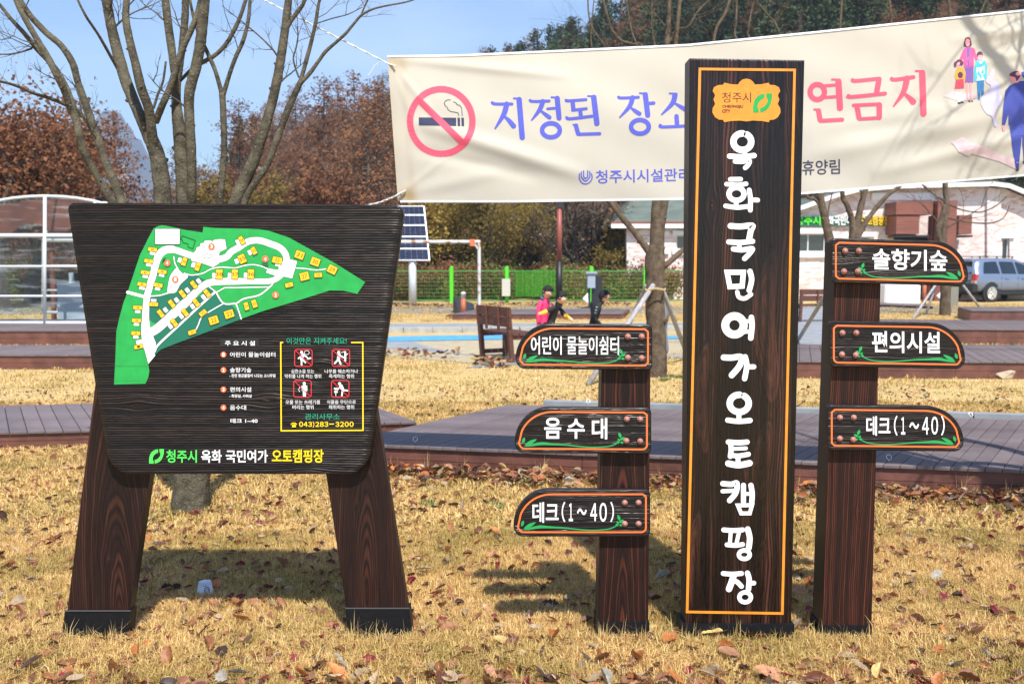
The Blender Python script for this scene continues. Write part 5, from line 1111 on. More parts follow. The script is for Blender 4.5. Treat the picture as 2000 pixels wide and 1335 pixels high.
# pleated green windscreen cloth hung on the fence
M['screen'] = mat('green_net_cloth', srgb(66, 168, 38), .7, transl=.3)
sn = M['screen'].node_tree; so = sn.nodes['Material Output']; sl_ = so.inputs[0].links[0].from_socket; st_ = sn.nodes.new('ShaderNodeBsdfTransparent'); sm_ = sn.nodes.new('ShaderNodeMixShader'); sm_.inputs[0].default_value = .45
sn.links.new(sl_, sm_.inputs[1]); sn.links.new(st_.outputs[0], sm_.inputs[2]); sn.links.new(sm_.outputs[0], so.inputs[0])
b = MB(); xa, xb = fx(1006), fx(1088); n = 60; v = []
for j in range(2):
    for i in range(n+1): v.append((xa+(xb-xa)*i/n, Yf-.09-.04*math.sin(i*.9)-.02*math.sin(i*2.3), .25 if j == 0 else ztop+.02))
o = mesh_obj('fence_screen', v, [(i, i+1, n+2+i, n+1+i) for i in range(n)], M['screen']); tag(o, 'bright green pleated net screen hung on the wire fence behind the girl', 'screen')
# solar panel on its mast
M['cell'] = mat('solar_cell', (.006, .010, .03), .15, (.012, .018, .045), 3); M['alu'] = mat('aluminium', (.62, .64, .66), .4, metal=.3)
Ys = 34.0; sp_ = thing('solar_panel', 'tilted solar panel on a pale mast behind the map board', 'solar panel', (P(805, 560, Ys).x, Ys, 0))
TLp, TRp, BRp, BLp = P(768, 402, Ys+.8), P(829, 402, Ys+.8), P(840, 508, Ys-.2), P(768, 508, Ys-.2)
MB().tube([(P(806, 560, Ys).x, Ys, 0), (P(806, 560, Ys).x, Ys, P(806, 505, Ys).z)], .14, 12).build('mast', M['alu'], sp_, smooth=True)
nrm = (TRp-TLp).cross(BLp-TLp).normalized()
if nrm.y > 0: nrm = -nrm
def qb(a, b_, c, d, th, off=0): 
    v = [p+nrm*off for p in (a, b_, c, d)]; v2_ = [p-nrm*th for p in v]; return v+v2_, [(0, 1, 2, 3), (7, 6, 5, 4), (0, 4, 5, 1), (1, 5, 6, 2), (2, 6, 7, 3), (3, 7, 4, 0)]
b = MB(); b.add(*qb(TLp, TRp, BRp, BLp, .08)); b.build('frame', M['alu'], sp_)
bl = lambda u, v: (TLp*(1-u)+TRp*u)*(1-v)+(BLp*(1-u)+BRp*u)*v
vs_ = [0, .17, .36, .57, .79, 1.0]
for k in range(5):
    b = MB()
    for i in range(6):
        u0, u1 = .03+.94*(i+.008)/6, .03+.94*(i+.992)/6
        for j in range(2):
            a0 = vs_[k]+.012+(vs_[k+1]-vs_[k]-.022)*j/2; a1 = vs_[k]+.012+(vs_[k+1]-vs_[k]-.022)*(j+.99)/2
            b.add(*qb(bl(u0, a0), bl(u1, a0), bl(u1, a1), bl(u0, a1), .006, .012))
    b.build('module', M['cell'], sp_)
# rusty goal-like frame
M['rust'] = mat('rusty_white_pipe', (.60, .60, .58), .6, (.32, .15, .06), 4, lo=.5, hi=.62)
Yg = 31.0; gf_ = thing('pipe_frame', 'rusty white pipe frame with an orange bracket near the corner', 'frame', (P(935, 590, Yg).x, Yg, 0))
x1_, x0_ = P(936, 560, Yg).x, P(690, 560, Yg).x; zt_ = P(900, 472, Yg).z
MB().tube([(x1_, Yg, 0), (x1_, Yg, zt_)], .055, 8).build('post', M['rust'], gf_); MB().tube([(x0_, Yg, 0), (x0_, Yg, zt_)], .055, 8).build('post', M['rust'], gf_)
MB().tube([(x0_, Yg, zt_), (x1_+.05, Yg, zt_)], .055, 8).build('crossbar', M['rust'], gf_)
M['hook'] = mat('orange_bracket', srgb(220, 110, 70), .6)
MB().box((P(923, 475, Yg).x, Yg-.03, zt_-.03), (.16, .17, .22)).build('bracket', M['hook'], gf_); MB().bar((P(926, 475, Yg).x, Yg, zt_-.04), (x1_, Yg, zt_-.28), .05, .05).build('brace', M['alu'], gf_)
# bollard, ramp, lamp post, meter box
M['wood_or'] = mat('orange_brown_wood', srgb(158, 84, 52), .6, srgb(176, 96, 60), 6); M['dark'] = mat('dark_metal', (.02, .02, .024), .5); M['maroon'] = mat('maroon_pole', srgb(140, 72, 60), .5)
Yb_ = G(905, 619).y; c = G(905, 619); bo_ = thing('bollard', 'short orange-brown bollard lamp with grey head by the road', 'bollard', c)
MB().tube([c, c+Vector((0, 0, P(905, 583, Yb_).z))], .075, 12).build('post', M['wood_or'], bo_, smooth=True); MB().lathe((c.x, c.y, P(905, 583, Yb_).z), [(.065, 0), (.065, .12), (.08, .13), (.075, .18), (.02, .2)], 12).build('head', M['alu'], bo_, smooth=True)
r0, r1, r2 = G(885, 610), G(928, 613), G(900, 618)
o = MB().add([G(885, 609), G(925, 606), G(926, 612), G(900, 619), G(885, 609)+Vector((0, 0, .5)), G(925, 606)+Vector((0, 0, .22)), G(926, 612)+Vector((0, 0, .2)), G(900, 619)+Vector((0, 0, .06))], [(0, 1, 2, 3), (4, 5, 6, 7), (0, 4, 7, 3), (3, 7, 6, 2), (2, 6, 5, 1), (1, 5, 4, 0)]).build('ramp', M['dark']); tag(o, 'black wedge ramp at the road edge by the bollard lamp', 'ramp')
Yl = 33.0; c = Vector((P(1092, 560, Yl).x, Yl, 0)); lp_ = thing('lamp_post', 'maroon lamp post before the green fence, shade on its lower half coloured in', 'lamp post', c)
MB().tube([c, (c.x, c.y, P(1092, 510, Yl).z)], .115, 14).build('lower_post', M['side'], lp_, smooth=True); MB().tube([(c.x, c.y, P(1092, 510, Yl).z), (c.x, c.y, P(1094, 405, Yl).z)], .09, 14).build('upper_post', M['maroon'], lp_, smooth=True)  # shade put into the colour: dark lower half, upper half in its lit maroon
zz = P(1094, 405, Yl).z; MB().box((c.x+.02, c.y, zz+.12), (.2, .2, .3)).build('lamp_bracket', M['dark'], lp_); MB().tube([(c.x, c.y, zz+.25), (c.x, c.y, zz+1.6), (c.x+.5, c.y-.2, zz+2.0)], .07, 8).build('arm', M['maroon'], lp_); MB().box((c.x+.8, c.y-.3, zz+2.0), (.7, .3, .1)).build('lamp_head', M['dark'], lp_)
M['egrey'] = mat('grey_box_paint', (.30, .34, .40), .5)
Ym = G(1156, 603).y; c = G(1156, 603); mb_ = thing('meter_box', 'grey electric meter box on twin posts by the deck', 'meter box', c)
x0 = P(1147, 550, Ym).x; x1 = P(1162, 550, Ym).x; zb_, zt2 = P(1150, 562, Ym).z, P(1150, 534, Ym).z
MB().box(((x0+x1)/2, Ym, (zb_+zt2)/2), (x1-x0, .3, zt2-zb_)).build('cabinet', M['egrey'], mb_); MB().box(((x0+x1)/2, Ym, zt2+.03), (x1-x0+.12, .42, .06)).build('hood', M['egrey'], mb_)
for x in (1151, 1159): p = P(x, 580, Ym); MB().box((p.x, Ym+.02, zb_/2), (.07, .07, zb_)).build('leg', M['dark'], mb_)
p = P(1165, 585, Ym+.6); o = MB().box((p.x, p.y, .55), (.34, .3, 1.1)).build('utility_cabinet', M['dark']); tag(o, 'dark grey utility cabinet right behind the meter box', 'cabinet')
p = P(1146, 585, Ym-.2); o = mesh_obj('notice_plate', [P(1138, 583, p.y), P(1148, 571, p.y), P(1149, 592, p.y)] + [q+Vector((0, .02, 0)) for q in (P(1138, 583, p.y), P(1148, 571, p.y), P(1149, 592, p.y))], [(0, 1, 2), (5, 4, 3), (0, 3, 4, 1), (1, 4, 5, 2), (2, 5, 3, 0)], M['white']); o.parent = mb_; o.location = -Vector(mb_.location); o.name = 'notice_plate'
p = P(986, 570, 36.7); o = MB().box((p.x+.05, 36.7, .60), (.32, .2, .66)).build('utility_cabinet', mat('beige_box', (.5, .48, .42), .6)); tag(o, 'pale beige cabinet box standing at the green fence post', 'cabinet')
# utility pole far left
c = Vector((P(245, 390, 120).x, 120, float(hill(P(245, 390, 120).x, 120)))); up_ = thing('utility_pole', 'thin grey utility pole with crossarm far off among the trees', 'utility pole', c)
M['conc'] = mat('concrete_pole', (.45, .46, .47), .8); zt3 = P(247, 316, 120).z
MB().tube([c, (c.x, c.y, zt3)], [.32, .24], 8).build('pole', M['conc'], up_); MB().box((c.x-.6, c.y, P(240, 346, 120).z), (2.6, .2, .25)).build('crossarm', M['conc'], up_)

# benches
M['bench'] = mat('dark_brown_timber', srgb(82, 48, 38), .55, srgb(98, 60, 48), 6, stretch=(1, 1, 6))
def bench(label, loc, rz, L, group):
    t = thing('park_bench', label, 'bench', (0, 0, 0), group); mt = M['bench']
    for sx in (-L/2+.06, L/2-.06):
        MB().bar((sx, .22, 0), (sx, .22, .42), .07, .07).build('leg', mt, t); MB().bar((sx, -.20, 0), (sx, -.27, .86), .07, .07).build('leg', mt, t)
        MB().box((sx, 0, .10), (.06, .44, .07)).build('stretcher', mt, t); MB().box((sx, .0, .39), (.06, .44, .06)).build('seat_rail', mt, t)
    for k in range(4): MB().box((0, -.16+k*.125, .445), (L, .105, .035)).build('seat_slat', mt, t)
    for k in range(2): MB().bar((-L/2, -.262-.008*k, .63+k*.165), (L/2, -.262-.008*k, .63+k*.165), .03, .145).build('back_slat', mt, t)
    for sx in (-L*.17, L*.2): MB().bar((sx, -.285, .50), (sx, -.31, .86), .045, .03).build('back_brace', mt, t)
    t.location = loc; t.rotation_euler = (0, 0, rz); return t
pb = G(972, 706); bench('dark brown bench seen from behind at the left end of the children', (pb.x+.16, pb.y+.35, 0), math.radians(-62), 1.15, 'park benches')
pb2 = G(1604, 628); bench('dark slatted bench partly hidden between the name board and the taller sign', (pb2.x, pb2.y, 0), math.radians(8), 1.5, 'park benches')
# ================================================================== BRICK BUILDING
def brick_mat():
    m, n, b = new_mat('whitewashed_brick'); L = n.links.new; t = N(n, 'ShaderNodeTexCoord'); g = N(n, 'ShaderNodeNewGeometry')
    s = N(n, 'ShaderNodeSeparateXYZ'); L(g.outputs['Position'], s.inputs[0]); c = N(n, 'ShaderNodeCombineXYZ')
    ad = N(n, 'ShaderNodeMath', operation='ADD'); L(s.outputs[0], ad.inputs[0]); L(s.outputs[1], ad.inputs[1]); L(ad.outputs[0], c.inputs[0]); L(s.outputs[2], c.inputs[1])
    bt_ = N(n, 'ShaderNodeTexBrick'); L(c.outputs[0], bt_.inputs['Vector']); bt_.inputs['Scale'].default_value = 1; bt_.inputs['Brick Width'].default_value = .24; bt_.inputs['Row Height'].default_value = .085
    bt_.inputs['Mortar Size'].default_value = .006; bt_.inputs['Bias'].default_value = -.1; bt_.inputs['Color1'].default_value = (*srgb(234, 220, 214), 1); bt_.inputs['Color2'].default_value = (*srgb(198, 152, 138), 1); bt_.inputs['Mortar'].default_value = (*srgb(216, 206, 200), 1)
    v = N(n, 'ShaderNodeTexNoise'); v.inputs['Scale'].default_value = 1; mp_ = N(n, 'ShaderNodeMapping'); mp_.inputs['Scale'].default_value = (3.1, 9.5, 1); L(c.outputs[0], mp_.inputs[0]); L(mp_.outputs[0], v.inputs['Vector']); v.inputs['Detail'].default_value = 1
    r = N(n, 'ShaderNodeValToRGB'); e = r.color_ramp.elements; e[0].position = .70; e[1].position = .73; e[0].color = (0, 0, 0, 1); e[1].color = (.8, .8, .8, 1); L(v.outputs['Fac'], r.inputs[0])
    q = N(n, 'ShaderNodeMixRGB'); L(r.outputs[0], q.inputs[0]); L(bt_.outputs['Color'], q.inputs[1]); q.inputs[2].default_value = (*srgb(120, 112, 116), 1)
    v2_ = N(n, 'ShaderNodeTexNoise'); v2_.inputs['Scale'].default_value = .8; v2_.inputs['Detail'].default_value = 6; L(c.outputs[0], v2_.inputs['Vector']); r2 = N(n, 'ShaderNodeValToRGB'); e = r2.color_ramp.elements; e[0].position = .42; e[1].position = .62; e[0].color = (0, 0, 0, 1); e[1].color = (.65, .65, .65, 1); L(v2_.outputs['Fac'], r2.inputs[0])
    q2 = N(n, 'ShaderNodeMixRGB'); L(r2.outputs[0], q2.inputs[0]); L(q.outputs[0], q2.inputs[1]); q2.inputs[2].default_value = (*srgb(232, 222, 218), 1)
    L(q2.outputs[0], b.inputs['Base Color']); b.inputs['Roughness'].default_value = .85
    bp = N(n, 'ShaderNodeBump'); bp.inputs['Strength'].default_value = .6; bp.inputs['Distance'].default_value = .02; L(bt_.outputs['Fac'], bp.inputs['Height']); bp.invert = True; L(bp.outputs[0], b.inputs['Normal'])
    return m
M['brick'] = brick_mat(); M['lintel'] = mat('white_stone_trim', (.76, .76, .76), .6); M['glass'] = mat('dark_window_glass', (.012, .02, .022), .06, spec=.8)
M['shingle'] = mat('grey_green_roof', srgb(84, 94, 86), .8, srgb(98, 108, 98), 2, bump=.4, bscale=12); M['porch'] = mat('brown_porch_cladding', srgb(112, 66, 54), .6, srgb(130, 78, 64), 1.2, stretch=(1, 1, 12))
M['winframe'] = mat('pale_window_frame', (.55, .57, .58), .5)
YW = 40.0
def W(px, py, dy=0): return P(px, py, YW)+Vector((0, dy, 0))
bld = thing('brick_building', 'whitewashed pink brick building with hipped roof, curved gable and brown porch', 'building', W(1600, 590))
def wall(name, pts, th=.3, mt=None, dy=0, par=bld):
    v = [W(x, y, dy) for x, y in pts]; V, Fc = poly2d([(p.x, p.z) for p in v]); a = [(x, YW+dy, z) for x, z in V]; b_ = [(x, YW+dy+th, z) for x, z in V]; n = len(a)
    o = MB().add(a+b_, [tuple(f) for f in Fc]+[tuple(i+n for i in f[::-1]) for f in Fc]+[(i, n+i, n+(i+1) % n, (i+1) % n) for i in range(n)]).build(name, mt or M['brick'], par); return o
def wallh(name, outer, holes, th=.3, dy=0, par=bld):
    v = [W(x, y, dy) for x, y in outer]; hs = [[W(x, y, dy) for x, y in h] for h in holes]
    V, Fc = poly2d([(p.x, p.z) for p in v], [[(p.x, p.z) for p in h] for h in hs]); a = [(x, YW+dy, z) for x, z in V]; b_ = [(x, YW+dy+th, z) for x, z in V]; n = len(a)
    f = [tuple(q) for q in Fc]+[tuple(i+n for i in q[::-1]) for q in Fc]; k = 0
    for loop in [v]+hs:
        m_ = len(loop); f += [(k+i, n+k+i, n+k+(i+1) % m_, k+(i+1) % m_) for i in range(m_)]; k += m_
    return MB().add(a+b_, f).build(name, M['brick'], par)
def window(x0, y0, x1, y1, dy=0, lint=8, sill=8, mull=0):
    hole = [(x0, y0), (x1, y0), (x1, y1), (x0, y1)]
    a, c = W(x0, y1, dy), W(x1, y0, dy); cx, cz = (a.x+c.x)/2, (a.z+c.z)/2; w_, h_ = c.x-a.x, c.z-a.z
    fr_ = MB()
    for s_ in (-1, 1): fr_.box((cx+s_*(w_/2-.025), YW+dy+.14, cz), (.05, .08, h_)); fr_.box((cx, YW+dy+.14, cz+s_*(h_/2-.025)), (w_-.1, .08, .05))
    for k in range(mull): fr_.box((a.x+w_*(k+1)/(mull+1), YW+dy+.14, cz), (.05, .07, h_-.1))
    fo = fr_.build('window', M['winframe'], bld); MB().box((cx, YW+dy+.17, cz), (w_-.04, .02, h_-.04)).build('pane', M['glass'], fo)
    if lint: MB().box((cx, YW+dy-.02, c.z+lint/50/2+.003), (w_+.36, .16, lint/49)).build('lintel', M['lintel'], bld)
    if sill: MB().box((cx, YW+dy-.03, a.z-sill/50/2-.003), (w_+.36, .2, sill/49)).build('window_sill', M['lintel'], bld)
    return hole
zg = 596
holesL = [window(1288, 459, 1298, 487, lint=8, sill=9), window(1321, 459, 1340, 487, lint=9, sill=10)]
wallh('wall', [(1224, zg), (1224, 441), (1395, 441), (1395, zg)], holesL)
wall('gable_end_wall', [(1224, zg), (1224, 441), (1226, 441), (1226, zg)], 8.0, dy=.3)
# hipped roof
e0, e1 = W(1192, 441, -.32), W(1420, 441, -.32); dd = Vector((0, 9.5, 0)); up = Vector((0, 0, 1.75)); r0_ = e0.lerp(e1, .36)+dd*.5+up; r1_ = e1+dd*.5+up
MB().add([e0, e1, e1+dd, e0+dd, r0_, r1_], [(0, 1, 5, 4), (2, 3, 4, 5), (3, 0, 4), (3, 2, 1, 0)]).build('hipped_roof', M['shingle'], bld)
MB().bar(e0+Vector((0, -.03, -.02)), e1+Vector((0, -.03, -.02)), .08, .17).build('gutter', M['lintel'], bld); MB().bar(e0+Vector((0, 0, .12)), e1+Vector((0, 0, .12)), .05, .1).build('roof_edge', M['porch'], bld)
# gabled hall
top = [(1395, 462), (1480, 432), (1561, 409), (1620, 388), (1669, 375), (1740, 369), (1855, 366), (1931, 364), (1961, 368), (2000, 384), (2070, 420), (2120, 450)]
hw = [window(1480, 456, 1613, 492, lint=11, sill=11, mull=3), window(1668, 462, 1700, 500, lint=8, sill=8), window(1957, 465, 1972, 508, dy=0, lint=10, sill=0)]
wallh('wall', [(1395, zg)]+top+[(2120, zg)], hw)
wall('wall_pier', [(1925, zg), (1925, 367), (1952, 370), (1952, zg)], .14, dy=-.143)
fb = MB(); ft_ = [W(x, y-3, -.45) for x, y in top]
for i in range(len(ft_)-1): fb.bar(ft_[i], ft_[i+1]+(ft_[i+1]-ft_[i])*.002, .14, .17, up=(0, 0, 1))
fb.build('white_fascia', M['lintel'], bld)
v = []; 
for dy in (-.42, 12):
    for x, y in top: p = W(x, y-3, 0); v.append((p.x, YW+dy, p.z+.02))
n = len(top); rf = mesh_obj('roof', v+[(x, y, z+.12) for x, y, z in v], [(i, i+1, n+i+1, n+i) for i in range(n-1)]+[(2*n+i+1, 2*n+i, 3*n+i, 3*n+i+1) for i in range(n-1)]+[(i+1, i, 2*n+i, 2*n+i+1) for i in range(n-1)], M['shingle'], bld)
MB().box(W(1762, 384, -.06), (2.6, .14, .3)).build('lintel', M['lintel'], bld)
# porch
def pbx(name, x0, y0, x1, y1, dy, dp, mt=M['porch']):
    a, c = P(x0, y1, YW+dy), P(x1, y0, YW+dy); return MB().box(((a.x+c.x)/2, YW+dy+dp/2, (a.z+c.z)/2), (c.x-a.x, dp, c.z-a.z)).build(name, mt, bld)
pbx('porch_canopy', 1750, 394, 1823, 419, -1.2, 1.18); pbx('porch_canopy', 1750, 421, 1796, 457, -1.15, 1.1); pbx('porch_pier', 1825, 392, 1870, 596, -1.5, .6); pbx('porch_pier', 1815, 421, 1823, 596, -1.2, .4)
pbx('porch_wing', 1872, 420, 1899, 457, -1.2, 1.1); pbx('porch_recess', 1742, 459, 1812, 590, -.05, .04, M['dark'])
pbx('porch_slab', 1752, 459, 1900, 463, -1.1, 1.0, M['dark'])
sg = thing('roof_sign', 'row of green, white and yellow sign letters above the long window', 'sign', W(1650, 440)); SG = lambda x, y, off: P(x, y, YW-.18-off)
pbx2 = MB(); a, c = P(1476, 441, YW-.08), P(1741, 423, YW-.08); pbx2.box(((a.x+c.x)/2, YW-.1, (a.z+c.z)/2), (c.x-a.x, .1, c.z-a.z)).build('backing', mat('sign_backing', (.01, .10, .06), .6), sg)
for t_, x0, x1, mm in (('청주시', 1552, 1603, mat('sign_green', srgb(80, 215, 40), .4)), ('옥화국민여가', 1606, 1676, M['white']), ('오토캠핑장', 1681, 1738, mat('sign_yellow', srgb(240, 190, 20), .4))):
    f_ = Flat(SG, .0, .08); f_.text(t_, boxq(x0, 421.5, x1, 440), 0, .03); f_.build('lettering', mm, sg)
a, c = P(1728, 596, 35), P(1799, 555, 35); o = MB().box(((a.x+c.x)/2, 35.3, c.z/2), (c.x-a.x, .6, c.z)).build('white_box', mat('white_plastic_box', (.8, .8, .8), .5)); 
for e_ in range(1): pass
bm_ = bmesh.new(); bm_.from_mesh(o.data); bmesh.ops.bevel(bm_, geom=bm_.edges[:], offset=.04, segments=2, affect='EDGES'); bm_.to_mesh(o.data); bm_.free(); tag(o, 'plain white box-shaped cabinet standing before the brown porch', 'box')
p = G(1804, 600); o = MB().tube([p, p+Vector((0, 0, .95))], .07, 10).build('bollard', M['wood_or'], smooth=True); tag(o, 'orange-brown wooden bollard just right of the white box', 'bollard')
o = MB().add([P(1829, 577, 33), P(1841, 566, 33), P(1841, 588, 33), P(1829, 577, 33.04), P(1841, 566, 33.04), P(1841, 588, 33.04)], [(0, 1, 2), (5, 4, 3), (0, 3, 4, 1), (1, 4, 5, 2), (2, 5, 3, 0)]).build('warning_plate', M['white']); tag(o, 'small white pointed plate fixed at the slender staked tree trunk', 'plate')
a, c = P(1856, 592, 33.5), P(1872, 560, 33.5); o = MB().box(((a.x+c.x)/2, 33.6, c.z/2), (c.x-a.x, .25, c.z)).build('utility_cabinet', mat('khaki_box', (.22, .20, .15), .6)); tag(o, 'khaki utility cabinet between the slender tree and the car', 'cabinet')

# ================================================================== CAR
def car(loc, rz):
    t = thing('parked_car', 'silver-blue sport utility car parked in front of the brick building', 'car', (0, 0, 0))
    pm, n, b = new_mat('silver_blue_car_paint'); b.inputs['Base Color'].default_value = (*srgb(118, 132, 154), 1); b.inputs['Metallic'].default_value = .45; b.inputs['Roughness'].default_value = .32; b.inputs['Coat Weight'].default_value = .7; b.inputs['Coat Roughness'].default_value = .05
    tyre = mat('tyre_rubber', (.012, .012, .012), .85); rim = mat('alloy_rim', (.70, .71, .72), .25, metal=.9); gl = mat('car_glass', (.008, .014, .022), .04, spec=.9); blk = mat('black_bumper', (.015, .016, .018), .6)
    S = [(0.0, .62, 1.02, 1.06, .86, .60), (.06, .50, 1.06, 1.34, .90, .62), (.20, .42, 1.08, 1.60, .925, .64), (.42, .40, 1.08, 1.70, .935, .655), (.9, .38, 1.08, 1.745, .94, .665), (1.6, .36, 1.07, 1.75, .94, .67), (2.3, .36, 1.06, 1.73, .94, .66), (2.75, .36, 1.05, 1.62, .935, .64), (3.1, .36, 1.04, 1.36, .93, .66), (3.42, .38, 1.02, 1.10, .92, .72), (3.9, .40, .96, 1.0, .90, .70), (4.3, .44, .88, .90, .84, .62), (4.48, .52, .72, .74, .74, .5)]
    def ring(s):
        x, zb, zl, zt_, wb, wt = s; h = zt_-zl
        half = [(wb*.80, zb), (wb*.97, zb+.06), (wb, zb+.25), (wb+.005, zl-.22), (wb-.015, zl-.03), (wb-.05, zl+.02), (wt+(wb-.05-wt)*.50, zl+h*.5), (wt+.02, zl+h*.88), (wt-.05, zl+h*.97), (wt*.5, zt_), (0, zt_+.012*(h > .2))]
        return [(x, y, z) for y, z in half]+[(x, -y, z) for y, z in half[-2::-1]]
    rings = [ring(s) for s in S]; k = len(rings[0]); v = [p for r in rings for p in r]
    f = [(i*k+j, i*k+j+1, (i+1)*k+j+1, (i+1)*k+j) for i in range(len(S)-1) for j in range(k-1)]+[(i*k+k-1, i*k, (i+1)*k, (i+1)*k+k-1) for i in range(len(S)-1)]+[tuple(range(k)), tuple(range((len(S)-1)*k+k-1, (len(S)-1)*k-1, -1))]
    bd = mesh_obj('body', v, f, pm, t, True); bm = bmesh.new(); bm.from_mesh(bd.data); bmesh.ops.recalc_face_normals(bm, faces=bm.faces); bm.to_mesh(bd.data); bm.free()
    def side(x, fr_):   # point on the glasshouse side at length x, height fraction
        for i in range(len(S)-1):
            if S[i][0] <= x <= S[i+1][0]: u = (x-S[i][0])/(S[i+1][0]-S[i][0]); r = [a*(1-u)+b_*u for a, b_ in zip(S[i], S[i+1])]; break
        x, zb, zl, zt_, wb, wt = r; h = zt_-zl; P_ = [(wb-.05, zl+.02), (wt+(wb-.05-wt)*.5, zl+h*.5), (wt+.02, zl+h*.88)]
        if fr_ < .5: q = fr_/.5; a, c = P_[0], P_[1]
        else: q = (fr_-.5)/.5; a, c = P_[1], P_[2]
        return a[0]*(1-q)+c[0]*q, a[1]*(1-q)+c[1]*q
    for sg_ in (-1, 1):
        for (xa, xb, xa2, xb2) in ((.42, 1.28, .60, 1.22), (1.40, 2.18, 1.38, 2.12), (2.28, 3.20, 2.24, 2.86)):
            vv = []; nx_ = 7
            for j, fr_ in enumerate((.05, .5, .86)):
                q = j/2
                for i in range(nx_):
                    x = (xa*(1-q)+xa2*q)+((xb*(1-q)+xb2*q)-(xa*(1-q)+xa2*q))*i/(nx_-1); y, z = side(x, fr_); vv.append((x, sg_*(y+.012), z))
            ff = [(j*nx_+i, j*nx_+i+1, (j+1)*nx_+i+1, (j+1)*nx_+i) for j in range(2) for i in range(nx_-1)]
            if sg_ > 0: ff = [q_[::-1] for q_ in ff]
            mesh_obj('window', vv, ff, gl, t, True)
        for x in (1.62, 2.52): MB().box((x, sg_*.955, .93), (.2, .04, .035)).build('door_handle', pm, t)
        for x in (1.33, 2.22, 3.16): MB().box((x, sg_*.941, .72), (.012, .006, .55)).build('door_seam', blk, t)
        MB().box((2.1, sg_*.945, .56), (3.0, .03, .06)).build('side_moulding', mat('grey_moulding', (.12, .13, .15), .5), t)
        MB().box((2.05, sg_*.90, .36), (2.0, .12, .10)).build('sill', blk, t)
        mb = MB(); mb.bar((.45, sg_*.60, 1.80), (2.3, sg_*.60, 1.80), .03, .03); [mb.box((x, sg_*.60, 1.76), (.04, .04, .08)) for x in (.5, 1.4, 2.25)]; mb.build('roof_rail', blk, t)
        MB().box((2.98, sg_*1.02, 1.10), (.14, .18, .16)).build('mirror', pm, t)
        for x in (.80, 3.55):
            mb = MB(); mb.lathe((x, sg_*.93, .37), [(.43, 0), (.43, .022), (.40, .024)], 24, axis=(0, sg_, 0)); mb.build('wheel_arch', blk, t)
            w_ = MB(); w_.lathe((x, sg_*.76, .355), [(.30, 0), (.345, .02), (.355, .06), (.355, .18), (.335, .215), (.26, .222), (.255, .20)], 28, axis=(0, sg_, 0)); wo_ = w_.build('wheel', tyre, t, smooth=False)
            mb = MB(); mb.lathe((x, sg_*.955, .355), [(.235, 0), (.255, .01), (.255, .03), (.235, .032), (.225, .012), (.05, .008)], 28, axis=(0, sg_, 0))
            mb.lathe((x, sg_*.955, .355), [(.06, 0), (.06, .034), (.03, .04)], 14, axis=(0, sg_, 0))
            for q in range(5):
                a = q*2*math.pi/5+.3; mb.bar((x+math.cos(a)*.05, sg_*.975, .355+math.sin(a)*.05), (x+math.cos(a)*.24, sg_*.972, .355+math.sin(a)*.24), .03, .055, up=(0, 1, 0))
            mb.build('rim', rim, wo_)
            MB().lathe((x, sg_*.950, .355), [(.23, 0), (.23, .004)], 20, axis=(0, sg_, 0)).build('brake_disc', blk, wo_)
        tl_ = MB(); tl_.box((.055, sg_*.80, .98), (.16, .20, .26)); tl_.build('tail_light', mat('tail_light_red', (.45, .02, .02), .2), t); MB().box((.045, sg_*.80, .80), (.16, .20, .12)).build('tail_light', mat('tail_light_amber', (.5, .3, .25), .25), t)
    rw = mesh_obj('window', [(.045, -.66, 1.12), (.045, .66, 1.12), (.18, .56, 1.56), (.18, -.56, 1.56)], [(3, 2, 1, 0)], gl, t); rw.location.x = -.035
    MB().box((-.02, 0, .56), (.26, 1.80, .28)).build('bumper', blk, t); MB().box((4.44, 0, .5), (.2, 1.6, .26)).build('bumper', blk, t); MB().box((-.015, 0, .86), (.03, .52, .13)).build('number_plate', M['white'], t)
    MB().box((.25, 0, 1.62), (.26, 1.1, .04)).build('spoiler', pm, t)
    MB().box((2.2, 0, .33), (3.9, 1.5, .12)).build('underbody', blk, t)
    mesh_obj('windscreen', [(2.86, -.60, 1.55), (2.86, .60, 1.55), (3.36, .74, 1.12), (3.36, -.74, 1.12)], [(0, 1, 2, 3)], gl, t).location.z = .03
    t.location = loc; t.rotation_euler = (0, 0, rz); return t
cg = G(1935, 590); cr = math.radians(22); rw_ = Vector((math.cos(cr)*.80+math.sin(cr)*.93, math.sin(cr)*.80-math.cos(cr)*.93, 0)); car(Vector((cg.x, cg.y, .0))-rw_, cr)

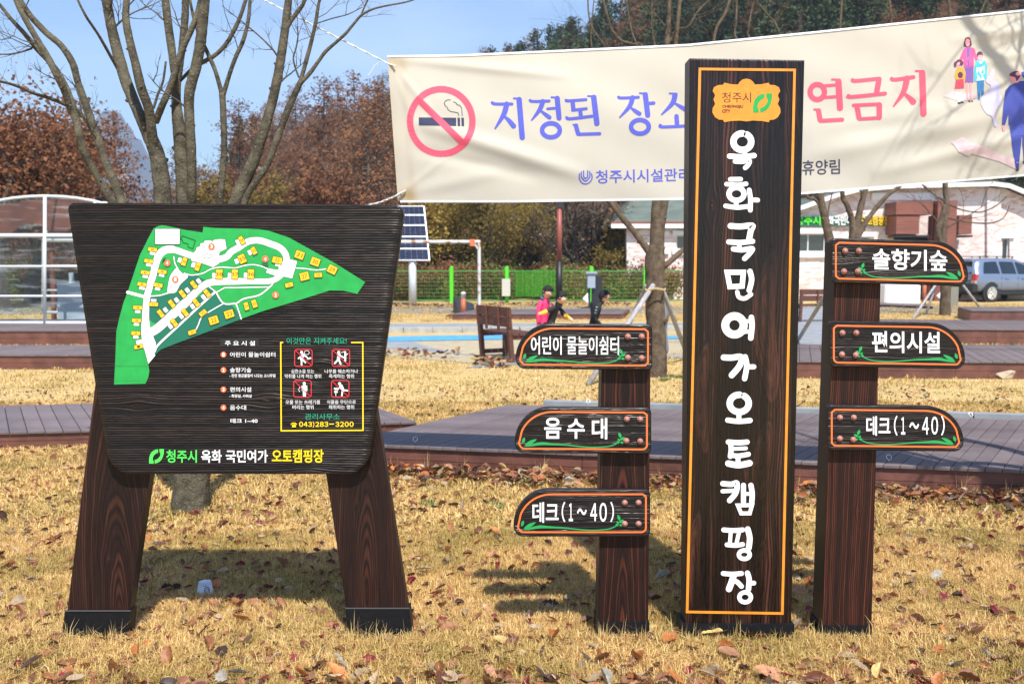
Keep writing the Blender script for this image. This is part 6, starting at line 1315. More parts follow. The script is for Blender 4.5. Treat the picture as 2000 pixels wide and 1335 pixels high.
# ================================================================== PEOPLE
skin_m = mat('skin', srgb(226, 176, 148), .55); hair_m = mat('black_hair', (.008, .007, .007), .85)
def person(label, loc, rz, J, E_, cols, rad, head, hair=None, extra=None, scale=1.0, level=2):
    """J: joints; E_: edges (a, b, material index); one skinned body mesh"""
    t = thing('person', label, 'person', (0, 0, 0)); names = list(J); me = bpy.data.meshes.new('body')
    me.from_pydata([J[k] for k in names], [(names.index(a), names.index(b)) for a, b, _ in E_], []); o = bpy.data.objects.new('body', me); COL.objects.link(o)
    md = o.modifiers.new('s', 'SKIN'); md.use_smooth_shade = True; md.branch_smoothing = .6
    for i, k in enumerate(names): me.skin_vertices[0].data[i].radius = rad[k] if isinstance(rad[k], tuple) else (rad[k], rad[k]); me.skin_vertices[0].data[i].use_root = (i == 0)
    sb = o.modifiers.new('b', 'SUBSURF'); sb.levels = level; sb.render_levels = level
    bpy.context.view_layer.update(); m2 = bpy.data.meshes.new_from_object(o.evaluated_get(bpy.context.evaluated_depsgraph_get())); bpy.data.objects.remove(o)
    for c in cols: m2.materials.append(c)
    segs = [(Vector(J[a]), Vector(J[b]), m) for a, b, m in E_]
    for p in m2.polygons:
        best = min(segs, key=lambda s: (lambda u: (p.center-(s[0]+(s[1]-s[0])*u)).length)(max(0, min(1, (p.center-s[0]).dot(s[1]-s[0])/max(1e-6, (s[1]-s[0]).length_squared))))); p.material_index = best[2]; p.use_smooth = True
    o = bpy.data.objects.new('body', m2); COL.objects.link(o); o.parent = t
    # head details: hair cap, eyes, mouth, ears
    hc, fwd, r = Vector(head[0]), Vector(head[1]).normalized(), head[2]; up = Vector(head[3]).normalized(); sd = fwd.cross(up).normalized(); up = sd.cross(fwd)
    bm = bmesh.new(); bmesh.ops.create_icosphere(bm, subdivisions=3, radius=1)
    for v in list(bm.verts):
        c = v.co; f_, u_ = c.y, c.z
        if f_ > .45 and u_ < .50 or (u_ < -.35 and f_ > -.1) or u_ < -.93: bm.verts.remove(v)
    for v in bm.verts: c = v.co.copy(); k_ = 1+.05*math.sin(c.x*19+c.z*13); v.co = hc+(sd*c.x*1.06+fwd*(c.y*1.12-.16)+up*(c.z*1.12+.03))*r*k_
    me = bpy.data.meshes.new('hair'); bm.to_mesh(me); bm.free(); me.materials.append(hair_m); h = bpy.data.objects.new('hair', me); COL.objects.link(h); h.parent = t; md = h.modifiers.new('s', 'SOLIDIFY'); md.thickness = r*.10
    [setattr(p, 'use_smooth', True) for p in me.polygons]
    def ball(name, c, rr_, mt, par=t):
        MB().lathe(Vector(c)-up*rr_, [(rr_*.5, rr_*.13), (rr_*.87, rr_*.5), (rr_, rr_), (rr_*.87, rr_*1.5), (rr_*.5, rr_*1.87), (rr_*.05, rr_*2)], 8, axis=up).build(name, mt, par, smooth=True)
    for s_ in (-1, 1): ball('eye', hc+fwd*r*.88+sd*s_*r*.34+up*r*.05, r*.09, hair_m); ball('ear', hc+sd*s_*r*.92-fwd*r*.05, r*.17, skin_m)
    ball('nose', hc+fwd*r*.93-up*r*.15, r*.12, skin_m); MB().bar(hc+fwd*r*.93-up*r*.50-sd*r*.22, hc+fwd*r*.93-up*r*.50+sd*r*.22, r*.10, r*.07).build('mouth', mat('lips', (.35, .12, .10), .5), t)
    if extra: extra(t, hc, fwd, up, sd, r, ball)
    t.location = loc; t.rotation_euler = (0, 0, rz); t.scale = (scale,)*3; return t
def std(h=1.25, lean=0, hipz=.62, **ov):
    """a child about h tall, facing +x (local)"""
    s = h/1.25; J = dict(pelvis=(0, 0, .60), waist=(.01, 0, .72), chest=(.02, 0, .88), neckb=(.01, 0, 1.0), neck=(.02, 0, 1.04), head=(.03, 0, 1.11), crown=(.03, 0, 1.18),
        shL=(.0, .12, .97), elL=(.0, .15, .78), wrL=(.05, .16, .62), haL=(.06, .16, .55), shR=(.0, -.12, .97), elR=(.0, -.15, .78), wrR=(.05, -.16, .62), haR=(.06, -.16, .55),
        hiL=(0, .07, .56), knL=(.02, .075, .32), anL=(0, .075, .06), toL=(.11, .08, .03), hiR=(0, -.07, .56), knR=(.02, -.075, .32), anR=(0, -.075, .06), toR=(.11, -.08, .03))
    J.update(ov); return {k: tuple(c*s for c in v) for k, v in J.items()}
RAD = dict(pelvis=(.10, .085), waist=(.098, .08), chest=(.115, .085), neckb=(.06, .055), neck=.042, head=(.094, .096), crown=(.078, .078), hiL=.075, knL=.05, anL=.036, toL=.03, hiR=.075, knR=.05, anR=.036, toR=.03, shL=.048, elL=.038, wrL=.03, haL=.022, shR=.048, elR=.038, wrR=.03, haR=.022)
ED = [('pelvis', 'waist', 1), ('waist', 'chest', 1), ('chest', 'neckb', 1), ('neckb', 'neck', 1), ('neck', 'head', 0), ('head', 'crown', 0), ('chest', 'shL', 1), ('shL', 'elL', 1), ('elL', 'wrL', 1), ('wrL', 'haL', 0), ('chest', 'shR', 1), ('shR', 'elR', 1), ('elR', 'wrR', 1), ('wrR', 'haR', 0), ('pelvis', 'hiL', 2), ('hiL', 'knL', 2), ('knL', 'anL', 2), ('anL', 'toL', 3), ('pelvis', 'hiR', 2), ('hiR', 'knR', 2), ('knR', 'anR', 2), ('anR', 'toR', 3)]
pink = mat('pink_jacket', srgb(240, 64, 118), .7, srgb(226, 52, 106), 20); blackc = mat('black_cloth', (.010, .010, .012), .75); yel = mat('yellow_sleeve', srgb(250, 190, 60), .7); slate = mat('slate_cloth', srgb(70, 84, 104), .8); greyc = mat('grey_trousers', srgb(110, 112, 120), .85); shoe_m = mat('dark_shoes', (.03, .03, .035), .6)
YP = 14.9
def at(px, dy=0): return (P(px, 640, YP+dy).x, YP+dy, 0)
def pony(t, hc, fwd, up, sd, r, ball):
    MB().tube([hc-fwd*r*.95+up*r*.1, hc-fwd*r*1.45, hc-fwd*r*1.6-up*r*.5], [r*.22, r*.34, r*.12], 8).build('ponytail', hair_m, t, smooth=True); MB().lathe(hc-fwd*r*1.12+up*r*.05, [(r*.26, 0), (r*.26, r*.12)], 8, axis=fwd).build('hair_tie', M['hook'], t)
    MB().tube([(-.01, .06, 1.02), (-.03, .0, 1.04), (-.01, -.07, 1.02), (.04, -.09, 1.0)], [.025, .03, .03, .018], 8).build('hood', slate, t, smooth=True)
    MB().bar((.118, 0, .60), (.112, 0, .96), .006, .006).build('zip', M['alu'], t)
JG = std(1.25, head=(.07, 0, 1.10), crown=(.10, 0, 1.16), neck=(.035, 0, 1.04), elR=(-.02, -.17, .78), wrR=(-.01, -.17, .60), haR=(0, -.17, .53), elL=(.06, .16, .80), wrL=(.2, .08, .80), haL=(.26, .05, .80))
person('girl in a pink zip jacket with a ponytail, looking down', at(1062), math.radians(-28), JG, ED, [skin_m, pink, slate, shoe_m], RAD, ((.085, -.01, 1.12), (.72, -.50, -.42), .086, (.35, -.2, .9)), extra=pony, scale=.985)
JB = std(1.15, chest=(.09, 0, .82), waist=(.03, 0, .69), neckb=(.13, 0, .93), neck=(.15, 0, .97), head=(.19, 0, 1.03), crown=(.22, 0, 1.09), shR=(.10, -.13, .90), elR=(-.02, -.20, .84), wrR=(-.12, -.22, .80), haR=(-.17, -.22, .79), shL=(.12, .12, .90), elL=(.24, .12, .76), wrL=(.33, .09, .70), haL=(.38, .08, .67), hiR=(.02, -.08, .54), knR=(.22, -.12, .49), anR=(.24, -.1, .22), toR=(.34, -.1, .16))
EB = [(a, b, {('elL', 'wrL'): 4, ('elR', 'wrR'): 4, ('hiR', 'knR'): 4}.get((a, b), m)) for a, b, m in ED]
person('boy in black with yellow sleeve and trouser stripes, stooping forward', at(1073, -.1), math.radians(-8), JB, EB, [skin_m, blackc, blackc, shoe_m, yel], RAD, ((.185, 0, .965), (.86, -.25, -.40), .082, (.38, -.1, .92)), scale=1.05)
JC = std(1.2, chest=(.09, 0, .84), waist=(.03, 0, .70), neckb=(.13, 0, .95), neck=(.16, 0, .99), head=(.20, 0, 1.06), crown=(.21, 0, 1.13), shR=(.10, -.12, .91), elR=(.03, -.17, .72), wrR=(.14, -.16, .60), haR=(.18, -.15, .55), knL=(.15, .075, .34), anL=(.05, .08, .1), knR=(-.05, -.08, .32), anR=(-.2, -.08, .12), toR=(-.12, -.08, .04))
def chev(t, hc, fwd, up, sd, r, ball): 
    for k in range(4): MB().box((.07-.012*k, -.178, .86-.045*k), (.03, .01, .02)).build('sleeve_mark', M['egrey'], t)
person('boy in a black track jacket stepping to the right', at(1157, .2), math.radians(-6), JC, ED, [skin_m, blackc, blackc, shoe_m], RAD, ((.21*.96, 0, 1.07*.96), (.98, 0, -.2), .086, (.2, 0, .98)), extra=chev, scale=1.0)
JA = {k: tuple(c*1.36 for c in v) for k, v in std(1.25, waist=(.03, 0, .72), chest=(.08, 0, .87), neckb=(.11, 0, .98), neck=(.13, 0, 1.02), head=(.16, 0, 1.08), crown=(.18, 0, 1.14), shL=(.09, .13, .94), elL=(.12, .15, .78), wrL=(.20, .10, .66), haL=(.25, .08, .62), shR=(.09, -.13, .94), elR=(.10, -.15, .78), wrR=(.20, -.14, .64), haR=(.25, -.13, .60), pelvis=(-.02, 0, .62), hiR=(-.02, -.08, .57), hiL=(-.01, .08, .57), knR=(.0, -.08, .33), anR=(-.05, -.08, .06), toR=(.08, -.08, .03), knL=(.10, .08, .33), anL=(.1, .08, .06), toL=(.22, .08, .03)).items()}
RA = {k: (tuple(c*1.25 for c in v) if isinstance(v, tuple) else v*1.3) for k, v in RAD.items()}
person('adult in grey trousers bending forward behind the forked staked tree', (P(1297, 640, 15.6).x, 15.6, 0), math.radians(180), JA, ED, [skin_m, slate, greyc, shoe_m], RA, ((.23, 0, 1.49), (.9, 0, -.4), .105, (.4, 0, .9)))
# paper cup
cgp = G(401, 1163); cup = thing('paper_cup', 'white paper cup standing upside down on the lawn below the map board', 'cup', cgp)
cm = mat('paper_white', (.62, .64, .68), .6)
MB().lathe(cgp+Vector((0, 0, -.004)), [(.0395, 0), (.041, .003), (.0395, .006), (.0285, .074), (.0275, .072), (.002, .071)], 26).build('cup_wall', cm, cup, smooth=True)
cs = lambda x, y, off: Vector((cgp.x+math.sin((x-401)/F*cgp.y/.036)*(.0405-(cgp.z+(P(x, y, cgp.y).z))*.16+off), cgp.y-math.cos((x-401)/F*cgp.y/.036)*(.0405-P(x, y, cgp.y).z*.16+off), P(x, y, cgp.y).z))
fl = Flat(cs, .0006, 0, .0001); fl.add(ribbon(ellipse(410, 1148, 5.2, 6, 20), 1.4, closed=True), 0); fl.add(ribbon(ellipse(410, 1148, 2.6, 3, 14), .9, closed=True), 0); fl.add(ribbon([(403, 1139.5), (409, 1139.5)], .8), 0)
fl.build('cup_print', mat('cup_print_brown', (.09, .05, .05), .7), cup)
# ================================================================== WOODED HILL, TREES, BUSHES
def leaf_mat(name, cols, tr_=.35, rnd=.25):
    m, n, b = new_mat(name); L = n.links.new; g = N(n, 'ShaderNodeNewGeometry'); oi = N(n, 'ShaderNodeObjectInfo')
    ad = N(n, 'ShaderNodeMath', operation='MULTIPLY_ADD'); L(g.outputs['Random Per Island'], ad.inputs[0]); ad.inputs[1].default_value = .55
    mr = N(n, 'ShaderNodeMath', operation='MULTIPLY'); L(oi.outputs['Random'], mr.inputs[0]); mr.inputs[1].default_value = .45; L(mr.outputs[0], ad.inputs[2])
    r = N(n, 'ShaderNodeValToRGB'); e = r.color_ramp.elements
    for i, c in enumerate(cols):
        p = i/(len(cols)-1)
        q = e[0] if i == 0 else e[1] if i == len(cols)-1 else e.new(p)
        q.position = p; q.color = (*c, 1)
    L(ad.outputs[0], r.inputs[0]); hs = N(n, 'ShaderNodeHueSaturation'); hs.inputs['Saturation'].default_value = 1.0; mv_ = N(n, 'ShaderNodeMapRange'); mv_.inputs[3].default_value = 1-rnd; mv_.inputs[4].default_value = 1+rnd; L(oi.outputs['Random'], mv_.inputs[0]); L(mv_.outputs[0], hs.inputs['Value']); L(r.outputs[0], hs.inputs['Color'])
    b.inputs['Roughness'].default_value = .75; b.inputs['Specular IOR Level'].default_value = .2; L(hs.outputs[0], b.inputs['Base Color'])
    tb = N(n, 'ShaderNodeBsdfTranslucent'); L(hs.outputs[0], tb.inputs[0]); ms = N(n, 'ShaderNodeMixShader'); ms.inputs[0].default_value = tr_
    o = n.nodes['Material Output']; L(b.outputs[0], ms.inputs[1]); L(tb.outputs[0], ms.inputs[2]); L(ms.outputs[0], o.inputs[0]); return m
LM = dict(rust=leaf_mat('rust_leaves', [(.20, .085, .042), (.42, .19, .08), (.56, .27, .105), (.28, .13, .06)]),
          russet=leaf_mat('russet_needles', [(.22, .115, .065), (.44, .22, .105), (.32, .17, .09)]),
          gold=leaf_mat('gold_green_leaves', [(.22, .16, .035), (.52, .33, .06), (.56, .25, .06), (.32, .22, .045)]),
          pine=leaf_mat('pine_needles', [(.03, .052, .024), (.05, .085, .035), (.08, .105, .045)], .15, .3),
          green=leaf_mat('undergrowth_leaves', [(.09, .14, .035), (.17, .21, .05), (.28, .25, .06)]))
FR = random.Random(23)
def leafquad(b, p, s, rr, m=0, up=None):
    a = Vector((rr.gauss(0, 1), rr.gauss(0, 1), rr.gauss(0, .7))).normalized(); c = a.cross(Vector((rr.gauss(0, 1), rr.gauss(0, 1), rr.gauss(0, 1)))).normalized()
    b.add([p-a*s*.6, p-c*s*.38, p+a*s*.6, p+c*s*.38], [(0, 1, 2, 3)], m)
def tree_proto(kind, seed):
    rr = random.Random(seed); tr_ = MB(); cr_ = MB(); tips = []
    H_ = dict(larch=11, oak=8, pine=10, bare=9, shrub=2.2, big=9.0)[kind]
    if kind in ('larch', 'pine'):
        tr_.tube([(0, 0, -.6), (.1, 0, H_*.5), (0, .1, H_)], [.16, .09, .012], 6)
        n = 78 if kind == 'larch' else 60
        for i in range(n):
            z = H_*(.18+.8*i/n); L = (H_-z)**.8*(.55 if kind == 'larch' else .36)+.3; a = rr.uniform(0, 6.283); L *= rr.uniform(.7, 1.3)
            d = Vector((math.cos(a), math.sin(a), rr.uniform(.0, .35) if kind == 'larch' else rr.uniform(-.25, .1))); p = Vector((0, 0, z)); q = p+d*L
            (cr_ if kind == 'larch' else tr_).tube([p, p.lerp(q, .5)+Vector((0, 0, -.08)), q], [.03, .02, .006], 3, 1 if kind == 'larch' else 0, cap=False)
            for k in range(int((44 if kind == 'larch' else 40)*L/2)+6):
                u = rr.uniform(.12, 1.05); c = p.lerp(q, u)+Vector((rr.gauss(0, .16), rr.gauss(0, .16), rr.gauss(0, .13)))*(1+.6*(kind == 'pine'))
                leafquad(cr_, c, (.125 if kind == 'larch' else .26)*rr.uniform(.6, 1.4), rr, 0)
    else:
        trunkr = .22 if kind != 'shrub' else .05
        def grow(p, d, L, r, dep):
            seg = 4; pts = [p]
            for i in range(seg): d = (d+Vector((rr.gauss(0, 1), rr.gauss(0, 1), rr.gauss(0, .6)))*.14+Vector((0, 0, .05))).normalized(); pts.append(pts[-1]+d*L/seg)
            (tr_ if dep < 2 else cr_).tube(pts, [r*(1-.5*i/seg) for i in range(seg+1)], 5 if dep < 2 else 3, 0 if dep < 2 else 1, cap=False)
            md = 4 if kind == 'bare' else 3
            if dep < md:
                for k in range({0: 6, 1: 5, 2: 4, 3: 4}[dep]):
                    j = rr.randint(1 if dep else 2, seg); q = pts[j]; s = d.cross(Vector((rr.gauss(0, 1), rr.gauss(0, 1), rr.gauss(0, 1)))).normalized(); grow(q, d*.75+s*.8+Vector((0, 0, .15)), L*rr.uniform(.5, .72), r*.48, dep+1)
            if dep >= 2: tips.extend(pts[1:])
        if kind == 'shrub':
            for k in range(5): grow(Vector((rr.gauss(0, .2), rr.gauss(0, .2), -.1)), Vector((rr.gauss(0, .5), rr.gauss(0, .5), 1)), H_*.5, trunkr*.6, 1)
        else: grow(Vector((0, 0, -.4)), Vector((0, 0, 1)), H_*.42, trunkr, 0)
        sz = dict(oak=.17, bare=.12, shrub=.12, big=.105)[kind]; nl = dict(oak=5200, bare=300, shrub=1800, big=12000)[kind]
        for _ in range(nl):
            p = rr.choice(tips); g_ = dict(oak=.28, bare=.2, shrub=.22, big=.38)[kind]; leafquad(cr_, p+Vector((rr.gauss(0, g_), rr.gauss(0, g_), rr.gauss(0, g_*.8))), sz*rr.uniform(.5, 1.4), rr, 0)
    return tr_, cr_
protos = {}
def mk(kind, leaf, seed):
    a, c = tree_proto(kind, seed); me1 = bpy.data.meshes.new('trunk'); me1.from_pydata(a.v, [], a.f); me1.materials.append(M['barkfar']); me2 = bpy.data.meshes.new('crown'); me2.from_pydata(c.v, [], c.f)
    me2.materials.append(LM[leaf]); me2.materials.append(M['barkfar']); me2.polygons.foreach_set('material_index', c.m); me2.update(); me1.update(); return me1, me2
for nm, kd, lf, sd in (('larch1', 'larch', 'russet', 1), ('larch2', 'larch', 'rust', 2), ('oak1', 'oak', 'rust', 3), ('oak2', 'oak', 'gold', 4), ('pine1', 'pine', 'pine', 5), ('pine2', 'pine', 'pine', 6), ('bare1', 'bare', 'russet', 7), ('bare2', 'bare', 'rust', 8), ('shrub1', 'shrub', 'green', 9), ('shrub2', 'shrub', 'rust', 10), ('big1', 'big', 'rust', 12), ('gold', 'big', 'gold', 13)):
    protos[nm] = mk(kd, lf, sd)
def put_tree(name, proto, loc, s, label, cat, group=None, rz=None, sz=None):
    t = thing(name, label, cat, (0, 0, 0), group); t.location = loc; t.rotation_euler = (0, 0, FR.uniform(0, 6.28) if rz is None else rz); t.scale = (s, s, s*(sz or 1))
    a, c = protos[proto]
    for nm, me in (('trunk', a), ('crown', c)): o = bpy.data.objects.new(nm, me); COL.objects.link(o); o.parent = t
    return t
# population of the slope
cand = []
for yy in np.arange(47, 128, 2.7):
    for xx in np.arange(-62, 84, 2.9):
        x = xx+FR.uniform(-1.3, 1.3); y = yy+FR.uniform(-1.2, 1.2); br = x/y
        if br < -.66 or br > .62: continue
        if br < -.30 and y > 70: continue
        cand.append((y, x))
cand.sort()
groups = dict(larch1='russet larches on the wooded slope', larch2='russet larches on the wooded slope', oak1='rust-leaved oaks on the wooded slope', oak2='rust-leaved oaks on the wooded slope', pine1='pines on the wooded slope', pine2='pines on the wooded slope', bare1='nearly bare trees on the wooded slope', bare2='nearly bare trees on the wooded slope')
labs = dict(larch='russet larch with thin needles in the wood on the slope', oak='rust-brown leafy oak in the wood on the slope', pine='dark green pine in the wood on the slope', bare='nearly bare brown tree in the wood on the slope')
far_pts = {k: [] for k in groups}; nind = 0
for y, x in cand:
    br = x/y; zt_ = float(hill(x, y)); high = smooth_ = (y-46)/72; u = FR.random()
    ppine = (.08 if br > -.05 else .02)+.75*max(0, min(1, (high-(.12 if br > .03 else .35))*2.2))*(1 if br > -.02 else .35 if br > -.12 else .05)
    if u < ppine: k = FR.choice(['pine1', 'pine2'])
    else: k = FR.choice(['larch1', 'larch1', 'larch2', 'oak1', 'oak2', 'oak2', 'bare1', 'bare2'] if br > -.2 else ['larch1', 'bare1', 'bare2', 'bare1', 'larch2', 'oak1'])
    s = FR.uniform(.75, 1.15)*(.85 if y > 60 else .8)*(1.22 if -.32 < br < -.12 else 1)
    if x > 12 and y < 56 : continue
    if br < -.27 and FR.random() < .55: continue
    if y < 66 and nind < 170:
        kk = k.rstrip('12'); put_tree('forest_'+('oak' if kk == 'oak' else 'larch' if kk == 'larch' else 'pine' if kk == 'pine' else 'tree'), k, (x, y, zt_), s, labs[kk], 'tree', groups[k]); nind += 1
    else: far_pts[k].append((x, y, zt_, s, FR.uniform(0, 6.28)))
def scatter(name, pts, objs_meshes, mats_label=None, kind='stuff', seed=0, parent=None):
    """one object that carries copies of a mesh on points (geometry nodes)"""
    me = bpy.data.meshes.new(name); me.from_pydata([p[:3] for p in pts], [], [])
    for an, ix in (('sc', 3), ('rz', 4)): a = me.attributes.new(an, 'FLOAT', 'POINT'); a.data.foreach_set('value', [p[ix] for p in pts])
    a = me.attributes.new('tilt', 'FLOAT', 'POINT'); a.data.foreach_set('value', [p[5] if len(p) > 5 else 0. for p in pts])
    o = bpy.data.objects.new(name, me); COL.objects.link(o); tag(o, kind=kind)
    src = bpy.data.collections.new(name+'_source'); 
    for m_ in objs_meshes: q = bpy.data.objects.new(name+'_piece', m_); src.objects.link(q)
    g = bpy.data.node_groups.new(name, 'GeometryNodeTree'); g.interface.new_socket('Geometry', in_out='INPUT', socket_type='NodeSocketGeometry'); g.interface.new_socket('Geometry', in_out='OUTPUT', socket_type='NodeSocketGeometry')
    gi, go = g.nodes.new('NodeGroupInput'), g.nodes.new('NodeGroupOutput'); ip = g.nodes.new('GeometryNodeInstanceOnPoints'); ci = g.nodes.new('GeometryNodeCollectionInfo'); ci.inputs[0].default_value = src; ci.inputs['Separate Children'].default_value = True; ci.inputs['Reset Children'].default_value = True
    L = g.links.new; L(gi.outputs[0], ip.inputs['Points']); L(ci.outputs[0], ip.inputs['Instance']); ip.inputs['Pick Instance'].default_value = True
    rv = g.nodes.new('FunctionNodeRandomValue'); rv.data_type = 'INT'; rv.inputs[4].default_value = 0; rv.inputs[5].default_value = len(objs_meshes)-1; rv.inputs['Seed'].default_value = seed; L(rv.outputs[2], ip.inputs['Instance Index'])
    na = g.nodes.new('GeometryNodeInputNamedAttribute'); na.data_type = 'FLOAT'; na.inputs[0].default_value = 'sc'; nb = g.nodes.new('GeometryNodeInputNamedAttribute'); nb.data_type = 'FLOAT'; nb.inputs[0].default_value = 'rz'; nc = g.nodes.new('GeometryNodeInputNamedAttribute'); nc.data_type = 'FLOAT'; nc.inputs[0].default_value = 'tilt'
    cx = g.nodes.new('ShaderNodeCombineXYZ'); L(nb.outputs[0], cx.inputs[2]); L(nc.outputs[0], cx.inputs[0]); L(cx.outputs[0], ip.inputs['Rotation']); L(na.outputs[0], ip.inputs['Scale'])
    L(ip.outputs[0], go.inputs[0]); md = o.modifiers.new('scatter', 'NODES'); md.node_group = g; return o
for k, pts in far_pts.items():
    if not pts: continue
    a, c = protos[k]; v = bpy.data.meshes.new('tree'); bm = bmesh.new(); bm.from_mesh(a)
    nf = len(bm.faces); bm.from_mesh(c); bm.to_mesh(v); bm.free(); [v.materials.append(x) for x in (M['barkfar'], c.materials[0])]
    mi = [0]*nf+[1 if p.material_index == 0 else 0 for p in c.polygons]; v.polygons.foreach_set('material_index', mi)
    o = scatter('woods', pts, [v]); tag(o, 'far wood of autumn trees on the upper slope', None)
# named trees nearer than the wood
for (px, py, Y, k, s, lab, nm) in (
    (8, 600, 30, 'big1', 1.3, 'broad rust-leaved oak behind the clear tent, at the left edge', 'oak_tree'), (52, 600, 37, 'big1', 1.2, 'rust-leaved oak behind the arch of the clear tent', 'oak_tree'), (-120, 600, 31, 'big1', 1.25, 'rust-leaved oak just outside the left edge', 'oak_tree'),
    (970, 580, 43, 'gold', .78, 'rounded tree with gold-green and orange leaves behind the green fence', 'autumn_tree'), (845, 580, 44, 'oak2', .85, 'orange-brown leafy tree right of the solar panel', 'autumn_tree'), (520, 580, 46, 'oak2', .95, 'yellow-orange tree seen between the stems over the map board', 'autumn_tree'), (400, 580, 45, 'oak2', .95, 'low rust tree seen over the middle of the map board', 'autumn_tree'),
    (620, 580, 45, 'oak1', 1.0, 'rust-red tree seen over the right part of the map board', 'autumn_tree'), (1120, 580, 42, 'bare1', .95, 'bare brown tree behind the dark lamp post', 'brown_tree'), (1165, 580, 44, 'bare2', 1.0, 'bare grey-brown tree left of the hipped roof', 'brown_tree'), (1205, 582, 41, 'oak2', .55, 'small orange-leaved tree at the corner of the brick building', 'autumn_tree'),
    (290, 580, 52, 'bare1', 1.0, 'thin bare tree in the gap left of the map board stems', 'brown_tree'), (195, 580, 50, 'bare2', .85, 'thin brown tree below the far blue mountain', 'brown_tree'), (720, 580, 45, 'larch2', .9, 'russet larch between the map board corner and the banner', 'larch_tree')):
    x = P(px, py, Y).x; put_tree(nm, k, (x, Y, float(hill(x, Y))), s, lab, 'tree')
pts = []
for i in range(420):
    px = FR.uniform(-60, 1300) if i % 5 else FR.uniform(400, 1250); Y = FR.uniform(38.6, 47); x = P(px, 560, Y).x; pts.append((x, Y, float(hill(x, Y))-.1, FR.uniform(.45, .95), FR.uniform(0, 6.28)))
me_ = []
for k in ('shrub1', 'shrub2'):
    a, c = protos[k]; v = bpy.data.meshes.new('shrub'); bm = bmesh.new(); bm.from_mesh(a); nf = len(bm.faces); bm.from_mesh(c); bm.to_mesh(v); bm.free(); [v.materials.append(x) for x in (M['barkfar'], c.materials[0])]
    v.polygons.foreach_set('material_index', [0]*nf+[1 if p.material_index == 0 else 0 for p in c.polygons]); me_.append(v)
scatter('undergrowth', pts, me_, seed=4)

# ================================================================== GRASS
def grass_mat():
    m, n, b = new_mat('dry_grass_blades'); L = n.links.new; g = N(n, 'ShaderNodeNewGeometry'); oi = N(n, 'ShaderNodeObjectInfo'); at_ = N(n, 'ShaderNodeAttribute', attribute_name='hgt')
    x = N(n, 'ShaderNodeTexNoise'); x.inputs['Scale'].default_value = 1.6; x.inputs['Detail'].default_value = 5; L(g.outputs['Position'], x.inputs['Vector'])
    r = N(n, 'ShaderNodeValToRGB'); e = r.color_ramp.elements; e[0].position = 0; e[0].color = (.24, .20, .055, 1); e[1].position = 1; e[1].color = (.60, .36, .16, 1)
    for p, c in ((.16, (.44, .27, .11)), (.4, (.76, .58, .25)), (.7, (.92, .77, .41)), (.9, (.70, .46, .20))): q = e.new(p); q.color = (*c, 1)
    L(g.outputs['Random Per Island'], r.inputs[0])
    r2 = N(n, 'ShaderNodeValToRGB'); e = r2.color_ramp.elements; e[0].position = .36; e[0].color = (.68, .66, .46, 1); e[1].position = .60; e[1].color = (1.0, .91, .80, 1); L(x.outputs['Fac'], r2.inputs[0])
    q = N(n, 'ShaderNodeMixRGB', blend_type='MULTIPLY'); q.inputs[0].default_value = 1; L(r.outputs[0], q.inputs[1]); L(r2.outputs[0], q.inputs[2])
    b.inputs['Roughness'].default_value = .55; b.inputs['Specular IOR Level'].default_value = .35; L(q.outputs[0], b.inputs['Base Color']); tb = N(n, 'ShaderNodeBsdfTranslucent'); L(q.outputs[0], tb.inputs[0]); ms = N(n, 'ShaderNodeMixShader'); ms.inputs[0].default_value = .3
    o = n.nodes['Material Output']; L(b.outputs[0], ms.inputs[1]); L(tb.outputs[0], ms.inputs[2]); L(ms.outputs[0], o.inputs[0]); return m
M['grass'] = grass_mat()
def tuft(seed, n=44, rad=.045, h=.038, wd=.0011, lie=.8):
    rr = random.Random(seed); V, Fc = [], []
    for _ in range(n):
        a = rr.uniform(0, 6.283); r = rad*math.sqrt(rr.random()); x, y = r*math.cos(a), r*math.sin(a); th = rr.uniform(0, 6.283); dx, dy = math.cos(th), math.sin(th); hh = h*rr.uniform(.45, 1.3); ln = abs(rr.gauss(0, lie))*hh; px_, py_ = -dy*wd*rr.uniform(.7, 1.5), dx*wd*rr.uniform(.7, 1.5); b = len(V)
        V += [(x-px_, y-py_, -.004), (x+px_, y+py_, -.004), (x+dx*ln*.35-px_*.8, y+dy*ln*.35-py_*.8, hh*.6), (x+dx*ln*.35+px_*.8, y+dy*ln*.35+py_*.8, hh*.6), (x+dx*ln, y+dy*ln, hh*(1-.25*min(1.5, ln/hh)))]
        Fc += [(b, b+1, b+3, b+2), (b+2, b+3, b+4)]
    me = bpy.data.meshes.new('tuft'); me.from_pydata(V, [], Fc); me.materials.append(M['grass']); me.update(); return me
covers = []   # places where no grass grows: decks, paths (world polygons)
def poly_w(px, z=0): return [(p.x, p.y) for p in (G(x, y, z) for x, y in px)]
def in_poly(x, y, pl):
    c = False; n = len(pl); j = n-1
    for i in range(n):
        xi, yi = pl[i]; xj, yj = pl[j]
        if (yi > y) != (yj > y) and x < (xj-xi)*(y-yi)/(yj-yi)+xi: c = not c
        j = i
    return c
dn = Vector((1.34, 2.0, 0)).normalized()*2.66
covers.append([(fA.x, fA.y), (fB.x, fB.y), (fB.x+dn.x, fB.y+dn.y), (fA.x+dn.x, fA.y+dn.y)])
covers.append(poly_w([(-160, 846), (812, 822), (700, 800), (560, 768), (-100, 774)], .15))
for pl in ([(700, 655), (1345, 655), (1345, 690), (1040, 700), (960, 712), (700, 690)], [(560, 630), (2100, 626), (2100, 643), (1345, 650), (760, 662), (560, 665)], [(560, 672), (756, 662), (800, 666), (850, 680), (925, 694), (800, 682), (560, 690)], [(908, 718), (960, 706), (1010, 700), (1345, 692), (1345, 697), (1040, 708), (985, 714)], [(1345, 604), (1640, 600), (1640, 674), (1345, 676)]): covers.append(poly_w(pl))
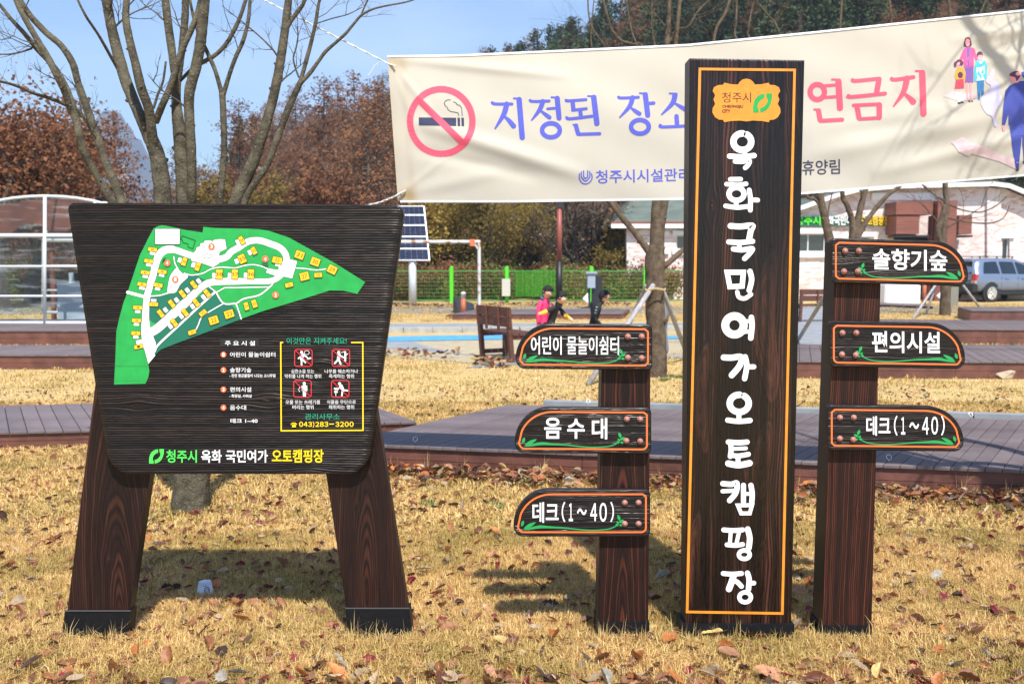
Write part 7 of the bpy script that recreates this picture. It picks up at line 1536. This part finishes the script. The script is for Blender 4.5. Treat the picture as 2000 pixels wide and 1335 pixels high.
legs_xy = [((P(x0, 1235, 3.82).x, P(x1, 1235, 3.82).x)) for x0, x1 in ((120, 252), (680, 804), (1166, 1268), (1322, 1545), (1594, 1702))]
GRS = np.random.RandomState(3)
def gen(n, y0, y1, s0, s1, tilt=.12):
    out = []
    while len(out) < n:
        y = math.sqrt(GRS.uniform(y0*y0, y1*y1)); x = GRS.uniform(-1, 1)*(y*.60+1.1)
        if any(in_poly(x, y, c) for c in covers): n -= 1; continue
        if 3.80 < y < 4.02 and any(a-.01 < x < b_+.01 for a, b_ in legs_xy): n -= 1; continue
        k = 1+.25*math.exp(-((y-3.62)/.28)**2)
        out.append((x, y, -.002, GRS.uniform(s0, s1)*k, GRS.uniform(0, 6.283), GRS.normal(0, tilt)))
    return out
tf = [tuft(100+i) for i in range(6)]; tw_ = [tuft(200+i, 30, .09, .034, .0026, 1.1) for i in range(4)]; tx_ = [tuft(300+i, 30, .20, .032, .0045, 1.3) for i in range(4)]
o = scatter('grass', gen(21000, 2.35, 5.4, .65, 1.15), tf, seed=1); o2 = scatter('grass', gen(19000, 5.3, 10.5, .8, 1.2), tw_, seed=2); o3 = scatter('grass', gen(16000, 10.3, 36, .8, 1.3), tx_, seed=3)
rk = [tuft(400+i, 9, .03, .15, .0013, .45) for i in range(3)]
pp = []
for (a, b_) in legs_xy:
    for _ in range(16): pp.append((GRS.uniform(a-.03, b_+.03), 3.78-abs(GRS.normal(0, .03)), 0, GRS.uniform(.3, .75), GRS.uniform(0, 6.28), 0))
for _ in range(60):
    u = GRS.rand(); p = fA.lerp(fB, u); pp.append((p.x, p.y-.06-abs(GRS.normal(0, .05)), 0, GRS.uniform(.4, 1.1), GRS.uniform(0, 6.28), 0))
for _ in range(900):
    y = GRS.uniform(2.6, 3.78); x = GRS.uniform(-1, 1)*(y*.6); pp.append((x, y, 0, GRS.uniform(.25, .5), GRS.uniform(0, 6.28), GRS.normal(0, .2)))
scatter('tall_grass', pp, rk, seed=5)

# ================================================================== FALLEN LEAVES
def leaf_shape(kind, seed):
    rr = random.Random(seed); n = 13; V, Fc = [], []
    if kind == 'maple':
        pts = []
        for i, (a, r) in enumerate([(-90, .12), (-60, .5), (-42, .25), (-15, .8), (15, .35), (40, 1.0), (62, .4), (90, 1.15), (118, .4), (140, 1.0), (165, .35), (195, .8), (222, .25), (240, .5)]): a = math.radians(a); pts.append((math.cos(a)*r, math.sin(a)*r))
        V = [(0, 0, .0)]+[(x, y, rr.uniform(-.1, .3)*math.hypot(x, y)) for x, y in pts]; m_ = len(pts); Fc = [(0, i+1, (i+1) % m_+1) for i in range(m_)]
        return [(x*.5, y*.5, z*.5) for x, y, z in V], Fc
    curl = rr.uniform(-.1, 1.1) if kind == 'curl' else rr.uniform(0, .35); bend = rr.uniform(.1, .7) if kind == 'curl' else rr.uniform(0, .3); wd = {'oval': .33, 'curl': .34, 'narrow': .18, 'lobed': .32}[kind]
    for i in range(n):
        t = i/(n-1); w_ = wd*math.sin(math.pi*min(1, t*.96+.04)**.85)**.8*(1+ (.30*math.sin(i*2.1) if kind == 'lobed' else .16*rr.uniform(-1, 1)))
        for j, s_ in enumerate((-1, -.5, 0, .5, 1)): V.append(((t-.5), s_*w_*(1-.25*curl), abs(s_)**1.6*w_*curl*1.1+bend*(t-.5)**2*(1 if seed % 2 else .6)+.02*rr.uniform(-1, 1)-.02*(s_ == 0)))
    for i in range(n-1):
        for j in range(4): a = i*5+j; Fc.append((a, a+1, a+6, a+5))
    b = len(V); V += [(-.5, -.008, 0), (-.5, .008, 0), (-.72, .006, .05), (-.72, -.006, .05)]; Fc.append((b, b+1, b+2, b+3)); return V, Fc
def fleaf_mat():
    m, n, b = new_mat('fallen_leaf'); L = n.links.new; oi = N(n, 'ShaderNodeObjectInfo'); at_ = N(n, 'ShaderNodeVertexColor', layer_name='col'); t = N(n, 'ShaderNodeTexCoord'); x = N(n, 'ShaderNodeTexNoise'); x.inputs['Scale'].default_value = 5; x.inputs['Detail'].default_value = 5; L(t.outputs['Object'], x.inputs['Vector'])
    mr = N(n, 'ShaderNodeMapRange'); mr.inputs[1].default_value = .3; mr.inputs[2].default_value = .7; mr.inputs[3].default_value = .7; mr.inputs[4].default_value = 1.25; L(x.outputs['Fac'], mr.inputs[0])
    q = N(n, 'ShaderNodeMixRGB', blend_type='MULTIPLY'); q.inputs[0].default_value = 1; L(oi.outputs['Color'], q.inputs[1]); L(at_.outputs['Color'], q.inputs[2]); q2 = N(n, 'ShaderNodeMixRGB', blend_type='MULTIPLY'); q2.inputs[0].default_value = 1; L(q.outputs[0], q2.inputs[1]); L(mr.outputs[0], q2.inputs[2])
    L(q2.outputs[0], b.inputs['Base Color']); b.inputs['Roughness'].default_value = .5; b.inputs['Specular IOR Level'].default_value = .4
    tb = N(n, 'ShaderNodeBsdfTranslucent'); L(q2.outputs[0], tb.inputs[0]); ms = N(n, 'ShaderNodeMixShader'); ms.inputs[0].default_value = .2; o = n.nodes['Material Output']; L(b.outputs[0], ms.inputs[1]); L(tb.outputs[0], ms.inputs[2]); L(ms.outputs[0], o.inputs[0]); return m
M['fleaf'] = fleaf_mat()
LC = {'rust-brown': (.28, .11, .045), 'chestnut': (.15, .055, .028), 'dark brown': (.06, .03, .022), 'pale tan': (.40, .29, .18), 'silvery': (.36, .33, .27), 'orange': (.48, .17, .05), 'crimson': (.19, .016, .032), 'yellow-tan': (.50, .35, .13), 'copper': (.40, .20, .11)}
LW = [('rust-brown', 22), ('chestnut', 20), ('dark brown', 14), ('pale tan', 18), ('silvery', 2), ('orange', 6), ('crimson', 6), ('yellow-tan', 7), ('copper', 14)]
LWn = [k for k, w_ in LW for _ in range(w_)]
LMs = {}
for kd in ('oval', 'curl', 'narrow', 'lobed', 'maple'):
    for s_ in range(3):
        V, Fc = leaf_shape(kd, 50+s_*7+len(kd)); me = bpy.data.meshes.new('leaf'); me.from_pydata(V, [], Fc); ca = me.color_attributes.new('col', 'FLOAT_COLOR', 'POINT'); ca.data.foreach_set('color', [1.0]*4*len(V)); me.materials.append(M['fleaf']); [setattr(p, 'use_smooth', True) for p in me.polygons]; me.update(); LMs[(kd, s_)] = (me, V, Fc)
FL = random.Random(99)
def spots():
    out = []
    for _ in range(520): # whole lawn
        y = 2.45+FL.random()**1.5*4.2; out.append((FL.uniform(-1, 1)*(y*.57+.1), y, .022))
    for _ in range(460): # front strip, along the bottom of the view
        y = FL.uniform(2.95, 3.5)-.08; out.append((FL.gauss(0.1, 1.2), y, .035))
    for _ in range(1500):  # drifts against the near deck
        u = FL.random(); p = fA.lerp(fB, u); out.append((p.x+FL.gauss(0, .03), p.y-.045-abs(FL.gauss(0, .17)), .025+FL.random()*.05))
    for _ in range(420):  # drift by the deck behind the map board, left
        p = G(FL.uniform(-60, 215), 848); out.append((p.x, p.y-abs(FL.gauss(.05, .14)), .025))
    return out
SPT = [s for s in spots() if not any(in_poly(s[0], s[1], c) for c in covers) and not (3.78 < s[1] < 4.02 and any(a-.04 < s[0] < b_+.04 for a, b_ in legs_xy))]
# known leaves of the photograph: px, py, colour, kind, length m
KN = [(484, 1255, 'pale tan', 'oval', .085), (510, 1258, 'crimson', 'maple', .055), (403, 1262, 'rust-brown', 'curl', .09), (433, 1277, 'dark brown', 'oval', .075), (655, 1222, 'crimson', 'maple', .05), (575, 1285, 'crimson', 'maple', .055), (465, 1318, 'silvery', 'oval', .075), (590, 1322, 'orange', 'curl', .085), (670, 1300, 'silvery', 'narrow', .1), (657, 1318, 'orange', 'oval', .1),
      (825, 1115, 'pale tan', 'lobed', .09), (1295, 1130, 'silvery', 'curl', .085), (1390, 1240, 'yellow-tan', 'oval', .09), (1145, 1290, 'silvery', 'oval', .08), (1175, 1292, 'rust-brown', 'curl', .09), (1245, 1290, 'orange', 'curl', .08), (1425, 1280, 'copper', 'oval', .09), (1500, 1325, 'copper', 'oval', .12), (1700, 1300, 'orange', 'oval', .1), (1680, 1305, 'pale tan', 'narrow', .09), (1870, 1300, 'silvery', 'oval', .08), (1940, 1293, 'crimson', 'maple', .06),
      (1555, 1225, 'pale tan', 'oval', .1), (1310, 1250, 'orange', 'oval', .09), (860, 1150, 'dark brown', 'oval', .06), (1845, 1170, 'crimson', 'maple', .08), (1905, 1238, 'copper', 'oval', .09), (1830, 1125, 'silvery', 'lobed', .07), (905, 985, 'pale tan', 'oval', .08), (893, 915, 'pale tan', 'oval', .08), (820, 940, 'copper', 'curl', .09), (35, 1178, 'pale tan', 'oval', .085), (60, 1097, 'silvery', 'narrow', .06), (640, 990, 'silvery', 'narrow', .07), (625, 965, 'silvery', 'oval', .06), (330, 1290, 'rust-brown', 'curl', .09), (220, 1310, 'rust-brown', 'oval', .09), (60, 1300, 'dark brown', 'narrow', .1), (270, 1275, 'orange', 'curl', .07), (1085, 1245, 'orange', 'curl', .08)]
leaf_list = []
for px, py, c, kd, L_ in KN: p = G(px, py, .03); leaf_list.append((p.x, p.y, .034, c, kd, L_))
SPT.sort(key=lambda s: s[1])
for i, (x, y, z_) in enumerate(SPT):
    c = FL.choice(LWn); kd = 'maple' if c == 'crimson' and FL.random() < .8 else FL.choice(['oval', 'curl', 'curl', 'narrow', 'lobed', 'oval']); L_ = FL.uniform(.038, .082)*(.75 if kd == 'maple' else 1); leaf_list.append((x, y, z_, c, kd, L_))
lands = [((-1.75, 3.8), 'map board left foot'), ((-.55, 3.8), 'map board right foot'), ((.48, 3.8), 'shorter sign post'), ((.93, 3.8), 'tall name board'), ((1.38, 3.8), 'taller sign post')]
def where(x, y):
    if y > 5.9: return 'in the drift against the near deck' if x > -1.3 else 'in the drift by the rear deck'
    if y > 4.6: return 'on the lawn below the near deck'
    (lx, ly), nm = min(lands, key=lambda l: math.hypot(x-l[0][0], y-l[0][1])); d = math.hypot(x-lx, y-ly)
    return ('close to the ' if d < .35 else 'in front of the ' if y < 3.78 else 'behind the ')+nm
kindw = dict(oval='oval', curl='curled', narrow='narrow', lobed='wavy', maple='maple')
vis = sorted(leaf_list[len(KN):], key=lambda l: -l[5]/l[1]); ind = leaf_list[:len(KN)]+vis[:300-len(KN)]; rest = vis[300-len(KN):]
for x, y, z_, c, kd, L_ in ind:
    me = LMs[(kd, FL.randint(0, 2))][0]; o = bpy.data.objects.new('fallen_leaf', me); COL.objects.link(o); o.location = (x, y, z_+L_*.1); o.rotation_euler = (FL.gauss(0, .4), FL.gauss(0, .4), FL.uniform(0, 6.28)); o.scale = (L_,)*3
    k = FL.uniform(.75, 1.2); o.color = tuple(q*k for q in LC[c])+(1,); size = 'small' if L_ < .055 else 'large' if L_ > .08 else 'mid-sized'
    tag(o, f'{size} {c} {kindw[kd]} fallen leaf {where(x, y)}', 'leaf', 'fallen leaves on the lawn')
# the rest, and the leaf strips along the farther decks, as one litter
V_, F_, C_ = [], [], []
def add_leaf(x, y, z_, c, kd, L_):
    _, V, Fc = LMs[(kd, FL.randint(0, 2))]; Rm = Matrix.Rotation(FL.uniform(0, 6.28), 3, 'Z') @ Matrix.Rotation(FL.gauss(0, .45), 3, 'X') @ Matrix.Rotation(FL.gauss(0, .4), 3, 'Y'); b = len(V_); k = FL.uniform(.7, 1.2)
    for v in V: p = Rm @ (Vector(v)*L_); V_.append((x+p.x, y+p.y, z_+L_*.1+p.z)); C_.extend([LC[c][0]*k, LC[c][1]*k, LC[c][2]*k, 1])
    F_.extend(tuple(i+b for i in f) for f in Fc)
for l in rest: add_leaf(*l)
for _ in range(7000):
    y = 2.8+FL.random()**1.3*9; x = FL.uniform(-1, 1)*(y*.58)
    if any(in_poly(x, y, c) for c in covers): continue
    add_leaf(x, y, .022, FL.choice(['rust-brown', 'chestnut', 'chestnut', 'dark brown', 'copper', 'pale tan', 'rust-brown', 'crimson']), FL.choice(['oval', 'curl', 'narrow']), FL.uniform(.02, .06))
for (xa, ya, xb, yb, n, spr) in ((-200, 716, 205, 706, 520, .25), (-200, 664, 180, 660, 260, .25), (770, 600, 1230, 596, 420, .5), (870, 622, 1230, 620, 260, .3), (1550, 722, 2100, 722, 620, .28), (1730, 660, 2100, 660, 200, .25), (1540, 720, 1620, 722, 60, .2), (1900, 620, 2100, 620, 60, .3), (925, 712, 1000, 716, 60, .2), (560, 696, 900, 698, 120, .35)):
    for _ in range(n):
        u = FL.random(); p = G(xa+(xb-xa)*u, ya+(yb-ya)*u); add_leaf(p.x, p.y+FL.gauss(0, spr), .03+FL.random()*.06, FL.choice(LWn), FL.choice(['oval', 'curl']), FL.uniform(.07, .13))
me = bpy.data.meshes.new('leaf_litter'); me.from_pydata(V_, [], F_); ca = me.color_attributes.new('col', 'FLOAT_COLOR', 'POINT'); ca.data.foreach_set('color', C_); me.materials.append(M['fleaf']); o = bpy.data.objects.new('leaf_litter', me); COL.objects.link(o); tag(o, kind='stuff')
# stones and small green weeds
M['stone'] = mat('pale_brown_stone', (.33, .25, .17), .85, (.45, .36, .27), 6, bump=.5)
for px, py, r, lab in ((1958, 738, .16, 'pale brown angular rock in the leaf drift by the right deck'), (1972, 612, .16, 'round pale rock on the grass before the car deck')):
    p = G(px, py); bm = bmesh.new(); bmesh.ops.create_icosphere(bm, subdivisions=2, radius=r)
    for v in bm.verts: v.co *= FL.uniform(.82, 1.15); v.co.z *= .6; v.co.x *= 1.3
    me = bpy.data.meshes.new('rock'); bm.to_mesh(me); bm.free(); me.materials.append(M['stone']); o = bpy.data.objects.new('rock', me); COL.objects.link(o); o.location = (p.x, p.y, r*.35); tag(o, lab, 'rock')
wm = mat('weed_green', (.11, .17, .04), .6, transl=.2)
def weed(seed):
    me = tuft(seed, 40, .07, .06, .005, 1.1); me.materials.clear(); me.materials.append(wm); return me
wd_ = [weed(700+i) for i in range(3)]; wp = []
for px, py, n, s_ in ((1320, 738, 10, .14), (1540, 715, 6, .1), (1590, 955, 5, .05), (965, 995, 2, .05), (830, 990, 1, .05), (1000, 942, 2, .05), (120, 840, 4, .08), (170, 838, 4, .08), (1915, 970, 5, .06), (1985, 975, 4, .06), (1240, 972, 3, .04), (740, 915, 3, .05), (1900, 672, 12, .3)):
    p = G(px, py)
    for _ in range(n): wp.append((p.x+FL.gauss(0, s_), p.y+FL.gauss(0, s_), 0, FL.uniform(.5, 1.1), FL.uniform(0, 6.28), 0))
scatter('weeds', wp, wd_, seed=8)
